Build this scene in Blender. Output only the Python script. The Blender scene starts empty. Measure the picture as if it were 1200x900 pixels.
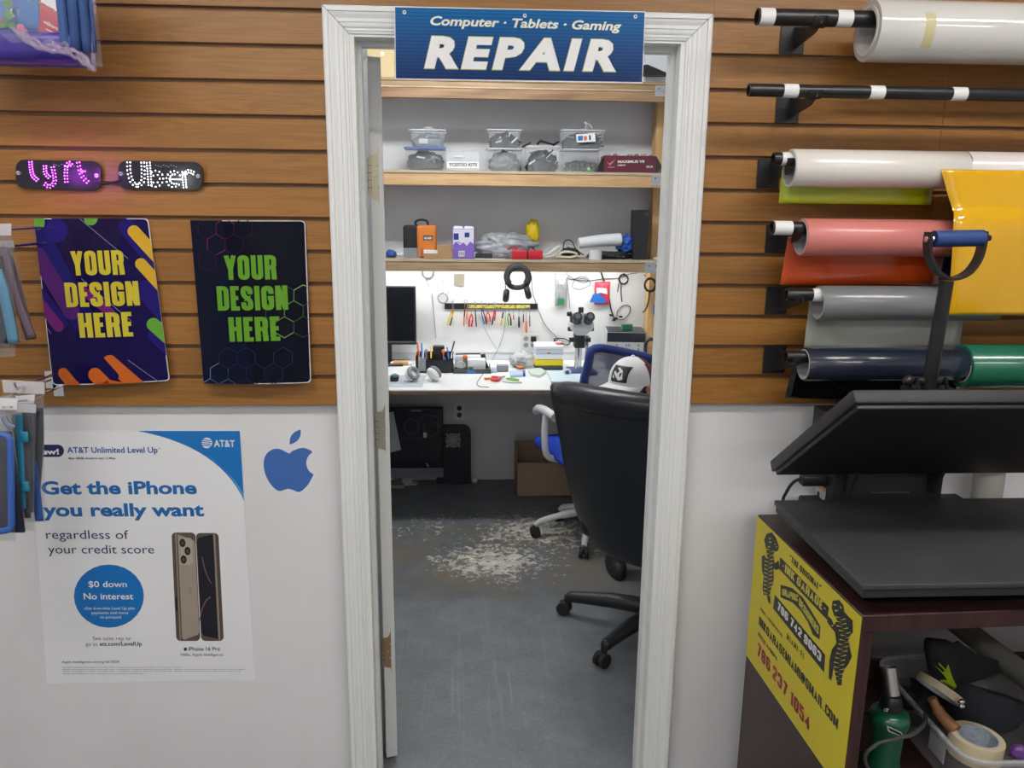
import bpy, bmesh, math, random
from math import sin, cos, pi, radians
from mathutils import Vector, Matrix, noise
C = bpy.context.scene.collection
random.seed(7)
V = Vector
# ------------------------------------------------------------------ camera
F, CD, CH, PT, YW, RL = 930.575, 1.946196, 1.619281, 0.2195274, -0.05587335, 0.01036721
_f = V((-sin(YW)*cos(PT), cos(YW)*cos(PT), -sin(PT)))
_r0 = V((cos(YW), sin(YW), 0)); _u0 = _r0.cross(_f)
_r = _r0*cos(RL) + _u0*sin(RL); _u = -_r0*sin(RL) + _u0*cos(RL)
CAM = V((0, -CD, CH))
cd = bpy.data.cameras.new('camera'); cam = bpy.data.objects.new('camera', cd); C.objects.link(cam)
cd.sensor_width = 36; cd.lens = F/1200*36; cd.clip_start = .02
R3 = Matrix((_r, _u, -_f)).transposed()
cam.matrix_world = Matrix.Translation(CAM) @ R3.to_4x4()
bpy.context.scene.camera = cam
def ray(px, py): return _f + _r*(px-600)/F - _u*(py-450)/F
def ay(px, py, Y): d = ray(px, py); return CAM + d*((Y-CAM.y)/d.y)
def az(px, py, Z): d = ray(px, py); return CAM + d*((Z-CAM.z)/d.z)
def ax(px, py, X): d = ray(px, py); return CAM + d*((X-CAM.x)/d.x)
def onp(px, py, p0, n): d = ray(px, py); return CAM + d*((p0-CAM).dot(n)/d.dot(n))
# ------------------------------------------------------------------ materials
def s2l(c):
    return tuple(((v/255)/12.92 if v/255 <= .04045 else ((v/255+.055)/1.055)**2.4) for v in c)
MATS = {}
def mat(name, col=(.5,.5,.5), rough=.5, metal=0, alpha=1, emit=None, es=0, coat=0, bump=None, var=None, spec=.5, trans=0, ior=1.45):
    """principled material; var=(scale(3), other colour, lo, hi) mixes a noise; bump=(scale, strength, dist)"""
    if name in MATS: return MATS[name]
    m = bpy.data.materials.new(name); m.use_nodes = True
    nt = m.node_tree; b = nt.nodes['Principled BSDF']
    b.inputs['Base Color'].default_value = (*col, 1); b.inputs['Roughness'].default_value = rough
    b.inputs['Metallic'].default_value = metal; b.inputs['Alpha'].default_value = alpha
    b.inputs['Specular IOR Level'].default_value = spec
    if coat: b.inputs['Coat Weight'].default_value = coat; b.inputs['Coat Roughness'].default_value = .08
    if trans: b.inputs['Transmission Weight'].default_value = trans; b.inputs['IOR'].default_value = ior
    if emit: b.inputs['Emission Color'].default_value = (*emit, 1); b.inputs['Emission Strength'].default_value = es
    L = nt.links; N = nt.nodes
    tc = None
    def coord(scale):
        nonlocal tc
        if tc is None: tc = N.new('ShaderNodeTexCoord')
        mp = N.new('ShaderNodeMapping'); mp.inputs['Scale'].default_value = scale
        L.new(tc.outputs['Object'], mp.inputs['Vector']); return mp.outputs['Vector']
    if var:
        sc, c2, lo, hi = var
        n = N.new('ShaderNodeTexNoise'); n.inputs['Scale'].default_value = 1; n.inputs['Detail'].default_value = 6
        n.inputs['Roughness'].default_value = .6
        L.new(coord(sc), n.inputs['Vector'])
        r = N.new('ShaderNodeValToRGB'); r.color_ramp.elements[0].position = lo; r.color_ramp.elements[1].position = hi
        r.color_ramp.elements[0].color = (*col, 1); r.color_ramp.elements[1].color = (*c2, 1)
        L.new(n.outputs['Fac'], r.inputs['Fac']); L.new(r.outputs['Color'], b.inputs['Base Color'])
    if bump:
        sc, st, di = bump
        if not isinstance(sc, tuple): sc = (sc,)*3
        n = N.new('ShaderNodeTexNoise'); n.inputs['Scale'].default_value = 1; n.inputs['Detail'].default_value = 5
        L.new(coord(sc), n.inputs['Vector'])
        bp = N.new('ShaderNodeBump'); bp.inputs['Strength'].default_value = st; bp.inputs['Distance'].default_value = di
        L.new(n.outputs['Fac'], bp.inputs['Height']); L.new(bp.outputs['Normal'], b.inputs['Normal'])
    MATS[name] = m; return m
def rgb(*c): return s2l(c)
# common
M_white = mat('white_plastic', (.75,.75,.74), .4)
M_black = mat('black_plastic', (.012,.012,.014), .42)
M_blackm = mat('black_metal', (.013,.013,.014), .35, bump=(90,.15,.001))
M_matte = mat('black_rubber', (.015,.015,.016), .8)
M_chrome = mat('chrome', (.75,.75,.76), .18, 1)
M_steel = mat('dull_steel', (.45,.46,.48), .38, 1)
M_cable = mat('black_cable', (.01,.01,.01), .5)
M_wcable = mat('white_cable', (.62,.62,.6), .5)
M_clear = mat('clear_film', (.85,.87,.9), .12, alpha=.22, bump=(60,.6,.004))
M_frost = mat('frosted_plastic', (.8,.83,.86), .25, alpha=.34)
# ------------------------------------------------------------------ mesh builder
class MB:
    def __init__(s): s.v = []; s.f = []; s.m = []; s.mats = []; s.cur = 0; s.sm = []; s.smooth = False
    def mat(s, m):
        if m not in s.mats: s.mats.append(m)
        s.cur = s.mats.index(m); return s
    def add(s, vs, fs, M=None, smooth=None):
        b = len(s.v)
        s.v.extend([tuple(M @ V(v)) if M else tuple(v) for v in vs])
        sm = s.smooth if smooth is None else smooth
        flip = M is not None and M.determinant() < 0
        for f in fs:
            f = tuple(b+i for i in f)
            s.f.append(f[::-1] if flip else f); s.m.append(s.cur); s.sm.append(sm)
        return s
    def box(s, x0, x1, y0, y1, z0, z1, M=None):
        x0, x1 = min(x0,x1), max(x0,x1); y0, y1 = min(y0,y1), max(y0,y1); z0, z1 = min(z0,z1), max(z0,z1)
        vs = [(x,y,z) for z in (z0,z1) for y in (y0,y1) for x in (x0,x1)]
        return s.add(vs, [(0,2,3,1),(4,5,7,6),(0,1,5,4),(2,6,7,3),(0,4,6,2),(1,3,7,5)], M, False)
    def rbox(s, x0, x1, y0, y1, z0, z1, r=.005, seg=2, M=None):
        bm = bmesh.new(); bmesh.ops.create_cube(bm, size=1)
        for v in bm.verts: v.co = V(((x0+x1)/2+v.co.x*abs(x1-x0), (y0+y1)/2+v.co.y*abs(y1-y0), (z0+z1)/2+v.co.z*abs(z1-z0)))
        r = min(r, .49*min(abs(x1-x0), abs(y1-y0), abs(z1-z0)))
        bmesh.ops.bevel(bm, geom=list(bm.edges), offset=r, segments=seg, profile=.5, affect='EDGES')
        return s.bm(bm, M, seg > 1)
    def bm(s, bm, M=None, smooth=True):
        bm.verts.ensure_lookup_table(); bm.verts.index_update()
        s.add([v.co.copy() for v in bm.verts], [tuple(v.index for v in f.verts) for f in bm.faces], M, smooth); bm.free(); return s
    def lathe(s, prof, seg=24, M=None, smooth=True, caps=True, a0=0, a1=2*pi):
        full = abs(a1-a0-2*pi) < 1e-6
        n = seg if full else seg+1
        vs = []; fs = []
        for r, z in prof:
            for k in range(n):
                a = a0+(a1-a0)*k/seg; vs.append((r*cos(a), r*sin(a), z))
        for i in range(len(prof)-1):
            for k in range(seg):
                k2 = (k+1) % n
                fs.append((i*n+k, i*n+k2, (i+1)*n+k2, (i+1)*n+k))
        s.add(vs, fs, M, smooth)
        if caps and full:
            if prof[0][0] > 1e-6: s.add([vs[k] for k in range(n)], [tuple(range(n))[::-1]], M, False)
            if prof[-1][0] > 1e-6: s.add([vs[(len(prof)-1)*n+k] for k in range(n)], [tuple(range(n))], M, False)
        return s
    def cyl(s, p0, p1, r, r1=None, seg=20, caps=True):
        p0 = V(p0); p1 = V(p1); d = p1-p0; L_ = d.length
        M = Matrix.Translation(p0) @ d.to_track_quat('Z','Y').to_matrix().to_4x4()
        return s.lathe([(r,0),(r1 if r1 is not None else r, L_)], seg, M, True, caps)
    def pipe(s, p0, p1, ro, ri, seg=28):
        p0 = V(p0); p1 = V(p1); d = p1-p0; L_ = d.length
        M = Matrix.Translation(p0) @ d.to_track_quat('Z','Y').to_matrix().to_4x4()
        return s.lathe([(ri,0),(ro,0)], seg, M, False, False).lathe([(ro,0),(ro,L_)], seg, M, True, False).lathe([(ro,L_),(ri,L_)], seg, M, False, False).lathe([(ri,L_),(ri,0)], seg, M, True, False)
    def tube(s, pts, r, seg=8, closed=False, caps=True):
        pts = [V(p) for p in pts]; n = len(pts)
        rr = r if isinstance(r, (list, tuple)) else [r]*n
        T = []
        for i in range(n):
            a = pts[i-1] if (i or closed) else pts[0]; b = pts[(i+1) % n] if (i < n-1 or closed) else pts[-1]
            t = b-a; T.append(t.normalized() if t.length > 1e-9 else V((0,0,1)))
        up = V((0,0,1)) if abs(T[0].z) < .9 else V((1,0,0))
        u = T[0].cross(up).normalized(); vs = []
        for i in range(n):
            u = (u - T[i]*u.dot(T[i])); u = u.normalized() if u.length > 1e-6 else T[i].orthogonal().normalized()
            w = T[i].cross(u)
            for k in range(seg):
                a = 2*pi*k/seg; vs.append(pts[i] + (u*cos(a)+w*sin(a))*rr[i])
        fs = []
        for i in range(n if closed else n-1):
            j = (i+1) % n
            for k in range(seg):
                k2 = (k+1) % seg; fs.append((i*seg+k, i*seg+k2, j*seg+k2, j*seg+k))
        s.add(vs, fs, None, True)
        if caps and not closed:
            s.add(vs[:seg], [tuple(range(seg))[::-1]], None, False); s.add(vs[-seg:], [tuple(range(seg))], None, False)
        return s
    def prism(s, poly, h0, h1, M=None):
        """poly in local xy, extruded along local z"""
        n = len(poly)
        vs = [(x,y,h0) for x,y in poly] + [(x,y,h1) for x,y in poly]
        fs = [tuple(range(n))[::-1], tuple(range(n,2*n))] + [(i,(i+1)%n,n+(i+1)%n,n+i) for i in range(n)]
        return s.add(vs, fs, M, False)
    def loft(s, rings, smooth=True, caps=True, closed=True):
        n = len(rings[0]); vs = [p for r in rings for p in r]; fs = []
        for i in range(len(rings)-1):
            for k in range(n if closed else n-1):
                k2 = (k+1) % n; fs.append((i*n+k, i*n+k2, (i+1)*n+k2, (i+1)*n+k))
        if caps: fs += [tuple(range(n))[::-1], tuple((len(rings)-1)*n+k for k in range(n))]
        return s.add(vs, fs, None, smooth)
    def blob(s, c, size, amp=.25, freq=3, sub=4, seed=0, flat=None, M=None, smooth=True):
        bm = bmesh.new(); bmesh.ops.create_icosphere(bm, subdivisions=sub, radius=1)
        for v in bm.verts:
            d = 1 + amp*(abs(noise.noise(v.co*freq+V((seed,seed*2.3,0))))*2-.5) + amp*.5*noise.noise(v.co*freq*2.7+V((seed,0,9)))
            v.co = V((v.co.x*d*size[0]/2, v.co.y*d*size[1]/2, v.co.z*d*size[2]/2))
            if flat is not None: v.co.z = max(v.co.z, flat*size[2]/2)
            v.co += V(c)
        return s.bm(bm, M, smooth)
    def sphere(s, c, r, seg=12, rings=8):
        if not isinstance(r, (tuple, list)): r = (r,r,r)
        bm = bmesh.new(); bmesh.ops.create_uvsphere(bm, u_segments=seg, v_segments=rings, radius=1)
        for v in bm.verts: v.co = V((c[0]+v.co.x*r[0], c[1]+v.co.y*r[1], c[2]+v.co.z*r[2]))
        return s.bm(bm)
    def sheet(s, fn, nu, nv, th=0, smooth=True):
        """fn(u,v)->point on a grid; th: thickness along the normal"""
        P = [[V(fn(i/nu, j/nv)) for i in range(nu+1)] for j in range(nv+1)]
        def nrm(i, j):
            a = P[j][min(i+1,nu)]-P[j][max(i-1,0)]; b = P[min(j+1,nv)][i]-P[max(j-1,0)][i]
            n = a.cross(b); return n.normalized() if n.length > 1e-12 else V((0,-1,0))
        vs = [P[j][i] for j in range(nv+1) for i in range(nu+1)]
        W = nu+1; fs = [(j*W+i, j*W+i+1, (j+1)*W+i+1, (j+1)*W+i) for j in range(nv) for i in range(nu)]
        if th:
            o = len(vs); vs = vs + [P[j][i]-nrm(i,j)*th for j in range(nv+1) for i in range(nu+1)]
            fs += [tuple(o+k for k in f)[::-1] for f in fs]
            rim = [(0,i) for i in range(nu+1)] + [(j,nu) for j in range(1,nv+1)] + [(nv,i) for i in range(nu-1,-1,-1)] + [(j,0) for j in range(nv-1,0,-1)]
            idx = [j*W+i for j,i in rim]
            for k in range(len(idx)):
                a, b = idx[k], idx[(k+1) % len(idx)]; fs.append((b, a, a+o, b+o))
        return s.add(vs, fs, None, smooth)
    def build(s, name, parent=None, loc=None, ctr=False):
        """one mesh object; ctr puts the origin at the base centre (top-level single-mesh things)"""
        me = bpy.data.meshes.new(name)
        o = V((0,0,0))
        if ctr and s.v:
            xs, ys, zs = zip(*s.v); o = V(((min(xs)+max(xs))/2, (min(ys)+max(ys))/2, min(zs)))
        if parent is not None: o = o + parent.location
        vs = [(x-o.x, y-o.y, z-o.z) for x,y,z in s.v]
        me.from_pydata(vs, [], s.f)
        for m in s.mats: me.materials.append(m)
        me.polygons.foreach_set('material_index', s.m); me.polygons.foreach_set('use_smooth', s.sm)
        me.update()
        ob = bpy.data.objects.new(name, me); C.objects.link(ob)
        if parent is not None: ob.parent = parent
        if parent is None: ob.location = o
        elif False: pass
        return ob
def new(m=None, smooth=False):
    b = MB(); b.smooth = smooth
    if m: b.mat(m)
    return b
def props(o, label=None, cat=None, group=None, kind=None):
    if label: o['label'] = label
    if cat: o['category'] = cat
    if group: o['group'] = group
    if kind: o['kind'] = kind
    return o
class Root:
    pass
def thing(name, label, cat, loc=(0,0,0), group=None):
    """Empty at the thing's base. Parts are built in world coordinates and are stored relative to it."""
    o = bpy.data.objects.new(name, None); C.objects.link(o); o.location = loc; o.empty_display_size = .05
    return props(o, label, cat, group)
def part(b, name, parent, label=None):
    """mesh b (world coordinates) as a child of parent (whose world origin is kept in WO)"""
    me = bpy.data.meshes.new(name); o = WO(parent)
    me.from_pydata([(x-o.x, y-o.y, z-o.z) for x,y,z in b.v], [], b.f)
    for m in b.mats: me.materials.append(m)
    me.polygons.foreach_set('material_index', b.m); me.polygons.foreach_set('use_smooth', b.sm); me.update()
    ob = bpy.data.objects.new(name, me); C.objects.link(ob); ob.parent = parent
    if label: ob['label'] = label
    return ob
def WO(o):
    v = V((0,0,0))
    while o is not None: v = v + o.location; o = o.parent
    return v
def single(b, name, label, cat, group=None):
    return props(b.build(name, ctr=True), label, cat, group)
def struct(b, name):
    return props(b.build(name), kind='structure')
def cr(pts, n=8, closed=False):
    """Catmull-Rom through points"""
    pts = [V(p) for p in pts]; out = []; N = len(pts)
    rng = range(N) if closed else range(N-1)
    for i in rng:
        if closed: p0,p1,p2,p3 = pts[i-1],pts[i],pts[(i+1)%N],pts[(i+2)%N]
        else: p0,p1,p2,p3 = pts[max(i-1,0)],pts[i],pts[i+1],pts[min(i+2,N-1)]
        for k in range(n):
            t = k/n
            out.append(.5*((2*p1)+(p2-p0)*t+(2*p0-5*p1+4*p2-p3)*t*t+(3*p1-p0-3*p2+p3)*t**3))
    if not closed: out.append(pts[-1])
    return out
# ------------------------------------------------------------------ lettering (meshes cut from the built-in font)
_tc = {}
def glyphs(s, bold=0, space=1.0, res=3):
    k = (s, bold, space)
    if k in _tc: return _tc[k]
    cu = bpy.data.curves.new('t', 'FONT'); cu.body = s; cu.offset = bold; cu.resolution_u = res; cu.space_character = space
    o = bpy.data.objects.new('t', cu); C.objects.link(o)
    bpy.context.view_layer.update()
    dg = bpy.context.evaluated_depsgraph_get(); me = o.evaluated_get(dg).to_mesh()
    vs = [(v.co.x, v.co.y) for v in me.vertices]; fs = [tuple(p.vertices) for p in me.polygons]
    o.evaluated_get(dg).to_mesh_clear(); bpy.data.objects.remove(o); bpy.data.curves.remove(cu)
    _tc[k] = (vs, fs); return _tc[k]
CAPH = .729
def text(b, m, s, bl, br, tl, off=V((0,0,0)), bold=0, shear=0, space=1.0, warp=None):
    """s laid along bl->br (world points), capital height bl->tl"""
    vs, fs = glyphs(s, bold, space)
    x0 = min(v[0] for v in vs); x1 = max(v[0] for v in vs)
    R_ = (br-bl)/(x1-x0); U = (tl-bl)/(CAPH+2*bold)
    b.mat(m); out = []
    for x, y in vs:
        p = bl + R_*(x-x0+shear*y) + U*(y+bold) + off
        out.append(warp(p) if warp else p)
    return b.add(out, fs, None, False)
# flat printed shapes placed on a surface: surf(px,py)->world
class Surf:
    def __init__(s, fn, off, warp=None, clip=None, strips=None):
        s.fn = fn; s.off = V(off); s.k = 1; s.warp = warp; s.clip = clip; s.strips = strips
    def W(s, x, y):
        p = s.fn(x, y) + s.off*s.k
        return s.warp(p) if s.warp else p
    def poly(s, b, m, pts, clip=True):
        if clip and s.clip: pts = clip_poly(pts, s.clip)
        if len(pts) < 3: return
        b.mat(m)
        if s.strips:
            for q in s.strips:
                w = clip_poly(pts, q)
                if len(w) > 2: b.add([s.W(*p) for p in w], [tuple(range(len(w)))], None, False)
        else: b.add([s.W(*p) for p in pts], [tuple(range(len(pts)))], None, False)
    def text(s, b, m, t, bl, br, cap, bold=0, shear=0, space=1.0, upv=None):
        """bl, br pixel ends of the base line; cap pixel height, or upv = pixel of the top left"""
        A, B_ = s.fn(*bl), s.fn(*br)
        T_ = s.fn(*upv) if upv else None
        if T_ is None:
            up = s.fn(bl[0], bl[1]-cap)-A; r_ = (B_-A).normalized()
            n = s.off.normalized(); u_ = n.cross(r_).normalized()
            if u_.dot(up) < 0: u_ = -u_
            T_ = A + u_*up.length
        text(b, m, t, A, B_, T_, s.off*s.k, bold, shear, space, s.warp)
def clip_poly(pts, quad):
    """convex clip in pixel space (quad clockwise on screen)"""
    out = list(pts)
    for i in range(len(quad)):
        ax_, ay_ = quad[i]; bx_, by_ = quad[(i+1) % len(quad)]
        def side(p): return (bx_-ax_)*(p[1]-ay_)-(by_-ay_)*(p[0]-ax_)
        res = []
        for j in range(len(out)):
            p, q = out[j], out[(j+1) % len(out)]
            sp, sq = side(p), side(q)
            if sp >= 0: res.append(p)
            if (sp >= 0) != (sq >= 0):
                t = sp/(sp-sq); res.append((p[0]+(q[0]-p[0])*t, p[1]+(q[1]-p[1])*t))
        out = res
        if not out: break
    return out
def capsule(x0, y0, x1, y1, r, n=10):
    a = math.atan2(y1-y0, x1-x0)
    return [(x1+r*cos(a-pi/2+pi*k/n), y1+r*sin(a-pi/2+pi*k/n)) for k in range(n+1)] + \
           [(x0+r*cos(a+pi/2+pi*k/n), y0+r*sin(a+pi/2+pi*k/n)) for k in range(n+1)]
def ell(cx, cy, rx, ry=None, n=28, a0=0, a1=2*pi):
    ry = rx if ry is None else ry
    return [(cx+rx*cos(a0+(a1-a0)*k/n), cy+ry*sin(a0+(a1-a0)*k/n)) for k in range(n if abs(a1-a0-2*pi) < 1e-6 else n+1)]
def line(x0, y0, x1, y1, w):
    d = math.hypot(x1-x0, y1-y0) or 1; nx, ny = -(y1-y0)/d*w/2, (x1-x0)/d*w/2
    return [(x0-nx, y0-ny), (x1-nx, y1-ny), (x1+nx, y1+ny), (x0+nx, y0+ny)]
# ------------------------------------------------------------------ condensed block lettering drawn with strokes
def _rr(pts, r, closed=False, n=4):
    """round the corners flagged with a third value 1"""
    out = []; N = len(pts)
    for i, p in enumerate(pts):
        rad = p[2] if len(p) > 2 else 0
        if rad and (closed or 0 < i < N-1):
            P, A, B_ = V((p[0],p[1],0)), V((*pts[i-1][:2],0)), V((*pts[(i+1)%N][:2],0))
            rr = min(r*rad, (A-P).length*.5, (B_-P).length*.5); a = P+(A-P).normalized()*rr; c = P+(B_-P).normalized()*rr
            for k in range(n+1):
                t = k/n; q = a*(1-t)**2+P*2*t*(1-t)+c*t*t; out.append((q.x, q.y))
        else: out.append((p[0], p[1]))
    return out
def _off(pts, w, closed):
    n = len(pts); L_, R_ = [], []
    for i in range(n):
        p = V((*pts[i],0))
        d1 = (p-V((*pts[i-1],0))) if (i or closed) else None
        d2 = (V((*pts[(i+1)%n],0))-p) if (i < n-1 or closed) else None
        d1 = (d1 if d1 is not None else d2).normalized(); d2 = (d2 if d2 is not None else d1).normalized()
        n1 = V((-d1.y,d1.x,0)); n2 = V((-d2.y,d2.x,0)); m = (n1+n2); m = m.normalized() if m.length > 1e-6 else n1
        k = min(2.2, 1/max(.2, m.dot(n1))); L_.append(p+m*w/2*k); R_.append(p-m*w/2*k)
    return L_, R_
# (width, [(closed, points)]); x in units of the width box, y 0..1; the stroke is inset automatically
SG = {
 'A':(1,[(0,[(0,-.1),(.5,1.06),(1,-.1)]),(0,[(.2,.26),(.8,.26)])]), 'C':(1,[(0,[(1,.68),(1,1,1),(0,1,1),(0,0,1),(1,0,1),(1,.32)])]),
 'D':(1,[(1,[(0,0),(0,1),(1,1,1),(1,0,1)])]), 'E':(.88,[(0,[(1,1),(0,1),(0,0),(1,0)]),(0,[(0,.52),(.85,.52)])]),
 'F':(.86,[(0,[(1,1),(0,1),(0,-.1)]),(0,[(0,.5),(.85,.5)])]), 'G':(1,[(0,[(1,.7),(1,1,1),(0,1,1),(0,0,1),(1,0,1),(1,.5),(.5,.5)])]),
 'H':(1,[(0,[(0,-.1),(0,1.1)]),(0,[(1,-.1),(1,1.1)]),(0,[(0,.52),(1,.52)])]), 'I':(0,[(0,[(0,-.1),(0,1.1)])]),
 'K':(1,[(0,[(0,-.1),(0,1.1)]),(0,[(1,1.1),(.1,.42)]),(0,[(.3,.6),(1,-.1)])]), 'L':(.82,[(0,[(0,1.1),(0,0),(1,0)])]),
 'M':(1.35,[(0,[(0,-.1),(0,1.1)]),(0,[(1,-.1),(1,1.1)]),(0,[(.04,1),(.5,.1),(.96,1)])]), 'N':(1,[(0,[(0,-.1),(0,1.1)]),(0,[(1,-.1),(1,1.1)]),(0,[(.06,1.02),(.94,-.02)])]),
 'O':(1,[(1,[(0,0,1),(0,1,1),(1,1,1),(1,0,1)])]), 'P':(1,[(0,[(0,-.1),(0,1),(1,1,1),(1,.42,1),(0,.42)])]),
 'R':(1,[(0,[(0,-.1),(0,1),(1,1,1),(1,.5,1),(0,.5)]),(0,[(.45,.5),(.9,.5,1),(1,-.1)])]), 'S':(1,[(0,[(1,.7),(1,1,1),(0,1,1),(0,.62,1),(1,.40,1),(1,0,1),(0,0,1),(0,.3)])]),
 'T':(1,[(0,[(-.12,1),(1.12,1)]),(0,[(.5,1),(.5,-.1)])]), 'U':(1,[(0,[(0,1.1),(0,0,1),(1,0,1),(1,1.1)])]), 'Y':(1,[(0,[(-.06,1.1),(.5,.4),(.5,-.1)]),(0,[(1.06,1.1),(.5,.4)])]),
 'Z':(1,[(0,[(-.05,1),(1,1),(.05,0),(1.08,0)])]),
 '0':(1,[(1,[(0,0,1),(0,1,1),(1,1,1),(1,0,1)])]), '1':(.45,[(0,[(0,.82),(1,.95),(1,-.1)])]), '2':(1,[(0,[(0,.7),(0,1,1),(1,1,1),(1,.62),(0,.1),(0,0),(1.08,0)])]),
 '3':(1,[(0,[(0,.74),(0,1,1),(1,1,1),(1,.54,1),(.4,.54)]),(0,[(.4,.54),(1,.54,1),(1,0,1),(0,0,1),(0,.28)])]), '4':(1,[(0,[(.72,-.1),(.72,1.02),(0,.28),(1.15,.28)])]),
 '5':(1,[(0,[(1,1),(0,1),(0,.58),(1,.58,1),(1,0,1),(0,0,1),(0,.26)])]), '6':(1,[(0,[(1,.74),(1,1,1),(0,1,1),(0,0,1),(1,0,1),(1,.55,1),(0,.55)])]),
 '7':(1,[(0,[(-.08,1),(1,1),(.35,-.1)])]), '8':(1,[(1,[(0,0,1),(0,1,1),(1,1,1),(1,0,1)]),(0,[(0,.53),(1,.53)])]), '9':(1,[(0,[(0,.26),(0,0,1),(1,0,1),(1,1,1),(0,1,1),(0,.45,1),(1,.45)])]),
 '-':(.6,[(0,[(0,.5),(1,.5)])]), '.':(0,[(0,[(0,-.08),(0,.06)])]), '@':(1.4,[(0,[(.9,.12),(.7,0,1),(0,0,1),(0,1,1),(1,1,1),(1,.3,1),(.72,.3,1),(.72,.7)]),(1,[(.35,.35,1),(.35,.7,1),(.7,.7,1),(.7,.35,1)])]), '"':(.35,[(0,[(0,1.1),(0,.75)]),(0,[(1,1.1),(1,.75)])]),
}
def stroke_text(b, m, s, bl, br, tl, off, t=.17, w=.27, gap=.07, shear=0, warp=None, r=.22, top=None):
    """letters of height 1, stroke t, centre-line width w, scaled so the string fills bl..br"""
    polys = []; x = 0
    for ch in s:
        if ch == ' ': x += w*.55+gap; continue
        gw, st = SG[ch]; W_ = gw*w
        for closed, pts in st:
            q = [(x+t/2+p[0]*W_, max(0, min(1, t/2+p[1]*(1-t))) if not (p[1] in (1, 0)) else t/2+p[1]*(1-t))+tuple(p[2:]) for p in pts]
            q = _rr(q, r, closed); A, B_ = _off(q, t, closed); n = len(q)
            for i in range(n if closed else n-1):
                j = (i+1) % n; polys.append([(p.x, min(1,max(0,p.y))) for p in (A[i], A[j], B_[j], B_[i])])
        x += W_+t+gap-(t/2 if ch in 'EFLC' else 0)
    x -= gap; R_ = (br-bl)/(x+shear*0); U = tl-bl; b.mat(m)
    for p in polys:
        P = [bl+R_*(u_+shear*v_)+U*v_+off for u_, v_ in p]
        if warp: P = [warp(k) for k in P]
        b.add(P, [(0,1,2,3)], None, False)
def _st(s, b, m, t_, bl, br, cap, upv=None, **k):
    A, B_ = s.fn(*bl), s.fn(*br)
    if upv: T_ = s.fn(*upv)
    else:
        up = s.fn(bl[0], bl[1]-cap)-A; r_ = (B_-A).normalized(); n = s.off.normalized(); u_ = n.cross(r_).normalized()
        if u_.dot(up) < 0: u_ = -u_
        T_ = A+u_*up.length
    stroke_text(b, m, t_, A, B_, T_, s.off*s.k, warp=s.warp, **k)
Surf.stext = _st
# ------------------------------------------------------------------ the rooms
SP = .0762; ZB = 1.1334          # slat spacing, lower edge of the slat panels
YBK = 2.64; XR = 1.24; XLB = -.66
def nodes(m): return m.node_tree.nodes, m.node_tree.links, m.node_tree.nodes['Principled BSDF']
def wood_slat(name):
    m = mat(name, (.4,.17,.06), .42); N, L, b = nodes(m)
    tc = N.new('ShaderNodeTexCoord'); sp = N.new('ShaderNodeSeparateXYZ'); L.new(tc.outputs['Object'], sp.inputs[0])
    def mth(op, a, c=None, v=None):
        n = N.new('ShaderNodeMath'); n.operation = op
        L.new(a, n.inputs[0])
        if c is not None: L.new(c, n.inputs[1])
        elif v is not None: n.inputs[1].default_value = v
        return n.outputs[0]
    row = mth('FLOOR', mth('DIVIDE', mth('SUBTRACT', sp.outputs['Z'], v=ZB-.0001), v=SP))
    wn = N.new('ShaderNodeTexWhiteNoise'); wn.noise_dimensions = '1D'; L.new(row, wn.inputs['W'])
    off = mth('MULTIPLY', wn.outputs['Value'], v=37.)
    cb = N.new('ShaderNodeCombineXYZ')
    L.new(mth('ADD', mth('MULTIPLY', sp.outputs['X'], v=2.2), off), cb.inputs[0])
    L.new(off, cb.inputs[1]); L.new(mth('MULTIPLY', sp.outputs['Z'], v=26.), cb.inputs[2])
    n1 = N.new('ShaderNodeTexNoise'); n1.inputs['Scale'].default_value = 1.3; n1.inputs['Detail'].default_value = 3; n1.inputs['Distortion'].default_value = 1.0
    L.new(cb.outputs[0], n1.inputs['Vector'])
    rings = mth('SINE', mth('MULTIPLY', n1.outputs['Fac'], v=34.))
    cb2 = N.new('ShaderNodeCombineXYZ'); L.new(mth('MULTIPLY', sp.outputs['X'], v=7.), cb2.inputs[0]); L.new(off, cb2.inputs[1]); L.new(mth('MULTIPLY', sp.outputs['Z'], v=420.), cb2.inputs[2])
    n2 = N.new('ShaderNodeTexNoise'); n2.inputs['Scale'].default_value = 1; n2.inputs['Detail'].default_value = 4; L.new(cb2.outputs[0], n2.inputs['Vector'])
    fac = mth('ADD', mth('MULTIPLY', rings, v=.10), mth('ADD', mth('MULTIPLY', n2.outputs['Fac'], v=.75), mth('MULTIPLY', wn.outputs['Value'], v=.22)))
    r = N.new('ShaderNodeValToRGB'); r.color_ramp.elements[0].position = .12; r.color_ramp.elements[1].position = .85
    r.color_ramp.elements[0].color = (.190,.080,.014,1); r.color_ramp.elements[1].color = (.365,.162,.032,1)
    L.new(fac, r.inputs['Fac']); L.new(r.outputs['Color'], b.inputs['Base Color'])
    return m
M_slat = wood_slat('slat_wood_laminate')
M_slatback = mat('slat_groove', (.20,.115,.06), .8)
M_wall = mat('painted_drywall', (.74,.74,.745), .42, bump=(14,.25,.004), var=((1.5,1.5,1.5),(.70,.695,.70),.4,.62))
M_wallb = mat('back_room_paint', (.70,.715,.74), .55, bump=(20,.12,.003), var=((3,3,3),(.66,.67,.69),.42,.6))
M_paper = mat('white_panel', (.80,.81,.80), .45, bump=(8,.12,.003))
M_trim = mat('painted_trim', (.76,.77,.75), .35, var=((60,60,1.6),(.73,.735,.72),.5,.78), bump=((70,70,3),.08,.002))
M_door = mat('painted_door', (.66,.655,.64), .4, bump=(30,.1,.002))
M_ceil = mat('ceiling_tile', (.75,.75,.73), .8, bump=(120,.3,.003))
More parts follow.
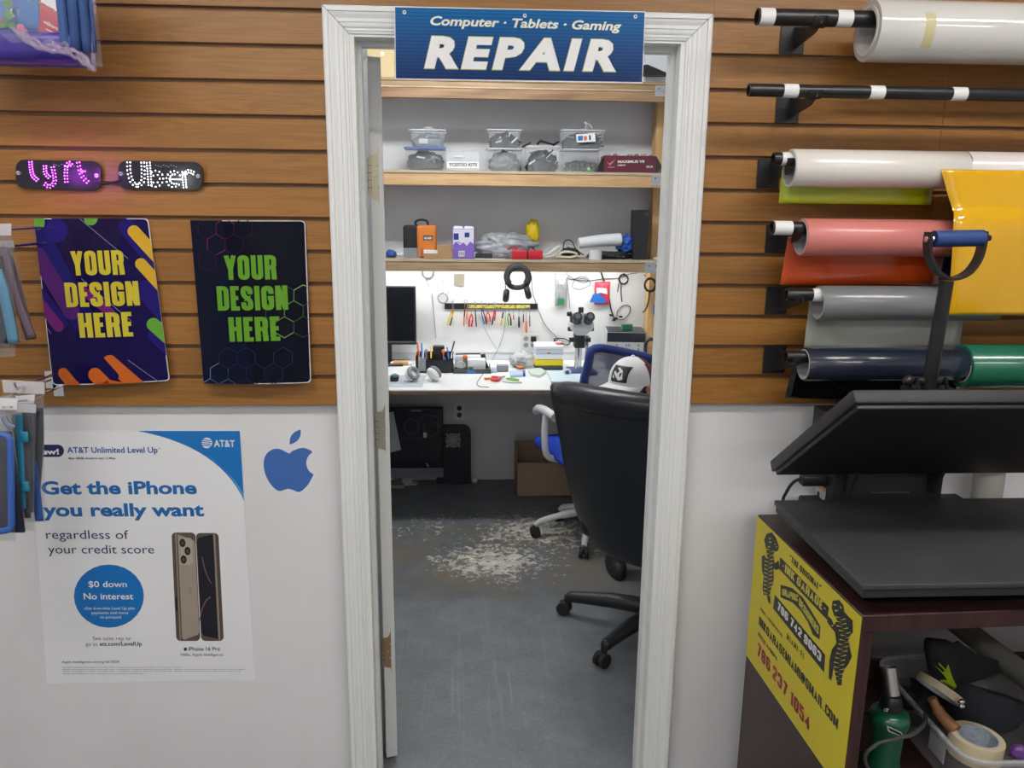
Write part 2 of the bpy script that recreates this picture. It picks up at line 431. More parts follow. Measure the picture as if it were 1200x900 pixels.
def floor_mat():
    m = mat('worn_painted_concrete', (.2,.22,.25), .42); N, L, b = nodes(m)
    tc = N.new('ShaderNodeTexCoord')
    def nz(scale, det=6, rough=.6, vec=None, dist=0):
        n = N.new('ShaderNodeTexNoise'); n.inputs['Scale'].default_value = scale; n.inputs['Detail'].default_value = det; n.inputs['Roughness'].default_value = rough; n.inputs['Distortion'].default_value = dist
        L.new(vec or tc.outputs['Object'], n.inputs['Vector']); return n.outputs['Fac']
    def mth(op, a, c=None, v=None, clamp=False):
        n = N.new('ShaderNodeMath'); n.operation = op; n.use_clamp = clamp
        L.new(a, n.inputs[0])
        if c is not None: L.new(c, n.inputs[1])
        elif v is not None: n.inputs[1].default_value = v
        return n.outputs[0]
    def ramp(fac, lo, hi, c0, c1):
        r = N.new('ShaderNodeValToRGB'); r.color_ramp.elements[0].position = lo; r.color_ramp.elements[1].position = hi
        r.color_ramp.elements[0].color = (*c0,1); r.color_ramp.elements[1].color = (*c1,1); L.new(fac, r.inputs['Fac']); return r.outputs['Color']
    def mix(fac, a, c):
        n = N.new('ShaderNodeMix'); n.data_type = 'RGBA'; L.new(fac, n.inputs['Factor'])
        for q, k in ((a, 'A'), (c, 'B')):
            s_ = [i for i in n.inputs if i.name == k and i.type == 'RGBA'][0]
            if isinstance(q, tuple): s_.default_value = (*q,1)
            else: L.new(q, s_)
        return [o for o in n.outputs if o.type == 'RGBA'][0]
    def spot(cx, cy, rx, ry, soft=1.0):
        mp = N.new('ShaderNodeMapping'); mp.inputs['Location'].default_value = (-cx/rx, -cy/ry, 0); mp.inputs['Scale'].default_value = (1/rx, 1/ry, 0)
        L.new(tc.outputs['Object'], mp.inputs['Vector'])
        ln = N.new('ShaderNodeVectorMath'); ln.operation = 'LENGTH'; L.new(mp.outputs[0], ln.inputs[0])
        r = N.new('ShaderNodeMapRange'); r.inputs['From Min'].default_value = 1; r.inputs['From Max'].default_value = 1-soft; r.inputs['To Min'].default_value = 0; r.inputs['To Max'].default_value = 1
        L.new(ln.outputs['Value'], r.inputs['Value']); return r.outputs[0]
    base = ramp(nz(7, 8, .65), .3, .72, (.105,.118,.130), (.168,.180,.192))
    fine = ramp(nz(70, 5, .7), .3, .7, (.80,.80,.80), (1.12,1.12,1.12))
    mul = N.new('ShaderNodeMix'); mul.data_type = 'RGBA'; mul.blend_type = 'MULTIPLY'; mul.inputs['Factor'].default_value = 1
    L.new(base, [i for i in mul.inputs if i.name == 'A' and i.type == 'RGBA'][0]); L.new(fine, [i for i in mul.inputs if i.name == 'B' and i.type == 'RGBA'][0])
    col = [o for o in mul.outputs if o.type == 'RGBA'][0]
    # long scuffs dragged by the door and the chair
    mp = N.new('ShaderNodeMapping'); mp.inputs['Rotation'].default_value = (0,0,.35); mp.inputs['Scale'].default_value = (38,2.2,1); L.new(tc.outputs['Object'], mp.inputs['Vector'])
    sc = nz(1, 4, .5, mp.outputs[0], .6)
    scm = mth('MULTIPLY', mth('MULTIPLY', mth('SUBTRACT', sc, v=.56, clamp=True), v=7., clamp=True), spot(.05, .62, .42, .55, .7))
    col = mix(mth('MULTIPLY', scm, v=.5), col, (.26,.27,.28))
    dk = mth('MULTIPLY', spot(.08, .50, .50, .62, .6), mth('MULTIPLY', mth('SUBTRACT', nz(6, 7, .75), v=.47, clamp=True), v=5., clamp=True))
    col = mix(mth('MULTIPLY', dk, v=.55), col, (.105,.098,.095))
    # brown worn halo
    br = mth('MULTIPLY', spot(.30, 1.55, 1.1, .52, .45), mth('MULTIPLY', mth('SUBTRACT', nz(5, 6, .7), v=.38, clamp=True), v=4.5, clamp=True))
    col = mix(mth('MULTIPLY', br, v=.85), col, (.17,.142,.10))
    # cream chips where the paint has come off
    chips = nz(30, 8, .68, None, .8)
    big = mth('MAXIMUM', spot(.13, 1.50, .42, .30, 1.0), mth('MAXIMUM', mth('MULTIPLY', spot(.36, 1.82, .50, .42, 1.0), v=.85), mth('MULTIPLY', spot(-.18, 1.92, .34, .26, 1.0), v=.5)))
    th = mth('ADD', mth('ADD', mth('MULTIPLY', big, v=.30), chips), mth('MULTIPLY', nz(4.5, 3, .5), v=.22))
    cm = mth('MULTIPLY', mth('SUBTRACT', th, v=.755, clamp=True), v=13., clamp=True)
    cm = mth('MULTIPLY', cm, mth('GREATER_THAN', big, v=.02))
    col = mix(cm, col, ramp(nz(16), .35, .65, (.40,.37,.31), (.74,.70,.61)))
    L.new(col, b.inputs['Base Color'])
    ro = N.new('ShaderNodeMapRange'); ro.inputs['To Min'].default_value = .33; ro.inputs['To Max'].default_value = .62; L.new(nz(18), ro.inputs['Value']); L.new(ro.outputs[0], b.inputs['Roughness'])
    bp = N.new('ShaderNodeBump'); bp.inputs['Strength'].default_value = .25; bp.inputs['Distance'].default_value = .003; L.new(mth('ADD', nz(50), mth('MULTIPLY', cm, v=-.5)), bp.inputs['Height']); L.new(bp.outputs[0], b.inputs['Normal'])
    return m
M_floor = floor_mat()
b = new(M_floor); b.box(-2.6, 3.2, -4.2, 3.0, -.1, 0); struct(b, 'floor')
b = new(M_ceil); b.box(-2.6, 3.2, -4.2, 3.0, 2.72, 2.8); struct(b, 'ceiling')
# partition between shop and repair room (with the door hole)
b = new(M_wall)
b.box(-2.6, -.275, .014, .125, 0, 2.72); b.box(.51, 3.2, .014, .125, 0, 2.72); b.box(-.275, .51, .014, .125, 2.01, 2.72); struct(b, 'wall_partition')
b = new(M_wall); b.box(-2.6, 3.2, -4.2, -4.1, 0, 2.72); struct(b, 'wall_shop_front')
b = new(M_wall); b.box(-2.6, -2.5, -4.1, .014, 0, 2.72); struct(b, 'wall_shop_left')
b = new(M_wall); b.box(3.1, 3.2, -4.1, .014, 0, 2.72); struct(b, 'wall_shop_right')
b = new(M_wallb); b.box(XLB-.1, XR+.1, YBK, YBK+.1, 0, 2.72); struct(b, 'wall_back')
b = new(M_wallb); b.box(XLB-.1, XLB, .125, YBK, 0, 2.72); struct(b, 'wall_back_room_left')  # unseen; set close to the door leaf so the hinge gap falls dark
b = new(M_wallb); b.box(XR, XR+.1, .125, YBK, 0, 2.72); struct(b, 'wall_back_room_right')
def slatwall(x0, x1, name, top=2.72, seam=None):
    b = new(M_slatback); b.box(x0, x1, .0, .0135, ZB, top)
    b.mat(M_slat); k = 0; z = ZB; g = .0095
    sp = [x0] + (seam or []) + [x1]
    for q in range(len(sp)-1):
        a, c = sp[q]+(.0006 if q else 0), sp[q+1]-(.0006 if q < len(sp)-2 else 0)
        z = ZB
        while z < top-.01:
            z1 = min(z+SP-g, top); e = .0012
            M = Matrix(((0,0,1,0),(1,0,0,0),(0,1,0,0),(0,0,0,1)))
            b.prism([(.0,z),(-.0105+e,z),(-.0105,z+e),(-.0105,z1-e),(-.0105+e,z1),(.0,z1)], a, c, M)
            z += SP
    return struct(b, name)
# slat faces sit 1 cm proud of the board behind
slatwall(-2.5, -.326, 'wall_slat_left'); slatwall(.5625, 3.1, 'wall_slat_right', seam=[1.135])
slatwall(-.3245, .5605, 'wall_slat_over_door') if False else None
b = new(M_slatback); b.box(-.3255, .562, .0, .0135, 2.062, 2.72); b.mat(M_slat)
z = ZB
while z < 2.71:
    z1 = min(z+SP-.0085, 2.72)
    if z1 > 2.0575:
        b.box(-.3255, .562, -.0105, .0, max(z, 2.0575), z1)
    z += SP
struct(b, 'wall_slat_top')
# door casing: profiled moulding, mitred
prof = [(0,.0),(0,-.017),(.004,-.0205),(.012,-.0205),(.0135,-.0175),(.018,-.0165),(.026,-.0125),(.033,-.0125),(.0345,-.0105),(.040,-.0100),(.044,-.0085),(.0455,-.0065),(.050,-.0065),(.0525,-.0045),(.0565,-.004),(.0565,.0)]
XO0, XO1, ZO = -.3255, .5615, 2.0550
b = new(M_trim)
rings = []
for (X, Z, sx) in ((XO0, 0, 1), (XO0, ZO, 1), (XO1, ZO, -1), (XO1, 0, -1)):
    rings.append([V((X+sx*d, y, (Z if Z == 0 else Z-d))) for d, y in prof])
def casing(i, name):
    bb = new(M_trim); bb.loft([rings[i], rings[i+1]], False, True); 
    # close to wall
    return bb
for i, nm in ((0,'trim_1'),(1,'trim_2'),(2,'trim_3')):
    q = casing(i, nm)
    struct(q, nm)
XJ0, XJ1, ZJ = -.2585, .4935, 1.9925
b = new(M_trim)                        # jambs with their stops
b.box(XJ0-.017, XJ0, 0, .133, 0, ZJ+.017); b.box(XJ1, XJ1+.017, 0, .133, 0, ZJ+.017); b.box(XJ0, XJ1, 0, .133, ZJ, ZJ+.017)
b.box(XJ1-.011, XJ1, .045, .082, 0, ZJ); b.box(XJ0, XJ1-.011, .045, .082, ZJ-.011, ZJ); b.box(XJ0, XJ0+.009, .045, .082, 0, ZJ-.011)
struct(b, 'trim_4')
# door leaf, swung fully into the repair room, seen by its hinge edge
dl = bpy.data.objects.new('door_1', None); C.objects.link(dl); dl.location = (-.2475, .137, .012); dl['kind'] = 'structure'
ang = radians(104)
hx = V((-.2475, .137, 0))
ux = V((cos(ang), sin(ang), 0)); uy = V((-sin(ang), cos(ang), 0))   # along the leaf / across its thickness
def leafM(): return Matrix(((ux.x, -uy.x, 0, hx.x+.033),(ux.y, -uy.y, 0, hx.y),(0,0,1,0),(0,0,0,1)))
LM = Matrix(((ux.x, -uy.x*-1, 0, 0),(ux.y, uy.y, 0, 0),(0,0,1,0),(0,0,0,1)))
LM = Matrix.Translation(V((-.2145, .146, 0))) @ Matrix.Rotation(ang, 4, 'Z')
b = new(M_door); b.rbox(0, .71, 0, .033, .012, 1.975, .0012, 1, LM)
lf = part(b, 'door_leaf', dl)
for (z0, z1, c2) in ((1.735,1.645,(.55,.50,.36)), (1.07,.985,(.34,.32,.26)), (.40,.325,(.30,.20,.11))):
    b = new(mat('hinge_%d' % int(z0*100), c2, .45, .3, bump=(150,.3,.001)))
    b.cyl((-.2485, .137, z1), (-.2485, .137, z0), .0052, seg=12)
    for k in range(1, 5):
        zz = z1+(z0-z1)*k/5; b.mat(M_matte); b.cyl((-.2485,.137,zz-.0006), (-.2485,.137,zz+.0006), .0054, seg=12)
    b.mat(MATS['hinge_%d' % int(z0*100)])
    pl = [(-.002, z1), (.023, z1), (.028, z1+.004), (.029, z1+.010), (.029, z0-.010), (.028, z0-.004), (.023, z0), (-.002, z0)]
    b.mat(M_door); b.add([LM @ V((-.0013, .033-.0-x, z)) for x, z in pl], [tuple(range(8))])
    r_ = random.Random(int(z0*100)); hh = z1-z0; pq = [(-.001, z1-.008), (.012, z1-.012-r_.uniform(0,.006)), (.019, z1-.016), (.021, z1-.03), (.022, z0+.03), (.019, z0+.018), (.013, z0+.008), (.004, z0+.007), (-.001, z0+.012)]
    b.mat(MATS['hinge_%d' % int(z0*100)]); b.add([LM @ V((-.0017, .033-x, z)) for x, z in pq], [tuple(range(9))])
    b.mat(M_steel)
    for zz in (.2,.5,.8):
        c = LM @ V((-.0016, .033-.018+(.005 if zz == .5 else 0), z1+(z0-z1)*zz)); b.sphere(c, (.003,.0012,.003), 8, 6)
    part(b, 'hinge', lf)
b = new(M_chrome); kp = LM @ V((.65, .033, .96)); kd = LM.to_3x3() @ V((0,1,0)); b.cyl(kp, kp+kd*.04, .011); b.sphere(kp+kd*.055, .026)
part(b, 'door_knob', lf)
# ------------------------------------------------------------------ ceiling lights and strip light
def lampm(name, col, s): return mat(name, (.9,.9,.9), .5, emit=col, es=s)
M_tube = lampm('lit_diffuser', (1,.975,.95), 31.0); M_tubeb = lampm('lit_diffuser_back_room', (.97,.985,1), 62)
def ceiling_light(x, y, lx, ly, m, label, z=2.72):
    t = thing('ceiling_light', label, 'ceiling light', (x, y, z-.05), 'ceiling lights')
    b = new(M_white); b.box(x-lx/2-.02, x+lx/2+.02, y-ly/2-.02, y+ly/2+.02, z-.03, z-.0005); part(b, 'housing', t)
    b = new(m); b.rbox(x-lx/2, x+lx/2, y-ly/2, y+ly/2, z-.06, z-.029, .01, 2); part(b, 'diffuser', t)
    m.cycles.emission_sampling = 'FRONT_BACK'
    return t
ceiling_light(-.9, -1.3, 1.2, .16, M_tube, 'long fluorescent ceiling light over the shop near the left slat wall')
ceiling_light(1.15, -1.25, 1.2, .16, M_tube, 'long fluorescent ceiling light over the shop near the vinyl rolls')
ceiling_light(-.9, -3.1, 1.2, .16, M_tube, 'long fluorescent ceiling light over the shop behind the camera on the left')
ceiling_light(1.15, -3.1, 1.2, .16, M_tube, 'long fluorescent ceiling light over the shop behind the camera on the right')
ceiling_light(0, 1.45, .9, .14, M_tubeb, 'short fluorescent ceiling light of the repair room')
b = new(M_black)
for X, Z, sx in ((XO0, ZO, 1), (XO1, ZO, -1)):
    pts = [V((X+sx*d, y-.0004, Z-d)) for d, y in prof if True]
    b.tube(pts[1:-1], .0006, 4)
struct(b, 'trim_6')
# ------------------------------------------------------------------ world and view
w = bpy.data.worlds.new('world'); bpy.context.scene.world = w; w.use_nodes = True
w.node_tree.nodes['Background'].inputs[0].default_value = (.05,.05,.055,1); w.node_tree.nodes['Background'].inputs[1].default_value = .3
sc = bpy.context.scene
sc.view_settings.view_transform = 'Standard'; sc.view_settings.look = 'None'; sc.view_settings.gamma = 1
sc.view_settings.use_curve_mapping = False; sc.view_settings.exposure = 0
sc.cycles.use_denoising = True; sc.cycles.max_bounces = 8; sc.cycles.transparent_max_bounces = 24; sc.cycles.sample_clamp_indirect = 6
# ------------------------------------------------------------------ door sign
SLY = -.0105                       # face of the slats
def bez(p0, p1, p2, n=14):
    return [((1-t)**2*p0[0]+2*(1-t)*t*p1[0]+t*t*p2[0], (1-t)**2*p0[1]+2*(1-t)*t*p1[1]+t*t*p2[1]) for t in [k/n for k in range(n+1)]]
def sheet_mat(name, col, rough=.3, coat=0, **k): return mat(name, col, rough, coat=coat, **k)
def pw(col): return tuple(x*1.0 for x in rgb(*col))
Mw = mat('print_white', (.80,.80,.80), .35)
def sign_mat():
    m = mat('blue_gradient_print', (.0,.1,.3), .3, spec=.12); N, L, b = nodes(m)
    tc = N.new('ShaderNodeTexCoord'); sp = N.new('ShaderNodeSeparateXYZ'); L.new(tc.outputs['Object'], sp.inputs[0])
    mr = N.new('ShaderNodeMapRange'); mr.inputs['From Min'].default_value = 0; mr.inputs['From Max'].default_value = .19; L.new(sp.outputs['Z'], mr.inputs['Value'])
    r = N.new('ShaderNodeValToRGB'); r.color_ramp.elements[0].color = (.012,.035,.13,1); r.color_ramp.elements[1].color = (.008,.16,.42,1); r.color_ramp.elements[1].position = .9
    e = r.color_ramp.elements.new(.4); e.color = (.012,.075,.24,1); L.new(mr.outputs[0], r.inputs['Fac'])
    w = N.new('ShaderNodeTexWave'); w.bands_direction = 'Z'; w.inputs['Scale'].default_value = 42; w.inputs['Distortion'].default_value = .3; L.new(tc.outputs['Object'], w.inputs['Vector'])
    mx = N.new('ShaderNodeMix'); mx.data_type = 'RGBA'; mx.blend_type = 'MULTIPLY'; mx.inputs['Factor'].default_value = .3
    L.new(r.outputs['Color'], [i for i in mx.inputs if i.name == 'A' and i.type == 'RGBA'][0]); L.new(w.outputs['Color'], [i for i in mx.inputs if i.name == 'B' and i.type == 'RGBA'][0])
    L.new([o for o in mx.outputs if o.type == 'RGBA'][0], b.inputs['Base Color']); return m
Msign = sign_mat()
YS = -.0265
f0 = lambda x, y: ay(x, y, YS)
S = Surf(f0, (0,-.0004,0))
t = thing('door_sign', 'blue corrugated plastic sign reading Computer Tablets Gaming REPAIR above the doorway', 'sign', f0(608, 96))
b = new(Mw); q = [(462,7.5),(756.5,13.5),(753,97.5),(463,93)]
P = [f0(*p) for p in q]
b.add([p for p in P]+[p+V((0,.004,0)) for p in P], [(0,3,2,1),(4,5,6,7)]+[(i,(i+1)%4,4+(i+1)%4,4+i) for i in range(4)])
S.poly(b, Msign, [(463,8.5),(755.5,14.5),(752.2,96.2),(464,91.8)])
S.k = 2
Mcream = mat('print_cream', rgb(225,226,205), .35); Mdkb = mat('print_shadow_blue', (.01,.03,.1), .35); Molive = mat('print_olive', rgb(170,175,90), .4)
S.text(b, Mcream, 'Computer · Tablets · Gaming', (503,29.5), (726,36), 11.5, .028, .22)
S.text(b, Molive, 'REPAIR', (497.2,81), (723,85), 42, .06, .2, 1.26); S.k = 2.6
S.text(b, Mw, 'REPAIR', (498,80), (722,83.8), 40, .05, .2, 1.27)
part(b, 'panel', t)
for (x, y) in ((474,14.5), (615,18.5), (744.5,19.5)):
    c = f0(x, y)+V((0,-.0008,0)); b = new(Mw); b.cyl(c, c+V((0,-.0012,0)), .0042, seg=14); b.mat(M_black); b.cyl(c+V((0,-.001,0)), c+V((0,-.0026,0)), .0018, seg=10); part(b, 'nail', t)
# ------------------------------------------------------------------ LED badges
def rrect(x0, y0, x1, y1, r, n=6):
    return ell(x1-r, y0+r, r, r, n, -pi/2, 0)+ell(x1-r, y1-r, r, r, n, 0, pi/2)+ell(x0+r, y1-r, r, r, n, pi/2, pi)+ell(x0+r, y0+r, r, r, n, pi, 1.5*pi)
def led(name, col, s): return mat(name, (.8,.8,.8), .3, emit=col, es=s)
M_ledp = led('lit_purple_led', (.62,.03,.9), 9); M_ledw = led('lit_white_led', (.9,.94,1), 5)
for q in (M_ledp, M_ledw): q.cycles.emission_sampling = 'NONE'
M_pcb = mat('black_circuit_board', (.012,.011,.016), .3)
YB = -.024
fb = lambda x, y: ay(x, y, YB)
def badge(x0, y0, x1, y1, sk, M_, strokes, label, dy=0, n=None):
    cx, cy = (x0+x1)/2, (y0+y1)/2
    t = thing('led_sign', label, 'lighted sign', fb(cx, y1))
    sh = lambda x, y: (x, y+(x-cx)*sk)
    b = new(M_pcb); pl = [fb(*sh(*p)) for p in rrect(x0, y0, x1, y1, 10)]; n_ = len(pl)
    b.add(pl+[p+V((0,.004,0)) for p in pl], [tuple(range(n_))[::-1], tuple(range(n_, 2*n_))]+[(i,(i+1)%n_,n_+(i+1)%n_,n_+i) for i in range(n_)])
    Sb = Surf(fb, (0,-.0004,0)); Mg = mat('silkscreen_grey', (.35,.35,.38), .5)
    for k in range(9):
        xx = cx-6+k*3.0; Sb.poly(b, Mg, line(xx, y0+4.5+(k%3), xx+1.5, y0+4.5+(k%3), .8))
    part(b, 'circuit_board', t)
    for xx in (x0+3.5, x1-4.5):
        c = fb(*sh(xx, cy+(-1 if xx < cx else 0))); b = new(M_chrome); b.cyl(c, c+V((0,-.003,0)), .0058, .0045, 14)
        b.mat(M_black); b.box(c.x-.0035, c.x+.0035, c.y-.0034, c.y-.0029, c.z-.0006, c.z+.0006); part(b, 'screw', t)
    b = new(M_); cnt = 0
    for st in strokes:
        pts = cr([V((p[0], p[1], 0)) for p in st[1]], 10) if len(st[1]) > 2 else [V((*st[1][0],0)).lerp(V((*st[1][1],0)), k/20) for k in range(21)]
        d = [0]
        for i in range(1, len(pts)): d.append(d[-1]+(pts[i]-pts[i-1]).length)
        m_ = st[0]
        for k in range(m_):
            tt = d[-1]*(k/(m_-1) if m_ > 1 else 0); i = min(len(pts)-2, max(j for j in range(len(pts)) if d[j] <= tt+1e-6))
            u_ = (tt-d[i])/max(d[i+1]-d[i], 1e-6); p = pts[i].lerp(pts[i+1], u_); c = fb(*sh(p.x, p.y))
            b.sphere(c+V((0,-.0012,0)), (.0015,.0015,.0015), 8, 5); cnt += 1
    part(b, 'led_lettering', t)
    return t
# lyft: double rows of dots
def dbl(n, pts, w=3.2):
    P_ = [V((*p,0)) for p in pts]; o1, o2 = [], []
    for i, p in enumerate(P_):
        a = P_[max(i-1,0)]; c = P_[min(i+1, len(P_)-1)]; d = (c-a).normalized(); nn = V((-d.y, d.x, 0))*w/2
        o1.append(((p+nn).x, (p+nn).y)); o2.append(((p-nn).x, (p-nn).y))
    return [(n, o1), (n, o2)]
st = dbl(9, [(36,190.5),(37,200),(39,207),(44,211.5)]) + dbl(6, [(53,195),(53.5,203),(58,208)]) + dbl(10, [(62,196),(64,206),(64,214),(58,219),(53,216)]) \
   + dbl(6, [(78,213),(77.5,204),(78,195)]) + dbl(4, [(78,195),(81,190.5),(84,193)]) + dbl(7, [(92,190),(94,200),(98,208),(103,212.5)]) + [(3, [(95,200),(100,200)])]
badge(18.5, 188, 118, 221.5, .022, M_ledp, st, 'black LED sign with purple lit dots on the wooden slat wall')
st = dbl(8, [(151,191),(151.5,203),(155,214),(161,218)], 3.6) + dbl(8, [(161,218),(167,214),(168,203),(167.5,191)], 3.6) + dbl(9, [(174,191),(175,203),(176,217)], 3.6) \
   + [(9, [(178,202),(184,200),(190,204),(191.5,210),(189,216),(183,219),(178,218)]), (5, [(180,206),(185,205),(187.5,210),(184,214.5),(180,214)])] + [(12, [(210,216),(204,219),(198,217),(195,210),(198,203),(204,200),(210,203),(212,209.5)]), (8, [(207,215),(202,214.5),(199,210),(201,205),(205,204)])] \
   + dbl(7, [(217,219),(216,210),(215.5,201)], 3.4) + dbl(5, [(216,204),(221,200),(227,202)], 3) + [(5, [(199,209.8),(210,209.8)])]
badge(138.5, 189, 237, 222, .02, M_ledw, st, 'black LED sign with white lit dots on the wooden slat wall')
b = new(M_cable); pts = [fb(112,214)+V((0,.002,0)), fb(120,214.5), fb(130,214), fb(139,212), fb(146,210)+V((0,.004,0))]
b.tube(cr(pts, 6), .0026, 6)
single(b, 'badge_cable', 'thin black cable running between the two LED signs along a slat groove', 'cable')
# ------------------------------------------------------------------ printed sample panels
def panel(q, name, label, deco, bend=.010, tilt=(-.014,-.036)):
    zt = ay(*q[0], -.014).z; zb = ay(*q[2], -.03).z
    n = V((0,-1,(tilt[1]-tilt[0])/(zt-zb)*-1)).normalized()
    p0 = V((0, tilt[0], zt)); nn = V((0, -1, (tilt[0]-tilt[1])/(zt-zb))); nn.normalize()
    fn = lambda x, y: onp(x, y, p0, nn)
    A, B_ = fn(*q[0]), fn(*q[1]); xm = (A.x+B_.x)/2; hw = (B_.x-A.x)/2
    def warp(p): u = (p.x-xm)/hw; return V((p.x, p.y-bend*(1-min(1.3,u*u)), p.z))
    N_ = 12; strips = []
    for k in range(N_):
        def lp(a, c, t): return (a[0]+(c[0]-a[0])*t, a[1]+(c[1]-a[1])*t)
        strips.append([lp(q[0],q[1],k/N_), lp(q[0],q[1],(k+1)/N_), lp(q[3],q[2],(k+1)/N_), lp(q[3],q[2],k/N_)])
    # rounded corner outline in pixels
    Sp = Surf(fn, nn*.0004, warp, q, strips)
    t = thing('sample_panel', label, 'sign', warp(fn((q[2][0]+q[3][0])/2, (q[2][1]+q[3][1])/2)), 'glossy sample panels on the slat wall')
    b = new(mat('panel_edge_white', (.7,.7,.72), .3))
    def outl(inset):
        r = 5; pts = []
        c = [q[0], q[1], q[2], q[3]]; n4 = 4
        cen = (sum(p[0] for p in q)/4, sum(p[1] for p in q)/4)
        for i in range(4):
            p, a, d = V((*c[i],0)), V((*c[i-1],0)), V((*c[(i+1)%4],0))
            e1 = (a-p).normalized(); e2 = (d-p).normalized()
            p = p + (e1+e2)*inset
            for k in range(5):
                tt = k/4; s_ = p+e1*r; e_ = p+e2*r; pts.append(tuple(((1-tt)**2*s_+2*(1-tt)*tt*p+tt*tt*e_)[:2]))
        return pts
    o = outl(0)
    Sp.k = 0; Sp.poly(b, MATS['panel_edge_white'], o)
    Sp.k = -3; 
    bb = len(b.v); Sp.poly(b, MATS['panel_edge_white'], o)
    rim = [fn(*p) for p in o]
    k_ = len(rim); b.add([warp(p) for p in rim]+[warp(p-nn*.0012) for p in rim], [(i,(i+1)%k_,k_+(i+1)%k_,k_+i) for i in range(k_)])
    Sp.k = 1; deco(b, Sp, outl(.9), fn)
    part(b, 'printed_sheet', t)
    return t
def pm(name, c, r=.2): return mat('ink_'+name, rgb(*[v*.84 for v in c]), .14, spec=.14)
def decoA(b, S, o, fn):
    S.poly(b, pm('navy', (24,14,78)), o); S.k = 2
    pur, vio, ind, yel, org, grn, mag = pm('purple',(92,38,120)), pm('violet',(62,30,140)), pm('indigo',(38,26,120)), pm('yellow',(236,190,50)), pm('orange',(226,112,40)), pm('green',(110,180,62)), pm('magenta',(130,40,130))
    base = pm('dark_stripe',(34,24,64))
    S.poly(b, base, [(62,256),(150,256),(134,300),(90,330)]); S.k = 2.4
    S.poly(b, ind, ell(68,270,14)); S.poly(b, pm('deep_indigo',(32,26,110)), capsule(40,270,98,372,15)); S.k = 2.8
    S.poly(b, vio, capsule(30,300,40,420,14)); S.poly(b, pur, capsule(45,300,86,364,10)); S.k = 3.2
    S.poly(b, ind, capsule(48,346,74,378,8)); S.k = 3.45; S.poly(b, mag, capsule(44,352,70,382,6.5)); S.poly(b, mag, capsule(100,340,132,366,5)); S.k = 3.6
    S.poly(b, ind, capsule(150,266,190,318,9)); S.poly(b, ind, capsule(172,340,200,372,12)); S.poly(b, ind, capsule(183,392,200,410,9)); S.k = 4
    S.poly(b, yel, capsule(158,271,184,301,7)); S.poly(b, yel, capsule(166,309,190,337,6.5)); S.poly(b, grn, capsule(180,380,205,404,7.5)); S.poly(b, grn, ell(46,261,8)); S.poly(b, grn, ell(109,256,8)); S.k = 4.4
    for (x0,y0,x1,y1,r) in ((76,437,96,460,6.5),(114,438,138,462,8),(131,423,174,462,8)): S.poly(b, org, capsule(x0,y0,x1,y1,r))
    S.poly(b, org, [(112,440),(140,446),(176,452),(180,462),(120,462)]); S.k = 4.8
    S.poly(b, pm('navy',(24,14,78)), capsule(112,411,137,440,4.6)); S.k = 5.2
    wl = pm('thin_white',(150,150,190))
    for l in ((96,256,152,303),(98,326,156,376),(152,421,186,447),(56,384,61,391)): S.poly(b, wl, line(*l, .7))
    st = pm('orange_stripe',(200,92,30)); S.k = 4.9
    for k in range(26):
        x = 74+k*4; S.poly(b, st, line(x, 446, x+.8, 449, .7)) if 78 < x < 98 or 118 < x < 172 else None
    S.k = 6
    ty = pm('title_yellow',(228,212,62), .3)
    for s, bl, br in (('YOUR', (88,322.5), (148.5,321.5)), ('DESIGN', (80.5,359.5), (165.5,357.5)), ('HERE', (96.5,395), (158,393.5))):
        S.stext(b, ty, s, bl, br, 28.5, t=.17, w=.235, gap=.06)
def decoB(b, S, o, fn):
    S.poly(b, pm('black_navy',(8,12,30)), o); S.k = 2
    S.poly(b, pm('slate_glow',(14,20,44)), [(223,258),(262,258),(300,449),(239,449)]); S.k = 3
    def hexa(cx, cy, r, m, w=.9):
        pts = [(cx+r*cos(pi/6+k*pi/3), cy+r*sin(pi/6+k*pi/3)) for k in range(6)]
        for k in range(6): S.poly(b, m, line(*pts[k], *pts[(k+1)%6], w))
    R_ = 12.3
    red, red2, gr, gr2, bl, bl2 = pm('hex_red',(150,40,90)), pm('hex_dim_red',(60,24,60)), pm('hex_green',(150,190,110)), pm('hex_dim_green',(60,84,60)), pm('hex_blue',(120,140,200)), pm('hex_dim_blue',(34,48,96))
    w_ = R_*math.sqrt(3)
    def H(x0, y0, i, j): return (x0+w_*(i+.5*(j%2)), y0+1.5*R_*j)
    for (i, j, m) in ((0,0,red2),(1,0,red),(2,0,red2),(0,1,red),(1,1,red2),(0,2,red2)): hexa(*H(244,268,i,j), R_, m)
    for (i, j, m) in ((0,1,gr2),(1,0,gr2),(1,1,gr),(0,2,gr2),(2,0,gr),(2,1,gr2),(1,2,gr),(2,2,gr2)): hexa(*H(313,346,i,j), R_, m)
    S.k = 3.4
    for (i, j, m) in ((0,0,bl),(1,0,bl2),(2,0,bl2),(-1,1,bl),(0,1,bl),(1,1,bl2),(3,0,bl2),(0,-1,bl2),(1,-1,bl2),(2,1,bl2),(3,-1,bl2)): hexa(*H(258,437,i,j), R_, m)
    S.k = 6
    tg = pm('title_green',(112,176,52), .3)
    for s, bl_, br in (('YOUR', (266,327.5), (326,327)), ('DESIGN', (257,363.5), (339,362.5)), ('HERE', (271,399.5), (330,398.5))):
        S.stext(b, tg, s, bl_, br, 28.5, t=.17, w=.235, gap=.06)
panel([(40,256),(173.5,256),(198.5,446.5),(62,451)], 'a', 'glossy navy sample panel with purple and orange shapes, yellow words YOUR DESIGN HERE', decoA)
panel([(223,258),(357.5,258.5),(364.5,448.5),(239,449)], 'b', 'glossy black sample panel with thin hexagon outlines, green words YOUR DESIGN HERE', decoB, .012)
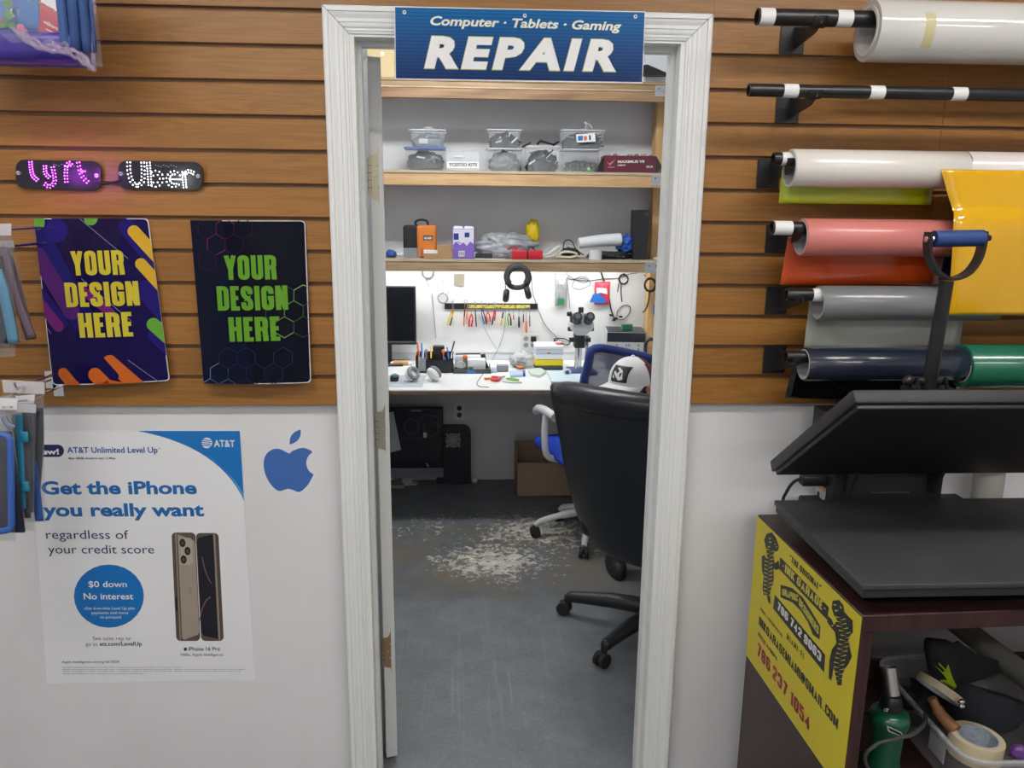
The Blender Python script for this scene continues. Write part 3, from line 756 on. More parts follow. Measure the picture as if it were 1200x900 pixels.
# ------------------------------------------------------------------ phone plan poster
YP = .0125
fp = lambda x, y: ay(x, y, YP)
q = [(34,504.5),(281,505),(299,797),(55,801)]
S = Surf(fp, (0,-.0003,0), clip=q)
b = new(mat('poster_paper', (.80,.80,.81), .32, bump=(6,.1,.003)))
P = [fp(*p) for p in q]
def pt(u, v): return P[0].lerp(P[1], u).lerp(P[3].lerp(P[2], u), v)
b.sheet(lambda u, v: pt(u, 1-v), 2, 2, .0006, False)
Ba, Bd, Bn = mat('att_blue', rgb(20,112,186), .35), mat('att_light_blue', rgb(92,160,214), .35), mat('navy_print', rgb(28,32,90), .35)
Bm = mat('mid_blue_print', rgb(30,86,160), .35); Bh = mat('headline_blue', rgb(24,104,172), .35); Bt = mat('tiny_print', rgb(110,110,125), .5)
S.poly(b, Ba, [(161,504.9)] + bez((161,504.9),(258,523),(286.6,588)) + [(281,505)])
S.k = 2; S.poly(b, Bd, bez((161,504.9),(258,523),(286.6,588), 20)[8:] + bez((161,504.9),(262,520),(286.6,588), 20)[8:][::-1]) if False else None
S.poly(b, Bd, bez((240,532),(270,548),(286.8,588)) + bez((286.3,580),(268,548),(240,532))); 
c = (242.5,519); S.poly(b, Mw, ell(*c, 6.2)); S.k = 3
for dy in (-4,-1.8,.4,2.6): S.poly(b, Ba, capsule(c[0]-6.5, c[1]+dy, c[0]+4.5, c[1]+dy+1.2, .55, 4))
S.text(b, Mw, 'AT&T', (251,523.6), (275.5,523.8), 8.6, .02)
S.k = 1; S.poly(b, Bn, rrect(26, 521, 75, 535.5, 7)); S.k = 2
S.text(b, Mw, 'new!', (42,532.6), (69.5,532.4), 7.0, .03)
S.text(b, Bm, 'AT&T Unlimited Level Up', (79,530.8), (185,530.6), 7.4, .02); S.text(b, Bn, '™', (185.5,527), (188,527), 2)
S.text(b, Bn, 'After 100GB, slowed to max 1.5 Mbps.', (80,538.2), (136,538), 2.6, .02)
S.text(b, Bh, 'Get the iPhone', (49.5,579.5), (231,579), 16.5, .032)
S.text(b, Bh, 'you really want', (51,605.2), (239.5,605), 16.5, .032)
S.text(b, Bn, 'regardless of', (54.5,631.2), (151,631.5), 10.8)
S.text(b, Bn, 'your credit score', (57,648.5), (181,648.5), 10.6)
S.k = 1; S.poly(b, Ba, ell(127.7, 698.5, 41, 37)); S.k = 2
for s, x0, x1, y, h, bo in (('$0 down',104,149,688,7.6,.012),('No interest',98.5,156.5,702.3,7.8,.015),('after 6-on-time Level Up plan',99,158,714.2,3.4,0),('payments and move',107.5,150.5,719.5,3.4,0),('to postpaid',117.5,142,724.5,3.4,0)):
    S.text(b, Mw, s, (x0,y), (x1,y), h, bo)
S.text(b, Bt, 'See sales rep or', (109,750), (154,750), 4.6); S.text(b, Bt, 'go to', (100.5,756.7), (114.5,756.7), 4.4); S.text(b, Bn, 'att.com/LevelUp', (117,756.7), (166.5,756.5), 4.8, .015)
S.text(b, Bn, 'iPhone 16 Pro', (221,762.4), (258,762.4), 4.6, .01); S.text(b, Bt, 'Hello, Apple Intelligence.', (212,768.5), (262.5,768.5), 3.4, .01)
S.poly(b, Bn, ell(217.3,760.6,1.9,2.1,10))
S.text(b, Bt, 'Apple Intelligence coming fall 2024.', (72.5,777), (140.5,776.6), 3.0, .01)
for k, (x1, y) in enumerate(((212,781.4),(287,783.8),(282,786),(168,788.8))):
    S.text(b, Bt, 'Apple Intelligence beta coming with a software update this fall see store for device terms limits and credit check details apply'[:int((x1-73)*.6)], (73,y+1), (x1,y+.9), 1.3)
# two phones printed on the poster
def phone(x0, y0, x1, y1, skx, front):
    body, dark, edge, cam_ = mat('phone_bronze', rgb(160,146,132), .35), mat('phone_glass', rgb(34,34,42), .25), mat('phone_edge', rgb(84,74,66), .35), mat('lens_black', rgb(20,20,24), .3)
    sh = lambda pts: [(x+(y-y0)*skx, y) for x, y in pts]
    S.k = 1; S.poly(b, edge, sh(rrect(x0, y0, x1, y1, 5)))
    S.k = 2
    if front:
        S.poly(b, mat('phone_edge_light', rgb(150,136,122), .35), sh(rrect(x1-6, y0+.6, x1-4, y1-.6, .9)))
        S.poly(b, dark, sh([(x0+.8,y0+9)]+[(x0+3,y0+5.5),(x1-8,y0+1.8),(x1-6.5,y0+3),(x1-6.5,y1-2.5),(x0+3,y1-6),(x0+.8,y1-10)]))
        S.k = 3; S.poly(b, mat('wallpaper_mauve', rgb(120,84,84), .3), bez((x0+8,y0+28),(x0+12,y0+50),(x1-8,y0+58))+bez((x1-8,y0+59.5),(x0+11,y0+51),(x0+7,y0+28))); S.poly(b, MATS['wallpaper_mauve'], bez((x0+3,y1-20),(x0+8,y1-50),(x1-9,y1-52))+bez((x1-9,y1-50.5),(x0+9,y1-48),(x0+4,y1-20)))
        S.k = 3; S.poly(b, edge, sh(rrect(x1-4,y0+78,x1-2,y0+92,.9)))
    else:
        S.poly(b, body, sh([(x0+7,y0+2),(x1-2,y0+9),(x1-.8,y0+14),(x1-.8,y1-10),(x1-3,y1-7),(x0+9,y1-1.5),(x0+7,y1-4)])); S.poly(b, mat('phone_edge_light', rgb(150,136,122), .35), sh(rrect(x0+4.2, y0+1, x0+5.6, y1-1, .6)))
        S.k = 3; S.poly(b, mat('camera_plate', rgb(176,166,154), .3), sh(rrect(x0+9,y0+6,x1-4,y0+38,4)))
        S.k = 4
        for cx, cy in ((x0+12.5,y0+12),(x0+18,y0+21.5),(x0+13,y0+31.5)): S.poly(b, cam_, sh(ell(cx, cy, 3.6, 5, 16))); 
        S.k = 5
        for cx, cy in ((x0+12.5,y0+12),(x0+18,y0+21.5),(x0+13,y0+31.5)): S.poly(b, edge, sh(ell(cx, cy, 1.6, 2.3, 12)))
        S.k = 3; S.poly(b, mat('phone_edge_light', rgb(150,136,122), .35), sh(ell(x0+19, y0+68, 2.3, 3.6, 12))); S.poly(b, cam_, sh(rrect(x0+1,y0+76,x0+3,y0+92,1)))
phone(201, 624, 229, 751, .045, False); phone(229.5, 624.5, 256, 751, .05, True)
single(b, 'poster', 'large white phone plan poster with blue headline and two phones, taped on the white wall', 'poster')
# blue apple decal
b = new(); S = Surf(lambda x, y: ay(x, y, .0135), (0,-.0004,0)); Ma = mat('blue_vinyl', rgb(62,104,172), .35)
def apple(n=60):
    left = [(339,531.5),(332,528),(326.5,526),(320,526.5),(313,531),(309.6,538),(309,546),(311,556),(316,566),(323,573.5),(328,575.5),(332,574.5),(338,572.8),(344,574.5),(349,576.5),(354,575),(361,568),(365.5,560),(367.2,556),(362.5,552.5),(359.3,546),(359.3,539),(362.5,533),(366,529.8),(362,526.8),(356,525),(350,525.6),(344,528),(341,529.5)]
    return [tuple(p[:2]) for p in cr([V((x,y,0)) for x,y in left], 3, True)]
o = apple(); P = [ay(x, y, .0135) for x, y in o]; n_ = len(P)
b.mat(Ma); b.add(P+[p+V((0,.0005,0)) for p in P], [tuple(range(n_))[::-1], tuple(range(n_,2*n_))]+[(i,(i+1)%n_,n_+(i+1)%n_,n_+i) for i in range(n_)])
lf_ = bez((339.5,521),(338,507),(352.3,503.4))+bez((352.3,503.4),(354,517),(339.5,521))[1:-1]
P = [ay(x, y, .0135) for x, y in lf_]; n_ = len(P); b.add(P+[p+V((0,.0005,0)) for p in P], [tuple(range(n_))[::-1], tuple(range(n_,2*n_))]+[(i,(i+1)%n_,n_+(i+1)%n_,n_+i) for i in range(n_)])
single(b, 'apple_decal', 'blue bitten apple decal on the white wall right of the poster', 'sticker')
# ------------------------------------------------------------------ bags on pegs at the left edge
def pouch(c0, c1, zt, zb, y0, th, skew=0, seed=0, wr=.004, nu=16, nv=22, fy=0):
    """transparent pillow pouch: x range c0..c1 at depth y0, thickness th"""
    def fn(side):
        def f(u, v):
            e = max(0, sin(pi*min(1,max(0,u))))**.55*max(0, sin(pi*min(1,max(0,v*.96))))**.5
            n_ = noise.noise(V((u*6+seed, v*8, side*3)))*wr + noise.noise(V((u*16+seed, v*5, side*7+4)))*wr*.6
            x = c0+(c1-c0)*u+skew*v; z = zt+(zb-zt)*v
            return V((x, y0+side*(th/2*e)+n_*e+fy*v, z))
        return f
    return fn
def pouch_mb(m, *a, **k):
    b = new(m); f = pouch(*a, **k); b.sheet(f(-1), 16, 22); b.sheet(f(1), 16, 22); return b
def peg(t, x, z, y1):
    b = new(M_chrome); b.tube(cr([V((x,-.006,z)), V((x,y1+.02,z)), V((x,y1,z+.003)), V((x,y1-.008,z+.014))], 5), .0032, 8)
    b.box(x-.012, x+.012, -.013, -.0105, z-.022, z+.02); part(b, 'peg_hook', t)
M_film = mat('crinkled_plastic_bag', (.34,.35,.37), .12, alpha=.20, bump=((34,34,22),1,.010), coat=1); M_label = mat('paper_label', (.72,.72,.73), .5)
M_film2 = mat('clear_header_film', (.8,.8,.82), .15, alpha=.45, bump=((30,30,30),.8,.005))
# (a) big pack with printed card and fabric at the top
g = lambda x, y, Y=-.20: ay(x, y, Y)
x0 = g(-70, 0).x; x1 = g(106, 20).x; zt = g(50,-70).z; zb = g(50, 72).z
t = thing('gift_bag_pack', 'clear pack of blue fabric with red tag and violet base, top left of slat wall', 'packaged goods', g(40, 78))
Mden = mat('blue_fabric', rgb(70,104,160), .8, bump=((200,200,200),.4,.002), var=((14,14,3),rgb(44,70,120),.42,.6))
def fold(xa, xb, za, zb_, y, amp, k, m, n=24):
    b = new(m); b.sheet(lambda u, v: V((xa+(xb-xa)*u, y-amp*abs(sin(pi*k*u))**.7+.004*noise.noise(V((u*5,v*4,k))), za+(zb_-za)*v)), n, 8, .004); return b
part(fold(g(66,0).x, g(111,0).x, zt, g(90,62).z, -.19, .02, 3.5, Mden), 'folded_fabric', t)
part(fold(x0, g(42,0).x, zt, g(20,36).z, -.18, .006, 1.5, mat('blue_printed_card', rgb(54,110,176), .5)), 'picture_card', t)
b = new(mat('red_tag', rgb(176,32,58), .4)); Sg = Surf(lambda x, y: g(x, y, -.203), (0,-.0005,0))
Sg.poly(b, MATS['red_tag'], [(48,2),(68,12),(69,52),(58,52),(45,43)]); Sg.k = 2; Sg.poly(b, M_label, [(47,-8),(66,-8),(67,13),(48,2)])
Sg.text(b, M_label, 'wallcare', (51,27), (68,36), 5, .02, upv=(51,22)); Sg.poly(b, M_label, line(54,34,68,41,.8)); Sg.poly(b, M_label, line(54,38,66,44,.8))
part(b, 'hang_tag', t)
b = new(mat('leaf_print', rgb(82,130,70), .6)); Sg.k = 1
for (cx, cy, rx, ry) in ((9,4,7,9),(10,18,8,8),(4,28,8,6),(14,30,6,5)): Sg.poly(b, MATS['leaf_print'], ell(cx, cy, rx*.8, ry*.75, 12))
Sg.k = 2; Mpk = mat('flower_pink', rgb(205,120,140), .6); Mrd = mat('flower_red', rgb(200,60,50), .6)
for (cx, cy) in ((24,32),(28,37),(33,43)): Sg.poly(b, Mpk, ell(cx, cy, 5, 4, 9))
Sg.poly(b, Mrd, [(-4,18),(4,24),(-4,27)]); part(b, 'printed_flowers', t)
b = new(mat('violet_cushion', rgb(60,48,136), .35, bump=(30,.4,.004))); zv = g(40,34).z; zv2 = g(40,72).z
b.rbox(x0, g(92,60).x, -.21, -.11, zv2, zv, .02, 4); part(b, 'violet_base', t)
b = new(mat('glossy_wrap', (.75,.77,.82), .08, alpha=.16, bump=((30,30,24),1,.012), coat=1)); f = pouch(x0-.02, x1, zt+.02, g(50,74).z, -.165, .12, seed=3, wr=.012); b.sheet(f(-1), 26, 26); b.sheet(f(1), 16, 16)
part(b, 'plastic_wrap', t)
M_tw = mat('twisted_wrap', (.60,.48,.64), .1, alpha=.20, bump=((60,60,60),1,.01), coat=1); b = new(M_tw)
for k in range(5):
    P = cr([g(x+k*2.2, y+(k-2)*2.4, -.222-.004*k) for x, y in ((14,37),(30,48),(45,53),(62,55),(80,60),(95,70),(103,80))], 5)
    b.tube([p+V((noise.noise(p*60+V((k,0,0)))*.012, 0, noise.noise(p*70+V((0,k,0)))*.012)) for p in P], [.0025+.006*abs(noise.noise(p*50+V((k,k,0)))) for p in P], 6)
part(b, 'twisted_wrap', t); b = new(M_tw)
for k in range(3):
    P = [g(108+k*1.4+noise.noise(V((k,j*.7,0)))*1.5, -12+j*7, -.21) for j in range(14)]; b.tube(P, [.0009+.0009*((j*7+k)%3) for j in range(14)], 5)
part(b, 'edge_crease', t); peg(t, x0+.06, zt-.02, -.22)
# (b) small narrow pouches below
def goods(label, px0, px1, pyt, pyb, Y, skpx, contents, hdr, seed, hx=None):
    A = ay(px0, pyt, Y); B_ = ay(px1, pyt, Y); Z1 = ay((px0+px1)/2, pyb, Y); sk = ay(px1+skpx, pyb, Y).x-ay(px1, pyb, Y).x + (ay(px1,pyb,Y).x-B_.x)
    t = thing('hanging_pouch', label, 'packaged goods', ((A.x+B_.x)/2, Y, Z1.z), 'clear accessory pouches on pegs')
    contents(t, Y)
    f = pouch(A.x, B_.x, A.z, Z1.z, Y, .022, sk, seed); b = new(M_film); b.sheet(f(-1), 18, 24); b.sheet(f(1), 12, 16); part(b, 'clear_pouch', t)
    Sh = Surf(lambda x, y: ay(x, y, Y-.013), (0,-.0004,0)); b = new(M_film2)
    h = hdr; P = [ay(x, y, Y-.006) for x, y in h]; b.add(P+[p+V((0,.001,0)) for p in P], [(3,2,1,0),(4,5,6,7)]+[(i,(i+1)%4,4+(i+1)%4,4+i) for i in range(4)])
    part(b, 'header_strip', t)
    peg(t, (hx if hx is not None else (A.x+B_.x)/2), A.z-.012, Y-.03)
    return t, Sh
Mb1, Mb2, Mtq, Mdk = mat('blue_case', rgb(58,98,176), .4), mat('steel_blue_strap', rgb(86,132,160), .5), mat('turquoise_plastic', rgb(42,128,160), .4), mat('dark_navy_case', rgb(26,32,48), .45)
def barpx(m, pts, Y, w, name, t, r=None):
    b = new(m); P = cr([ay(x, y, Y) for x, y in pts], 6)
    W_ = w; 
    rings = []
    for i, p in enumerate(P):
        a = P[max(i-1,0)]; c = P[min(i+1,len(P)-1)]; d = (c-a).normalized(); s_ = d.cross(V((0,-1,0))).normalized()*W_/2; n_ = V((0,W_*.18,0))
        rings.append([p-s_-n_*.5, p-s_*.6-n_, p+s_*.6-n_, p+s_-n_*.5, p+s_+n_, p-s_+n_])
    b.loft(rings, True, True); return part(b, name, t)
def cA(t, Y):
    barpx(Mdk, [(-6,300),(0,350),(6,402)], Y, .030, 'dark_strap', t); barpx(Mb2, [(-4,316),(6,350),(16,402)], Y-.006, .022, 'blue_strap', t); barpx(mat('brown_strap', rgb(96,78,92), .5), [(4,290),(20,350),(38,396)], Y+.004, .016, 'brown_strap', t)
t, Sh = goods('clear pouch of dark and steel blue straps on a peg, left of the navy panel', -24, 14, 262, 418, -.20, 4, cA, [(-24,262),(13,262),(13,276),(-24,276)], 1)
def cA2(t, Y): barpx(mat('maroon_strip', rgb(84,58,74), .5), [(8,300),(22,350),(36,398)], Y, .02, 'maroon_strip', t)
t2, _ = goods('narrow crinkled pouch slanting right behind the strap pouch, left edge of slat wall', -2, 15, 282, 398, -.16, 26, cA2, [(-4,282),(15,282),(17,290),(-2,290)], 8)
# (c) three pouches lower, over the poster corner
def phonecase(t, Y, q, m, w, name):
    """open rectangular bumper outlined through pixel corners q"""
    b = new(m); P = [ay(x, y, Y) for x, y in q]; pts = []
    for i in range(4):
        p, a, c = P[i], P[i-1], P[(i+1)%4]; e1 = (a-p).normalized()*.012; e2 = (c-p).normalized()*.012
        pts += [p+e1, p+(e1+e2)*.3, p+e2]
    b.tube(pts, w, 8, True); return part(b, name, t)
def plate(m, q, Y, t):
    a, c = ay(q[0], q[1], Y), ay(q[2], q[3], Y); b = new(m); b.rbox(a.x, c.x, Y, Y+.006, c.z, a.z, .003, 2); part(b, 'dark_plate', t)
def cC(t, Y):
    plate(Mdk, (26,476,47,604), Y+.003, t); barpx(Mdk, [(41,478),(42,520),(38,575)], Y, .03, 'dark_case', t); barpx(mat('blue_strip', rgb(48,84,150), .4), [(38,540),(42,575),(46,610)], Y-.008, .018, 'blue_strip', t)
t3, S3 = goods('clear pouch with a dark case and folded flap, rightmost pouch over the poster', 6, 51, 446, 612, -.17, 2, cC, [(2,445),(52,448),(52,462),(4,460)], 11)
def cB(t, Y):
    plate(mat('black_glass_case', (.012,.014,.02), .3), (12,486,36,608), Y+.006, t); barpx(Mdk, [(32,484),(33,530),(33,600)], Y+.004, .02, 'black_case', t); barpx(Mtq, [(22,486),(23,510),(25,560),(26,596)], Y-.01, .014, 'turquoise_frame', t)
    b = new(Mtq)
    for (x, y) in ((29,512),(30,570)):
        b = new(Mtq); c = ay(x, y, Y-.012); b.rbox(c.x-.008, c.x+.008, c.y-.004, c.y+.004, c.z-.012, c.z+.012, .003, 2)
        part(b, 'turquoise_clip', t)
t4, S4 = goods('clear pouch with a turquoise frame and black case, middle pouch over the poster', -8, 42, 470, 622, -.20, -2, cB, [(-8,470),(42,474),(42,484),(-8,482)], 21)
def cD(t, Y):
    phonecase(t, Y-.004, [(-22,508),(12,510),(14,621),(-20,624)], Mb1, .0075, 'blue_bumper')
    b = new(Mdk); A = ay(-22,505,Y+.008); B_ = ay(15,505,Y+.008); Z_ = ay(0,624,Y+.008); b.rbox(A.x, B_.x, Y+.002, Y+.010, Z_.z, A.z, .004, 2); part(b, 'dark_back_card', t)
    barpx(mat('pale_card', rgb(120,130,150), .5), [(4,488),(8,497),(16,502)], Y-.012, .012, 'foil_strip', t)
t5, S5 = goods('clear pouch with a bright blue phone bumper, lowest and leftmost over the poster', -26, 18, 464, 634, -.235, 0, cD, [(-26,466),(20,466),(20,481),(-26,481)], 31)
b = new(M_label); S5.poly(b, M_label, [(-26,466),(20,467),(20,480),(-26,479)]); S5.k = 2; S5.text(b, M_black, 'UC / 15R', (3,478.5), (16,478.3), 2.4, .02); part(b, 'paper_label', t5)
b = new(M_label); S3.poly(b, M_label, [(18,464),(41,462),(40,473),(19,472)]); S3.k = 2; S3.text(b, M_black, 'iPHONEX', (22,471), (33,470), 2.2, .02); part(b, 'paper_label', t3)

# the light the lit dots throw on the wall round them
for px, py, c, e in ((54,204,(.55,.04,1),.06),(88,204,(.55,.04,1),.06),(188,207,(.9,.95,1),.03)):
    ld = bpy.data.lights.new('led_glow', 'POINT'); ld.energy = e*3; ld.color = c; ld.shadow_soft_size = .02
    lo = bpy.data.objects.new('led_glow', ld); C.objects.link(lo); lo.location = ay(px, py, YB-.075)
# ------------------------------------------------------------------ vinyl racks on the right slat wall
M_tape = mat('white_tape', (.78,.78,.76), .55, bump=(120,.3,.001))
M_core = mat('grey_card_core', (.50,.50,.49), .6); M_corered = mat('red_core_label', rgb(170,40,60), .5)
YRD = -.14
def bracket(t, px, py0, py1, xe, ye):
    """plate on the wall spanning px; gusset to the rod"""
    A = ay(px[0], py0, SLY); B_ = ay(px[1], py1, SLY); b = new(M_blackm)
    b.rbox(A.x, B_.x, SLY-.004, SLY-.0002, B_.z, A.z, .0015, 1); xc = (A.x+B_.x)/2
    b2 = new(M_blackm)
    MX = Matrix(((0,0,1,0),(1,0,0,0),(0,1,0,0),(0,0,0,1)))
    b2.prism([(SLY-.003, A.z-.004),(SLY-.003, B_.z+.008),(SLY-.016, B_.z+.010),(ye+.010, xe-.028),(ye-.018, xe-.014),(ye-.018, xe-.006),(ye+.02, xe-.013)], xc-.0015+.004, xc+.0015+.004, MX)
    part(b, 'wall_plate', t); part(b2, 'gusset', t); return xc
def cradle(t, xc, zc, r, Y):
    b = new(M_blackm); MX = Matrix.Translation(V((xc-.012, Y, zc))) @ Matrix(((0,0,1,0),(1,0,0,0),(0,1,0,0),(0,0,0,1)))
    b.lathe([(r+.0005,0),(r+.003,0),(r+.003,.030),(r+.0005,.030),(r+.0005,0)], 20, MX, True, False, pi*.98, pi*2.02); part(b, 'rod_cradle', t)
def rod(label, px0, py0, py1h, plate, tapes, x1=1.75, Y=YRD, r=None, lit_end=False, slope=0):
    """px0 left end, py0 centre, py1h half height in pixels"""
    c = ay(px0, py0, Y); sc_ = (ay(px0, py0-py1h, Y)-c).length; r = r or sc_
    t = thing('vinyl_rack', label, 'rack', (c.x, Y, c.z), 'rod racks on the right slat wall')
    xc = bracket(t, plate[:2], plate[2], plate[3], c.z, Y); cradle(t, max(xc, c.x+.014), c.z, r, Y)
    xc2 = 1.62; b = new(M_blackm); b.rbox(xc2-.022, xc2+.022, SLY-.004, SLY-.0002, c.z-.09, c.z-.02, .0015, 1); part(b, 'wall_plate', t)
    b = new(M_blackm); b.box(xc2-.0015, xc2+.0015, Y-.012, SLY-.004, c.z-.04, c.z-r-.003); part(b, 'gusset', t)
    b = new(M_blackm); b.pipe((c.x, Y, c.z), (x1, Y, c.z), r, r*.78, 24); rd = part(b, 'rod', t)
    for a, e in tapes:
        xa, xe_ = ay(a, py0, Y).x, ay(e, py0, Y).x; b = new(M_tape); b.pipe((max(xa,c.x-.0004), Y, c.z), (xe_, Y, c.z), r+.0007, r, 24); part(b, 'white_tape', rd)
    return t, c, r
t, c1, r1 = rod('topmost black rod rack with two white tape bands, holding the fat clear roll', 887, 19.5, 10.2, (915,941,30,64), [(889,906),(979,997)])
t, c2_, r2 = rod('empty black rod rack with three white tape bands, second from the top', 877, 105.5, 7.8, (910,935,113,145), [(917,934),(1018,1035),(1114.5,1131.5)], Y=-.145)
t, c3, r3 = rod('black rod rack under the white rolls, third from the top', 906, 186, 7.6, (888,912,186,221), [(915,931)])
t, c4, r4 = rod('black rod rack holding the pink roll, its end wrapped in white tape', 904, 267, 8, (898,922,263,296), [(906,927)])
t, c5, r5 = rod('black rod rack holding the grey roll, white tape near the roll end', 921, 345.5, 7.5, (898,921,336,368), [(951,963)])
t, c6, r6 = rod('lowest black rod rack holding the navy and green rolls', 920.5, 418, 7.2, (895,919,405,437), [])
def vroll(name, label, pxl, yt, yb, colm, pxr=None, x1=1.70, Y=YRD, rodc=None, core=.0375, rodr=.0145, coat_col=None, rings=None, thick=None, corem=None):
    """yt/yb: top and bottom pixel rows at the left end"""
    A = ay(pxl, yt, Y); B_ = ay(pxl, yb, Y); R_ = (A.z-B_.z)/2*.985
    zc = rodc.z-(min(core, R_-.0065)-rodr)+.0006 if rodc is not None else (A.z+B_.z)/2
    yc = Y
    xe = ay(pxr, (yt+yb)/2, Y).x if pxr else x1
    t = thing(name, label, 'vinyl roll', ((A.x+xe)/2, Y, zc-R_), 'vinyl rolls on the rod racks')
    core = min(core, R_-.0065); c = core+.003
    b = new(corem or M_core); b.pipe((A.x-.001, yc, zc), (xe+.001, yc, zc), c, core, 36)
    part(b, 'cardboard_core', t)
    b = new(colm); b.smooth = True
    MX = Matrix.Translation(V((A.x, yc, zc))) @ Matrix(((0,0,1,0),(1,0,0,0),(0,1,0,0),(0,0,0,1)))
    L_ = xe-A.x
    b.lathe([(c,.0),(R_-.001,.0)], 48, MX, False, False).lathe([(R_-.001,0),(R_,.001),(R_,L_-.001),(R_-.001,L_)], 48, MX, True, False).lathe([(R_-.001,L_),(c,L_)], 48, MX, False, False)
    part(b, 'vinyl', t)
    return t, A.x, xe, zc, R_
def vm(name, c, r=.22, coat=.6): return mat(name, rgb(*c), r, coat=coat, bump=((3,14,14),.1,.004))
M_wroll = vm('white_release_paper', (222,216,208), .3); M_clr = vm('clear_film_roll', (206,204,198), .12, 1)
# 1: fat clear film
t, xa, xe, z1, R1 = vroll('film_roll', 'fat roll of clear film with white core on the topmost rod', 1020, -2, 72.5, M_clr, rodc=c1, core=.0415, rodr=r1, Y=-.14, corem=mat('white_plastic_core', (.72,.70,.68), .35))
b = new(mat('yellowed_tape', rgb(214,204,150), .4, alpha=.7)); xm = ay(1085, 20, -.2).x
MX = Matrix.Translation(V((xm, YRD, z1))) @ Matrix(((0,0,1,0),(1,0,0,0),(0,1,0,0),(0,0,0,1)))
b.lathe([(R1+.0006,0),(R1+.0006,.022)], 12, MX @ Matrix.Shear('XY', 4, (0,0)), True, False, pi*.86, pi*1.22); part(b, 'tape_patch', t)
b = new(M_white); b.pipe((xa-.002, YRD, z1), (xa+.004, YRD, z1), R1*.80, R1*.72, 36); part(b, 'core_flange', t)
# 3: two white rolls
t, xa3, xb3, z3, R3 = vroll('vinyl_roll', 'white backed vinyl roll with a lime sheet hanging below, third rod', 927, 175, 220.5, M_wroll, 1127.5, rodc=c3)
b = new(M_black); b.lathe([(R3+.0003,0),(R3+.0003,.0018)], 40, Matrix.Translation(V((xb3-.0015, YRD, z3))) @ Matrix(((0,0,1,0),(1,0,0,0),(0,1,0,0),(0,0,0,1))), True, False); part(b, 'edge_line', t)
t, xa3b, xe3b, z3b, R3b = vroll('vinyl_roll', 'white backed vinyl roll whose yellow sheet hangs down, third rod at right', 1128.5, 180.5, 226, vm('pinkish_release_paper', (220,210,206), .3), rodc=c3)
# 4 pink, 5 grey, 6 navy, 6 green
t, xa4, xe4, z4, R4 = vroll('vinyl_roll', 'salmon pink vinyl roll on the fourth rod', 940, 259.5, 304, vm('salmon_backing', (206,122,114), .35, .3), 1134, rodc=c4)
t, xa5, xe5, z5, R5 = vroll('vinyl_roll', 'matte grey vinyl roll on the fifth rod', 960, 337, 378, vm('grey_vinyl', (118,120,122), .3, .4), 1166, rodc=c5)
t, xa6, xe6, z6, R6 = vroll('vinyl_roll', 'dark navy vinyl roll on the lowest rod', 943, 411, 450, vm('navy_vinyl', (38,44,60), .25, .5), 1127, rodc=c6)
t, xa7, xe7, z7, R7 = vroll('vinyl_roll', 'green vinyl roll on the lowest rod, right of the navy roll', 1128, 412, 462, vm('green_vinyl', (40,112,86), .22, .6), rodc=c6)
# sheets hanging from the rolls
def hang(name, label, xl, xr, zc, R_, m, zb, ang0=pi*.5, lean=0, wav=.003, m2=None):
    """sheet leaving the roll at its wall side and hanging to zb"""
    b = new(m); y0 = YRD+R_+.0025
    def f(u, v):
        x = xl+(xr-xl)*u; z = zc+(zb-zc)*v
        return V((x, y0+lean*v+wav*sin(u*7+v*2)*v, z))
    b.sheet(f, 16, 8, .0006); return single(b, name, label, 'vinyl sheet', 'vinyl sheets hanging from the rolls')
def zpx(px, py, Y): return ay(px, py, Y).z
hang('vinyl_sheet', 'lime green sheet hanging just below the white roll', xa3, ay(1091,240,-.095).x, z3, R3, vm('lime_film', (176,190,20), .25), zpx(1000, 239, -.095))
hang('vinyl_sheet', 'orange sheet hanging below the salmon pink roll', xa4-.012, ay(1099,334,-.075).x, z4, R4, vm('orange_film', (206,78,26), .22, .8), zpx(1000, 334, -.07), lean=.02)
hang('vinyl_sheet', 'navy sheet corner below the salmon pink roll beside the yellow sheet', ay(1102,320,-.085).x, ay(1134,320,-.085).x, z4, R4, vm('navy_film', (24,28,62), .25), zpx(1110, 329, -.085), lean=.012)
hang('vinyl_sheet', 'pale silver grey sheet hanging below the grey roll', xa5-.002, ay(1120,408,-.08).x, z5, R5, vm('silver_film', (162,164,156), .2, .8), zpx(1030, 407.5, -.08), wav=.006)
hang('vinyl_sheet', 'glossy black sheet hanging below the navy roll', xa6-.006, ay(1127,460,-.07).x, z6, R6, vm('black_film', (8,9,14), .1, 1), zpx(960, 466.5, -.065), lean=.028, wav=.006)
# the big yellow sheet comes off the front of its roll and bulges over the pink roll
b = new(vm('yellow_film', (226,172,14), .16, 1))
ym = [(1104.5,227),(1111,243),(1117.6,262),(1117,306),(1113,340),(1110,369)]; yd = [-.168,-.188,-.205,-.200,-.196,-.190]
L_ = [ay(p[0], p[1], y) for p, y in zip(ym, yd)]; xs = xa3b-.012
zt = z3b-R3b*.6; path = [V((0, YRD-R3b*1.02, z3b))] + [V((0, y, ay(1117, p[1], y).z)) for p, y in zip(ym, yd)]
path[1] = V((0, -.1875, path[1].z)); path[2].y = -.190
pc = cr(path, 6)
def fy(u, v):
    i = v*(len(pc)-1); k = min(int(i), len(pc)-2); p = pc[k].lerp(pc[k+1], i-k)
    zf = (z3b-p.z)
    xl = ay(1116.5-max(0, (1-zf/.09))*13*1.0 if zf < .09 else 1117.6-(zf-.09)*34, ay_pix(p), p.y).x
    return V((xl+(1.70-xl)*u, p.y-.006*sin(u*5+v*3)*min(1, zf*6), p.z))
def ay_pix(p):
    d = p-CAM; zc_ = d.dot(_f); return 450-F*d.dot(_u)/zc_
b.sheet(fy, 24, 30, .0006)
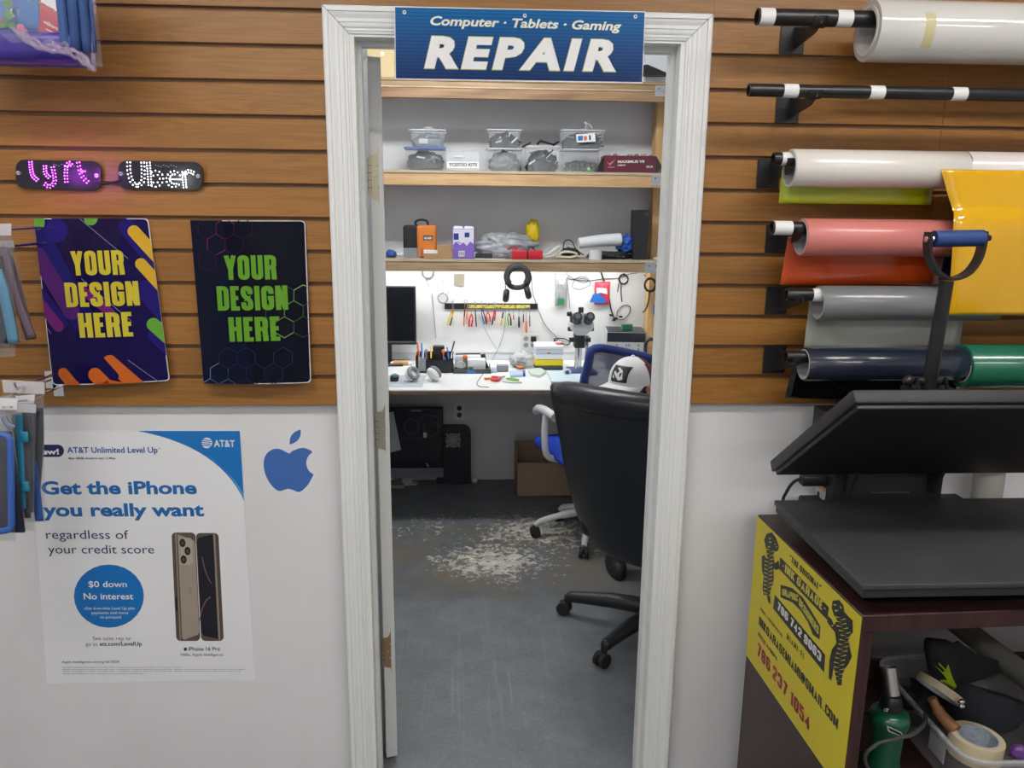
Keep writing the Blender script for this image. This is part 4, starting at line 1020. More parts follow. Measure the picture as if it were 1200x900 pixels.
single(b, 'vinyl_sheet', 'large glossy yellow sheet hanging in front of the pink roll, right edge', 'vinyl sheet', 'vinyl sheets hanging from the rolls')
# ------------------------------------------------------------------ table with the press
M_esp = mat('espresso_wood', rgb(50,30,28), .38, var=((60,60,3),rgb(66,40,37),.4,.65), bump=((80,80,4),.12,.001))
TA, TB = V((.745,-.055,0)), V((.7645,-.577,0)); dv = (TA-TB).normalized(); rv = V((dv.y, -dv.x, 0)); TW = .90; TZ = .850; SZ = .37
TM = Matrix(((rv.x, dv.x, 0, TB.x),(rv.y, dv.y, 0, TB.y),(0,0,1,0),(0,0,0,1)))    # local: x right, y back, z up
TD = (TA-TB).length
tb = thing('wooden_table', 'dark espresso wooden table with open shelf carrying the heat press', 'table', TM @ V((TW/2, TD/2, 0)))
b = new(M_esp); b.rbox(0, TW, 0, TD, TZ-.036, TZ, .0015, 1, TM); part(b, 'tabletop', tb)
b = new(M_esp); b.box(0, .026, .001, TD-.001, 0, TZ-.036, TM); part(b, 'side_panel', tb)
b = new(M_esp); b.box(TW-.026, TW, .001, TD-.001, 0, TZ-.036, TM); part(b, 'side_panel', tb)
b = new(M_esp); b.box(.026, TW-.026, .004, TD-.004, SZ-.025, SZ, TM); part(b, 'shelf', tb)
b = new(M_esp); b.box(.026, TW-.026, TD-.02, TD-.004, SZ, SZ+.055, TM); part(b, 'back_rail', tb)
b = new(M_esp); b.box(.026, TW-.026, .02, TD-.004, .06, .085, TM); part(b, 'shelf', tb)
for (x, y) in ((900,620),(920,628),(952,657),(981,684),(1013,717)): 
    c = az(x, y, TZ); b = new(M_label); b.box(c.x-.003, c.x+.003, c.y-.0012, c.y+.0012, TZ, TZ+.0004) ; 
# yellow flyer on the side panel
sn = -rv; sp0 = TM @ V((0,0,0))
fs = lambda x, y: onp(x, y, sp0+sn*.0012, sn)
Myl = mat('yellow_flyer', rgb(212,196,34), .4, bump=(20,.15,.002)); Mik = mat('ink_black', (.012,.012,.014), .4); Mmg = mat('flyer_crimson', rgb(150,20,56), .4); Mye = mat('flyer_yellow_ink', rgb(206,196,70), .4)
tB, tT = .449, TZ-.004
cor = [TM @ V((-.0012, TD+.0, tT)), TM @ V((-.0012, .002, tT)), TM @ V((-.0012, .002, tB)), TM @ V((-.0012, TD+.0, tB))]
b = new(Myl); b.add([p for p in cor]+[p-sn*.001 for p in cor], [(3,2,1,0),(4,5,6,7)]+[(i,(i+1)%4,4+(i+1)%4,4+i) for i in range(4)])
S = Surf(fs, sn*.0003)
q2 = lambda x, y: (870+x/5.625, 590+y/5.625); q3 = lambda x, y: (870+x/5.63, 740+y/5.63)
PP = lambda m, pts, q=q2: S.poly(b, m, [q(*p) for p in pts])
def TX(m, s, bl, br, up, tt=.19, bold=True, **k): S.stext(b, m, s, bl, br, 0, upv=up, t=tt, **k)
S.k = 1
PP(Mik, [(250,352),(572,685),(560,768),(243,432)])
PP(Mik, [(252,535),(330,558),(400,620),(450,700),(515,810),(510,898),(465,865),(432,782),(385,706),(330,652),(252,618)])
S.poly(b, Mik, [(908.2,696.7),(967.2,767.5),(965.9,788.3),(906.1,713)])
S.k = 2
TX(Mik, '"THE ORIGINAL"', (925,656.5), (961.5,693.5), (926,649.6), .17)
TX(Mye, '-INK GARAGE-', (916.2,666.5), (968,720), (917.3,657.2), .17)
TX(Mye, 'GRAPHIC', (916.6,697.2), (934.5,705), (917.4,689.5), .18); TX(Mye, 'DESIGNERS', (936.3,708.5), (959.3,744.5), (937,699.5), .18)
TX(M_white, '786 742 9063', (910.7,713.5), (962,776.5), (911.6,704), .2)
TX(Mik, 'MIAMI-FL', (922,748.5), (942.6,773), (922.8,742), .14, gap=.22)
TX(Mik, 'PESOS A PRESUPUESTOS', (891,714.6), (917.1,747.6), (891.3,711), .14, gap=.12)
TX(Mik, 'INKGARAGEMIAMI@GMAIL.COM', (889.4,731.5), (981.7,855.5), (890.1,721.4), .17)
TX(Mmg, 'ZELLE', (888.1,744), (897,757), (888.6,739), .18); TX(Mik, 'PAYMENTS', (898.5,758.5), (910.7,774.5), (898.9,754.3), .14)
TX(Mmg, '786 237 1054', (887,766.5), (949,858.5), (888,751.5), .2)
def stripe(pts, q, m): PP(m, pts, q)
# rearing cats drawn at both ends of the flyer
cat1 = [(196,190),(222,225),(243,285),(236,312),(212,318),(205,340),(214,395),(240,375),(246,430),(228,438),(206,430),(208,500),(192,560),(184,600),(188,664),(172,650),(160,600),(142,604),(134,560),(142,480),(130,440),(128,350),(146,338),(166,368),(158,300),(144,240),(160,200)]
PP(Mik, cat1); S.k = 3
def tiger_stripes(path, hw, y0, y1, st):
    y = y0; sd = 1
    while y < y1:
        for a, c in zip(path, path[1:]):
            if a[0] <= y <= c[0]: cx = a[1]+(c[1]-a[1])*(y-a[0])/(c[0]-a[0])
        PP(Mye, [(cx-sd*hw, y-4), (cx+sd*hw*.15, y+9), (cx-sd*hw, y+5)]); sd = -sd; y += st
tiger_stripes([(190,190),(300,186),(400,174),(500,172),(610,168)], 26, 300, 600, 13)
for p in ([(176,225),(196,232),(180,236)],[(176,248),(200,256),(180,260)],[(214,262),(226,270),(216,274)],[(222,284),(238,284),(226,292)],[(168,280),(190,286),(172,292)]): PP(Mye, p)
S.k = 2
cat2 = [(596,640),(640,636),(668,672),(672,712),(700,745),(728,770),(730,850),(712,868),(700,900),(712,960),(724,1010),(700,1060),(676,1090),(662,1130),(654,1200),(628,1196),(618,1150),(604,1080),(586,1170),(570,1150),(574,1040),(592,960),(622,920),(612,850),(582,812),(560,780),(566,740),(592,766),(604,800),(628,770),(606,740),(590,690)]
PP(Mik, cat2); S.k = 3
tiger_stripes([(640,625),(700,640),(800,655),(860,685),(950,665),(1050,640),(1200,638)], 34, 745, 1170, 15)
for p in ([(604,662),(626,668),(606,676)],[(612,700),(640,704),(616,714)],[(644,668),(660,690),(648,694)],[(584,804),(604,800),(596,812)]): PP(Mye, p)
part_ = single(b, 'flyer', 'yellow advertising flyer with two rearing tigers taped to the table side', 'flyer')
# ------------------------------------------------------------------ clamshell heat press
M_press = mat('textured_black_paint', (.020,.020,.021), .5, bump=(420,.7,.0012)); M_pad = mat('grey_silicone_pad', (.036,.037,.040), .6, bump=(60,.05,.001), var=((5,5,5),(.046,.048,.051),.4,.6)); M_heat = mat('dark_heating_plate', (.012,.011,.010), .42)
PX0, PX1 = .752, 1.40; PYF, PYB, PZ = -.585, -.135, .920
hp = thing('heat_press', 'open black clamshell heat press with blue grip handle on the table', 'heat press', ((PX0+PX1)/2, -.33, TZ))
b = new(M_pad); b.rbox(PX0, PX1, PYF, PYB, PZ-.012, PZ, .002, 2); part(b, 'rubber_pad', hp)
b = new(M_press); b.rbox(PX0+.004, PX1-.004, PYF+.003, PYB-.003, PZ-.030, PZ-.0125, .002, 1); part(b, 'lower_platen', hp)
b = new(M_press); b.rbox(PX0+.11, PX1-.11, -.49, -.02, TZ+.012, PZ-.030, .004, 1)
for x in (PX0+.13, PX1-.13):
    for y in (-.46, -.06): b.cyl((x, y, TZ), (x, y, TZ+.013), .014)
part(b, 'base', hp)
# column
cx0 = ay(975, 572, -.10).x; cx1 = ay(1099, 572, -.10).x
b = new(M_press); b.rbox(cx0, cx1+.01, -.105, -.012, TZ+.02, 1.01, .004, 1); col_ = part(b, 'column', hp)
b = new(mat('warning_label', (.72,.72,.70), .4)); X_ = cx0-.0006; Sg = Surf(lambda x, y: ax(x, y, X_), (-.0004,0,0))
Sg.poly(b, MATS['warning_label'], [(957,566),(968.5,573),(966.5,588),(955.8,580.5)]); Sg.k = 2; Sg.poly(b, mat('label_yellow', rgb(220,180,30), .4), [(957,566),(968.5,573),(968,577),(956.7,570)]); Sg.poly(b, Mik, [(958,575),(961,577),(960.6,583),(957.6,580)])
part(b, 'warning_label', col_)
b = new(M_steel); c = ay(1043, 577, -.1056); b.box(c.x-.05, c.x+.05, -.1062, -.1052, c.z-.001, c.z+.001); part(b, 'column_slot', col_)
# upper platen, hinged at the back
UA, UB = V((0,-.148,.993)), V((0,-.510,1.252)); ud = (UB-UA).normalized(); un = V((0, ud.z*-1*-1, 0)); un = V((1,0,0)).cross(ud).normalized()
if un.z < 0: un = -un
UL = (UB-UA).length; UX0, UX1 = .740, 1.42
UM = Matrix(((1,0,0,0),(0,ud.y,un.y,UA.y),(0,ud.z,un.z,UA.z),(0,0,0,1)))     # x, along the platen to the front, up through it
b = new(M_press); th = .034
b.rbox(UX0-.003, UX1+.003, -.006, UL+.006, .006, th, .003, 2, UM); b.prism([(UX0+.03,.03),(UX1-.03,.03),(UX1-.03,UL-.03),(UX0+.03,UL-.03)], th, th+.012, UM); part(b, 'upper_cover', hp)
b = new(M_heat); b.rbox(UX0+.004, UX1-.004, .002, UL-.002, -.004, .0065, .002, 1, UM); part(b, 'heating_plate', hp)
b = new(M_press)
for x in (cx0+.03, cx1-.03):
    b = new(M_press); b.prism([(-.13,.93),(-.012,.93),(-.02,1.16),(-.05,1.20),(-.18,1.13),(-.20,1.07)], x-.004, x+.004, Matrix(((0,0,1,0),(1,0,0,0),(0,1,0,0),(0,0,0,1))))
    part(b, 'hinge_arm', hp)
c = ay(966, 479.5, -.07); b = new(M_press); b.rbox(c.x-.012, c.x+.12, -.10, -.035, c.z-.055, c.z+.002, .003, 1); part(b, 'control_box', hp)
# lift arm and D-shaped handle
YA = -.36
hb = ay(1088, 452, YA); ht = ay(1109.5, 329, YA-.02); hb2 = UM @ V((hb.x, .21, th+.012))
b = new(M_blackm); b.cyl(V((hb.x, YA, hb.z-.02)), ht, .0145, .0135, 16); part(b, 'lift_arm', hp)
DP = [(1089,272),(1087,284),(1088.5,300),(1095.5,315.5),(1104,323),(1114,326.5),(1126,324),(1137,316.5),(1146,303),(1150.5,288),(1152.5,271)]
pts = cr([ay(x, y, YA-.03) for x, y in DP], 4); b = new(M_blackm); rings = []
for i, p in enumerate(pts):
    a = pts[max(i-1,0)]; c = pts[min(i+1,len(pts)-1)]; d = (c-a).normalized(); s_ = d.cross(V((0,1,0))).normalized()*.0028; w_ = V((0,.013,0))
    rings.append([p-s_-w_, p+s_-w_, p+s_+w_, p-s_+w_])
b.loft(rings, False, True); hbw = part(b, 'handle_bow', hp)
b = new(mat('blue_foam_grip', rgb(34,62,120), .55, bump=(80,.2,.001))); g0, g1 = ay(1094, 280, YA-.03), ay(1151, 279, YA-.03); gd = (g1-g0).normalized(); b.cyl(g0, g1, .0165, .0165, 20); part(b, 'grip', hbw, 'blue grip')
for g_, s_ in ((g0,-1),(g1,1)):
    b = new(M_chrome if s_ < 0 else M_blackm); b.cyl(g_+gd*s_*.002, g_+gd*s_*.016, .008, .006, 12); part(b, 'grip_bolt', hbw)
b = new(M_blackm); k0, k1 = ay(1066, 446, YA), ay(1106, 446.5, YA); b.cyl(k0, k1, .0085, seg=14); b.sphere(k0-V((.004,0,0)), .011); 
for x in (1076, 1110):
    p0 = ay(x, 444, YA-.012); p1 = V((p0.x+.012, YA-.012, p0.z-.06)); b.cyl(p0+V((-.004,0,.004)), p1, .0035, seg=8)
    b.cyl(p0+V((0,.035,0)), p1+V((0,.035,0)), .0035, seg=8)
c = ay(1096, 455, YA); b.rbox(c.x-.05, c.x+.05, YA-.03, YA+.05, c.z-.05, c.z-.002, .004, 1); part(b, 'arm_bracket', hp)
p = [ay(957, 562, -.06), ay(944, 560, -.06), ay(930, 565, -.05), ay(921, 578, -.04), ay(916, 592, -.03), V((.80,-.018,.70)), V((.80,-.01,.3))]
b = new(M_cable); b.tube(cr(p, 8), .0042, 8); single(b, 'power_cable', 'black power cable of the heat press dropping behind the table', 'cord')
b = new(M_black); b.rbox(p[1].x-.012, cx0+.002, -.075, -.045, p[0].z-.014, p[0].z+.012, .004, 2); part(b, 'power_plug', hp)
# pale pipe standing behind the press
c = ay(1140, 572, -.055); b = new(mat('cream_pipe_paint', (.62,.60,.54), .5, bump=(30,.2,.003))); c.x += .02; b.cyl((c.x, -.082, TZ+.0005), (c.x, -.082, 1.06), .036, seg=28); b.lathe([(.036,.99),(.0385,.99),(.0385,1.03),(.036,1.03)], 28, Matrix.Translation(V((c.x,-.082,0))))
single(b, 'mailing_tube', 'cream tube standing on the table between heat press and wall', 'tube')
# ------------------------------------------------------------------ things on the table shelf
# storage bin
BX0, BX1, BY0, BY1, BZ0, BZ1 = 1.040, 1.36, -.555, -.170, SZ+.001, .500
bn = thing('storage_bin', 'long clear plastic bin full of odds and ends on the table shelf', 'bin', ((BX0+BX1)/2, (BY0+BY1)/2, BZ0))
def rr_ring(x0, x1, y0, y1, z, r, n=5):
    return [V((p[0], p[1], z)) for p in rrect(x0, y0, x1, y1, r, n)]
def tub(x0, x1, y0, y1, z0, z1, m, taper=.02, r=.03, lip=.006, t=.0015, rim=True):
    b = new(m); R_ = [rr_ring(x0+taper, x1-taper, y0+taper, y1-taper, z0, r*.7), rr_ring(x0, x1, y0, y1, z1, r)]
    if rim: R_ += [rr_ring(x0-lip, x1+lip, y0-lip, y1+lip, z1, r+lip), rr_ring(x0-lip, x1+lip, y0-lip, y1+lip, z1-lip*.9, r+lip)]
    b.loft(R_, True, False); b.add(R_[0], [tuple(range(len(R_[0])))[::-1]], None, False); return b
M_bin = mat('cloudy_bin_plastic', (.62,.64,.64), .2, alpha=.32, coat=.3)
tu_ = part(tub(BX0, BX1, BY0, BY1, BZ0, BZ1, M_bin, .025, .05, .009), 'tub', bn)
b = new(M_bin); b.tube([p for p in rr_ring(BX0-.006, BX1+.006, BY0-.006, BY1+.006, BZ1, .055)], .0045, 8, True); part(b, 'rim', bn)
b = new(mat('faded_label', (.5,.5,.5), .6, alpha=.8)); X_ = BX0-.0015; b.box(BX0+.006, BX0+.007, -.47, -.41, BZ1-.075, BZ1-.02); part(b, 'label', tu_)
M_crepe = mat('masking_tape', rgb(196,180,150), .6, bump=(300,.2,.0005)); M_tcore = mat('tape_core_print', rgb(160,170,180), .5, var=((90,90,90),rgb(140,152,164),.5,.6))
def tape(label, c, R_, ri, h, rot, grp='masking tape rolls in the bin'):
    t = thing('masking_tape_roll', label, 'tape roll', c, grp); M = Matrix.Translation(V(c)) @ rot
    b = new(M_crepe); b.lathe([(ri+.003,0),(R_,0)], 36, M, False, False).lathe([(R_,0),(R_,h)], 36, M, True, False).lathe([(R_,h),(ri+.003,h)], 36, M, False, False); part(b, 'tape', t)
    b = new(M_tcore); b.lathe([(ri,0),(ri+.003,0)], 36, M, False, False).lathe([(ri+.003,h+.0004),(ri,h+.0004)], 36, M, False, False).lathe([(ri,h),(ri,0)], 36, M, True, False); part(b, 'core', t); return t
ct = az(1150, 868, .505); tape('fat cream masking tape roll lying flat at the front of the bin', (ct.x-.004, ct.y+.012, .462), .0535, .039, .046, Matrix.Rotation(radians(4), 4, 'Y'))
c = ay(1099, 803, -.33); tape('thin cream masking tape ring leaning on the black glove', (c.x-.005, -.34, c.z-.012), .052, .046, .018, Matrix.Rotation(radians(38), 4, 'Y') @ Matrix.Rotation(radians(-15), 4, 'X'))
b = new(mat('worn_wood_handle', rgb(138,92,54), .55)); b.tube(cr([ay(1092, 818, -.42), ay(1099, 832, -.43), ay(1110, 846, -.45), ay(1121, 856, -.47)], 4), [.010]*4+[.013]*4+[.014]*5, 12)
single(b, 'worn_hammer', 'brown wooden tool handle lying among the things in the bin', 'tool')
M_felt = mat('black_fabric', (.010,.011,.014), .9, bump=(160,.5,.001))
b = new(M_felt); c = az(1078, 822, BZ0+.075); b.blob((c.x+.03, c.y+.02, BZ0+.05), (.12,.11,.09), .4, 2.4, 4, 2, -.9); single(b, 'black_cloth', 'crumpled black cloth at the left side of the bin', 'cloth')
# black glove with neon splash
b = new(M_felt); P = [(1085,752),(1089,784),(1100,806),(1116,819),(1130,826),(1136,800),(1128,772),(1117,754),(1098,750)]
Pw = [ay(x, y, -.30) for x, y in P]; cen = sum(Pw, V())/len(Pw); rings = []
for k, (s_, dy) in enumerate(((.55,-.026),(.88,-.018),(1,-.004),(1,.008),(.85,.02),(.5,.026))): rings.append([cen+(p-cen)*s_+V((0,dy,0)) for p in cr(Pw, 3, True)])
b.loft(rings, True, True); b.smooth = True
t = thing('work_glove', 'black glove with neon green splash print standing up in the bin', 'glove', (cen.x, -.30, min(p.z for p in Pw))); part(b, 'glove_body', t)
b = new(mat('neon_green_print', rgb(150,180,24), .5)); Sg = Surf(lambda x, y: ay(x, y, -.3285), (0,-.0008,0))
Sg.poly(b, MATS['neon_green_print'], [(1094,778),(1105,788),(1108,784),(1111,778),(1114,788),(1117,796),(1122,806),(1130,813),(1118,808),(1106,800),(1104,796),(1110,797),(1106,791)])
Sg.poly(b, MATS['neon_green_print'], line(1100,777,1112,790,1.6)); Sg.poly(b, MATS['neon_green_print'], line(1102,797,1124,810,2)); part(b, 'neon_splash', t)
# black cap
t = thing('baseball_cap', 'dark navy baseball cap lying on its side in the bin', 'cap', az(1160, 840, BZ0)+V((.02,.06,0)))
b = new(mat('navy_cap_cloth', (.022,.025,.033), .85, bump=(200,.4,.001))); c = ay(1156, 815, -.33)
bm = bmesh.new(); bmesh.ops.create_uvsphere(bm, u_segments=24, v_segments=14, radius=1)
for v in bm.verts:
    q = v.co.copy(); q.z = max(q.z, -.25); v.co = V((q.x*.085, q.y*.075, q.z*.085+.01*noise.noise(q*2)))
Mr = Matrix.Translation(c+V((0,.0,-.01))) @ Matrix.Rotation(radians(200), 4, 'Y') @ Matrix.Rotation(radians(20), 4, 'X'); b.bm(bm, Mr); part(b, 'crown', t)
b = new(M_felt); q = [ay(x, y, -.30+dy) for x, y, dy in ((1118,755,0),(1124,752,0),(1150,770,.02),(1176,776,.03),(1175,788,.02),(1140,800,-.02),(1126,790,-.01))]; n_ = len(q)
b.add(q+[p+V((.004,.012,-.004)) for p in q], [tuple(range(n_)), tuple(range(n_,2*n_))[::-1]]+[(i,(i+1)%n_,n_+(i+1)%n_,n_+i) for i in range(n_)]); part(b, 'visor', t)
b = new(M_chrome); c = ay(1127, 822, -.40); b.sphere(c, (.009,.006,.006)); b.sphere(c+V((.002,0,-.012)), (.009,.006,.006)); single(b, 'metal_clip', 'small shiny metal clip beside the cap in the bin', 'clip')
b = new(mat('purple_plastic', rgb(96,52,120), .35)); c = ay(1136, 846, -.36); b.blob(c, (.035,.03,.02), .3, 3, 3, 4); single(b, 'purple_strap', 'small purple strap behind the fat tape roll in the bin', 'strap')
b = new(MATS['purple_plastic']); c = ay(1194, 882, -.52); b.blob(c, (.04,.03,.035), .35, 4, 3, 9); single(b, 'purple_pouch', 'purple pouch right of the fat tape roll in the bin', 'pouch')
b = new(mat('grey_board', rgb(120,118,108), .6)); p0, p1 = az(1096, 735, .56), az(1230, 846, .56); p1 = V((p0.x+.03, -.60, .56)); 
b.tube([V((1.30,-.08,.545)), V((1.335,-.545,.545))], .028, 20); single(b, 'film_tube', 'long dull grey tube lying on the right side of the bin', 'tube')
# green heat gun
hg = thing('heat_gun', 'green heat gun standing on its end beside the bin on the shelf', 'heat gun', (.905,-.45,SZ))
gx, gy = ay(1041, 850, -.45).x, -.45; zt_ = ay(1041, 838, -.45).z
Mg = mat('green_enamel', rgb(20,84,58), .3, coat=.5)
b = new(Mg); M = Matrix.Translation(V((gx, gy, 0))); b.lathe([(.030,SZ+.012),(.034,SZ+.02),(.034,SZ+.05),(.031,SZ+.06),(.033,zt_-.05),(.036,zt_-.028),(.0405,zt_-.018),(.0425,zt_-.004),(.039,zt_+.008),(.030,zt_+.014),(.022,zt_+.016)], 32, M); mh_ = part(b, 'motor_housing', hg)
b = new(M_black); b.lathe([(.036,SZ),(.036,SZ+.012),(.03,SZ+.014)], 28, M); part(b, 'rubber_foot', hg)
b = new(M_black); b.lathe([(.022,zt_+.014),(.024,zt_+.03),(.019,zt_+.05),(.016,zt_+.052)], 24, M); part(b, 'collar', hg)
b = new(mat('heated_steel', (.48,.46,.43), .35, 1)); b.pipe((gx,gy,zt_+.05), (gx-.004,gy+.02,zt_+.105), .0165, .0145, 24); part(b, 'nozzle', hg)
Sg = Surf(lambda x, y: ay(x, y, gy-.0425), (0,-.0006,0)); b = new(M_label)
Sg.poly(b, M_label, [(1039,850),(1056,858),(1059,864),(1041,857)]); Sg.k = 2; Sg.poly(b, Mik, [(1040.3,851.5),(1055.5,858.7),(1057.5,862.8),(1042,856)]); part(b, 'badge', mh_)
b = new(M_white); Sg = Surf(lambda x, y: ay(x, y, gy-.0445), (0,-.0006,0)); Sg.text(b, M_white, 'CE', (1035,833), (1040,834), 3.5)
part(b, 'ce_mark', mh_)
b = new(mat('grey_cable', (.05,.05,.05), .6)); b.tube(cr([V((gx+.02,gy-.03,SZ+.02)), V((gx-.02,gy-.075,SZ+.02)), ay(1014,893,-.53), ay(1026,873,-.53), ay(1050,866,-.53), ay(1070,860,-.50), ay(1083,848,-.46), ay(1080,836,-.38), V((1.01,-.30,.44)), V((1.0,-.22,SZ+.01))], 8), .0042, 8)
single(b, 'tool_cable', 'grey cable of the heat gun looping across the shelf', 'cord')
# ------------------------------------------------------------------ repair room: shelves and bench
def pine(name, c1, c2, sc=(3,40,60)): return mat(name, c1, .6, var=(sc, c2, .35, .65), bump=((4,60,90),.2,.001))
M_pine = pine('pine_board', rgb(206,172,126), rgb(176,138,96)); M_pine2 = pine('grey_pine_board', rgb(176,150,116), rgb(136,108,78)); M_ply = pine('plywood_edge', rgb(196,184,160), rgb(160,140,112), (6,6,200))
M_post = pine('pine_post', rgb(206,170,116), rgb(182,142,92), (30,30,3)); M_galv = mat('galvanised_steel', (.42,.45,.48), .4, .6)
YF, YW_ = 2.34, YBK-.001
Z1T = ay(520,303.5,YF).z; Z1B = ay(520,318,YF).z; Z2T = ay(520,199.5,YF).z; Z2B = ay(520,217.3,YF).z; Z3T = ay(520,91.5,YF).z; Z3M = ay(520,102.5,YF).z; Z3B = ay(520,116,YF).z
XS0, XS1 = XLB+.004, XR-.003
def shelf(label, zt, zb, m, mply, extra=None):
    t = thing('wall_shelf', label, 'shelf', ((XS0+XS1)/2, (YF+YW_)/2, zb), 'pine shelves of the repair room')
    b = new(mply); b.box(XS0, XS1, YF-.004, YW_, zt-.014, zt); part(b, 'shelf_board', t)
    b = new(m); b.rbox(XS0, XS1, YF, YF+.036, zb, zt-.0145, .002, 1); part(b, 'front_beam', t)
    b = new(m); b.box(XS0, XS1, YW_-.036, YW_, zb+.01, zt-.0145); part(b, 'rear_beam', t)
    if extra:
        b = new(pine('brown_pine_board', rgb(160,128,94), rgb(120,90,62))); b.rbox(XS0, XS1, YF-.032, YF-.001, extra[0], extra[1]-.006, .002, 1); part(b, 'lower_beam', t)
        b = new(M_ply); b.box(XS0, XS1, YF-.036, YF-.0005, extra[1]-.0058, extra[1]-.0002); part(b, 'lip', t)
    return t
s1 = shelf('lowest pine shelf directly over the bench, crowded with bags and boxes', Z1T, Z1B, M_pine2, M_ply)
s2 = shelf('middle pine shelf of the repair room carrying the clear containers', Z2T, Z2B, M_pine, M_ply)
s3 = shelf('topmost pine shelf of the repair room partly hidden by the blue sign', Z3T, Z3M, M_pine2, M_pine2, (Z3B, Z3M))
for t, px, y0, y1 in ((s1,(756,774),308,320), (s2,(764,780),205,217.5), (s3,(768,786),100,113)):
    Y = YF-.0025 if t is not s3 else YF-.0345
    a, c = ay(px[0], y0, Y), ay(px[1], y1, Y); b = new(M_galv); b.box(a.x, c.x+.02, Y, Y+.002, c.z, a.z); b.mat(M_black)
    for k in (.25,.7):
        p = V((a.x+(c.x-a.x)*k, Y, (a.z+c.z)/2+.01)); b.cyl(p, p+V((0,-.001,0)), .004, seg=10)
    part(b, 'corner_plate', t)
# uprights against the right wall
b = new(M_post); b.rbox(1.012, 1.105, 2.48, 2.57, .7405, 2.7, .002, 1)
struct(b, 'trim_5')
b = new(M_paper); b.box(XS0, 1.03, YBK-.006, YBK-.0005, ay(560,412.5,YBK).z, Z1B+.02); struct(b, 'wall_bench_panel')
# bench
DZ, DY = .740, 1.86
M_desk = mat('white_bench_top', (.78,.79,.78), .3, var=((4,4,4),(.70,.71,.70),.45,.7)); M_edge = mat('bare_particle_edge', rgb(110,86,66), .7)
t = thing('workbench', 'long white workbench across the repair room covered with tools', 'workbench', ((XS0+XS1)/2, 2.25, 0))
b = new(M_desk); b.box(XS0, XS1, DY, YBK-.007, DZ-.006, DZ); b.mat(M_edge); b.box(XS0, XS1, DY+.001, YBK-.007, DZ-.022, DZ-.0062); part(b, 'worktop', t)
for x in (XS0+.03, XS1-.03):
    b = new(M_post); b.box(x-.02, x+.02, DY+.03, DY+.07, 0, DZ-.022); part(b, 'leg', t)
    b = new(M_post); b.box(x-.02, x+.02, YBK-.06, YBK-.02, 0, DZ-.022); part(b, 'leg', t)
b = new(M_pine2); b.box(XS0, XS1, YBK-.05, YBK-.008, DZ-.06, DZ-.0225); part(b, 'wall_cleat', t)
# light bar under the lowest shelf
t = thing('light_bar', 'bright white LED bar fixed under the lowest shelf over the bench', 'light', (.2, 2.43, Z1T-.04))
b = new(M_white); b.box(-.62, .95, 2.415, 2.455, Z1T-.026, Z1T-.0145); part(b, 'housing', t)
b = new(lampm('lit_led_bar', (.97,.99,1), 30)); b.box(-.61, .94, 2.418, 2.452, Z1T-.032, Z1T-.0262); part(b, 'diffuser', t)
# ---------------- helpers
def gx(px, py, Y): return ay(px, py, Y).x
def boxpx(x0, x1, yt, yb, Y, zb=None):
    """front rectangle at depth Y seen between the pixels; returns X0, X1, zbottom, ztop"""
    ym = (yt+yb)/2; return gx(x0, ym, Y), gx(x1, ym, Y), (zb if zb is not None else ay((x0+x1)/2, yb, Y).z), ay((x0+x1)/2, yt, Y).z
def T1(b, name, label, cat, group=None): return single(b, name, label, cat, group)
M_tubc = mat('clear_food_container', (.78,.82,.85), .18, alpha=.20, coat=.4); M_rim = mat('container_rim', (.80,.83,.85), .25, alpha=.62); M_blid = mat('translucent_blue_lid', rgb(96,122,190), .25, alpha=.85)
M_junk = mat('dark_parts', (.02,.022,.026), .5, bump=(80,.5,.004)); M_gjunk = mat('grey_parts', (.20,.22,.23), .5, bump=(80,.5,.004)); M_card = mat('cardboard', rgb(168,132,94), .7, bump=(60,.1,.001))
def container(label, x0, x1, yt, yb, Y, zb, fill, lid=None, depth=.15, taper=.012):
    X0, X1, zb_, zt = boxpx(x0, x1, yt, yb, Y, zb)
    t = thing('storage_container', label, 'container', ((X0+X1)/2, Y+depth/2, zb_), 'clear containers on the middle shelf')
    part(tub(X0+.004, X1-.004, Y, Y+depth, zb_, zt, M_tubc, taper, .018, .004), 'tub', t)
    b = new(M_rim if not lid else lid)
    if lid: b.loft([rr_ring(X0, X1, Y-.004, Y+depth+.004, zt-.010, .02), rr_ring(X0, X1, Y-.004, Y+depth+.004, zt-.001, .02), rr_ring(X0+.008, X1-.008, Y+.004, Y+depth-.004, zt, .016)], False, True); part(b, 'lid', t)
    else:
        b.tube(rr_ring(X0+.003, X1-.003, Y-.001, Y+depth+.001, zt-.003, .02), .0035, 8, True)
        part(b, 'rim', t)
    fill(t, X0+taper, X1-taper, Y+.012, Y+depth-.012, zb_+.002, zt-.006)
    return t, zt
R_ = random.Random(5)
def f_strips(m, n=9, seed=1, hi=.9):
    def f(t, X0, X1, y0, y1, zb, zt):
        r = random.Random(seed); b = new(m)
        b.blob(((X0+X1)/2, (y0+y1)/2, zb+(zt-zb)*.3), ((X1-X0)*.98, (y1-y0)*.95, (zt-zb)*1.25), .22, 3, 4, seed, -.45); part(b, 'contents', t)
        for k in range(n):
            mm = r.choice([m, M_gjunk, M_white if r.random() < .35 else m]); b = new(mm)
            x = X0+(X1-X0)*r.uniform(.12,.88); z = zb+(zt-zb)*r.uniform(.35,hi-.1); a = r.uniform(-1.1,1.1); l = r.uniform(.010,.022)
            M = Matrix.Translation(V((min(max(x, X0+l+.004), X1-l-.004), y0+r.uniform(.004,.02), min(z, zt-l*.7)))) @ Matrix.Rotation(a, 4, 'Y') @ Matrix.Rotation(r.uniform(-.5,.5), 4, 'X')
            b.rbox(-l, l, -.002, .002, -.004, .004, .001, 1, M); part(b, 'loose_part', t)
    return f
YC = 2.375
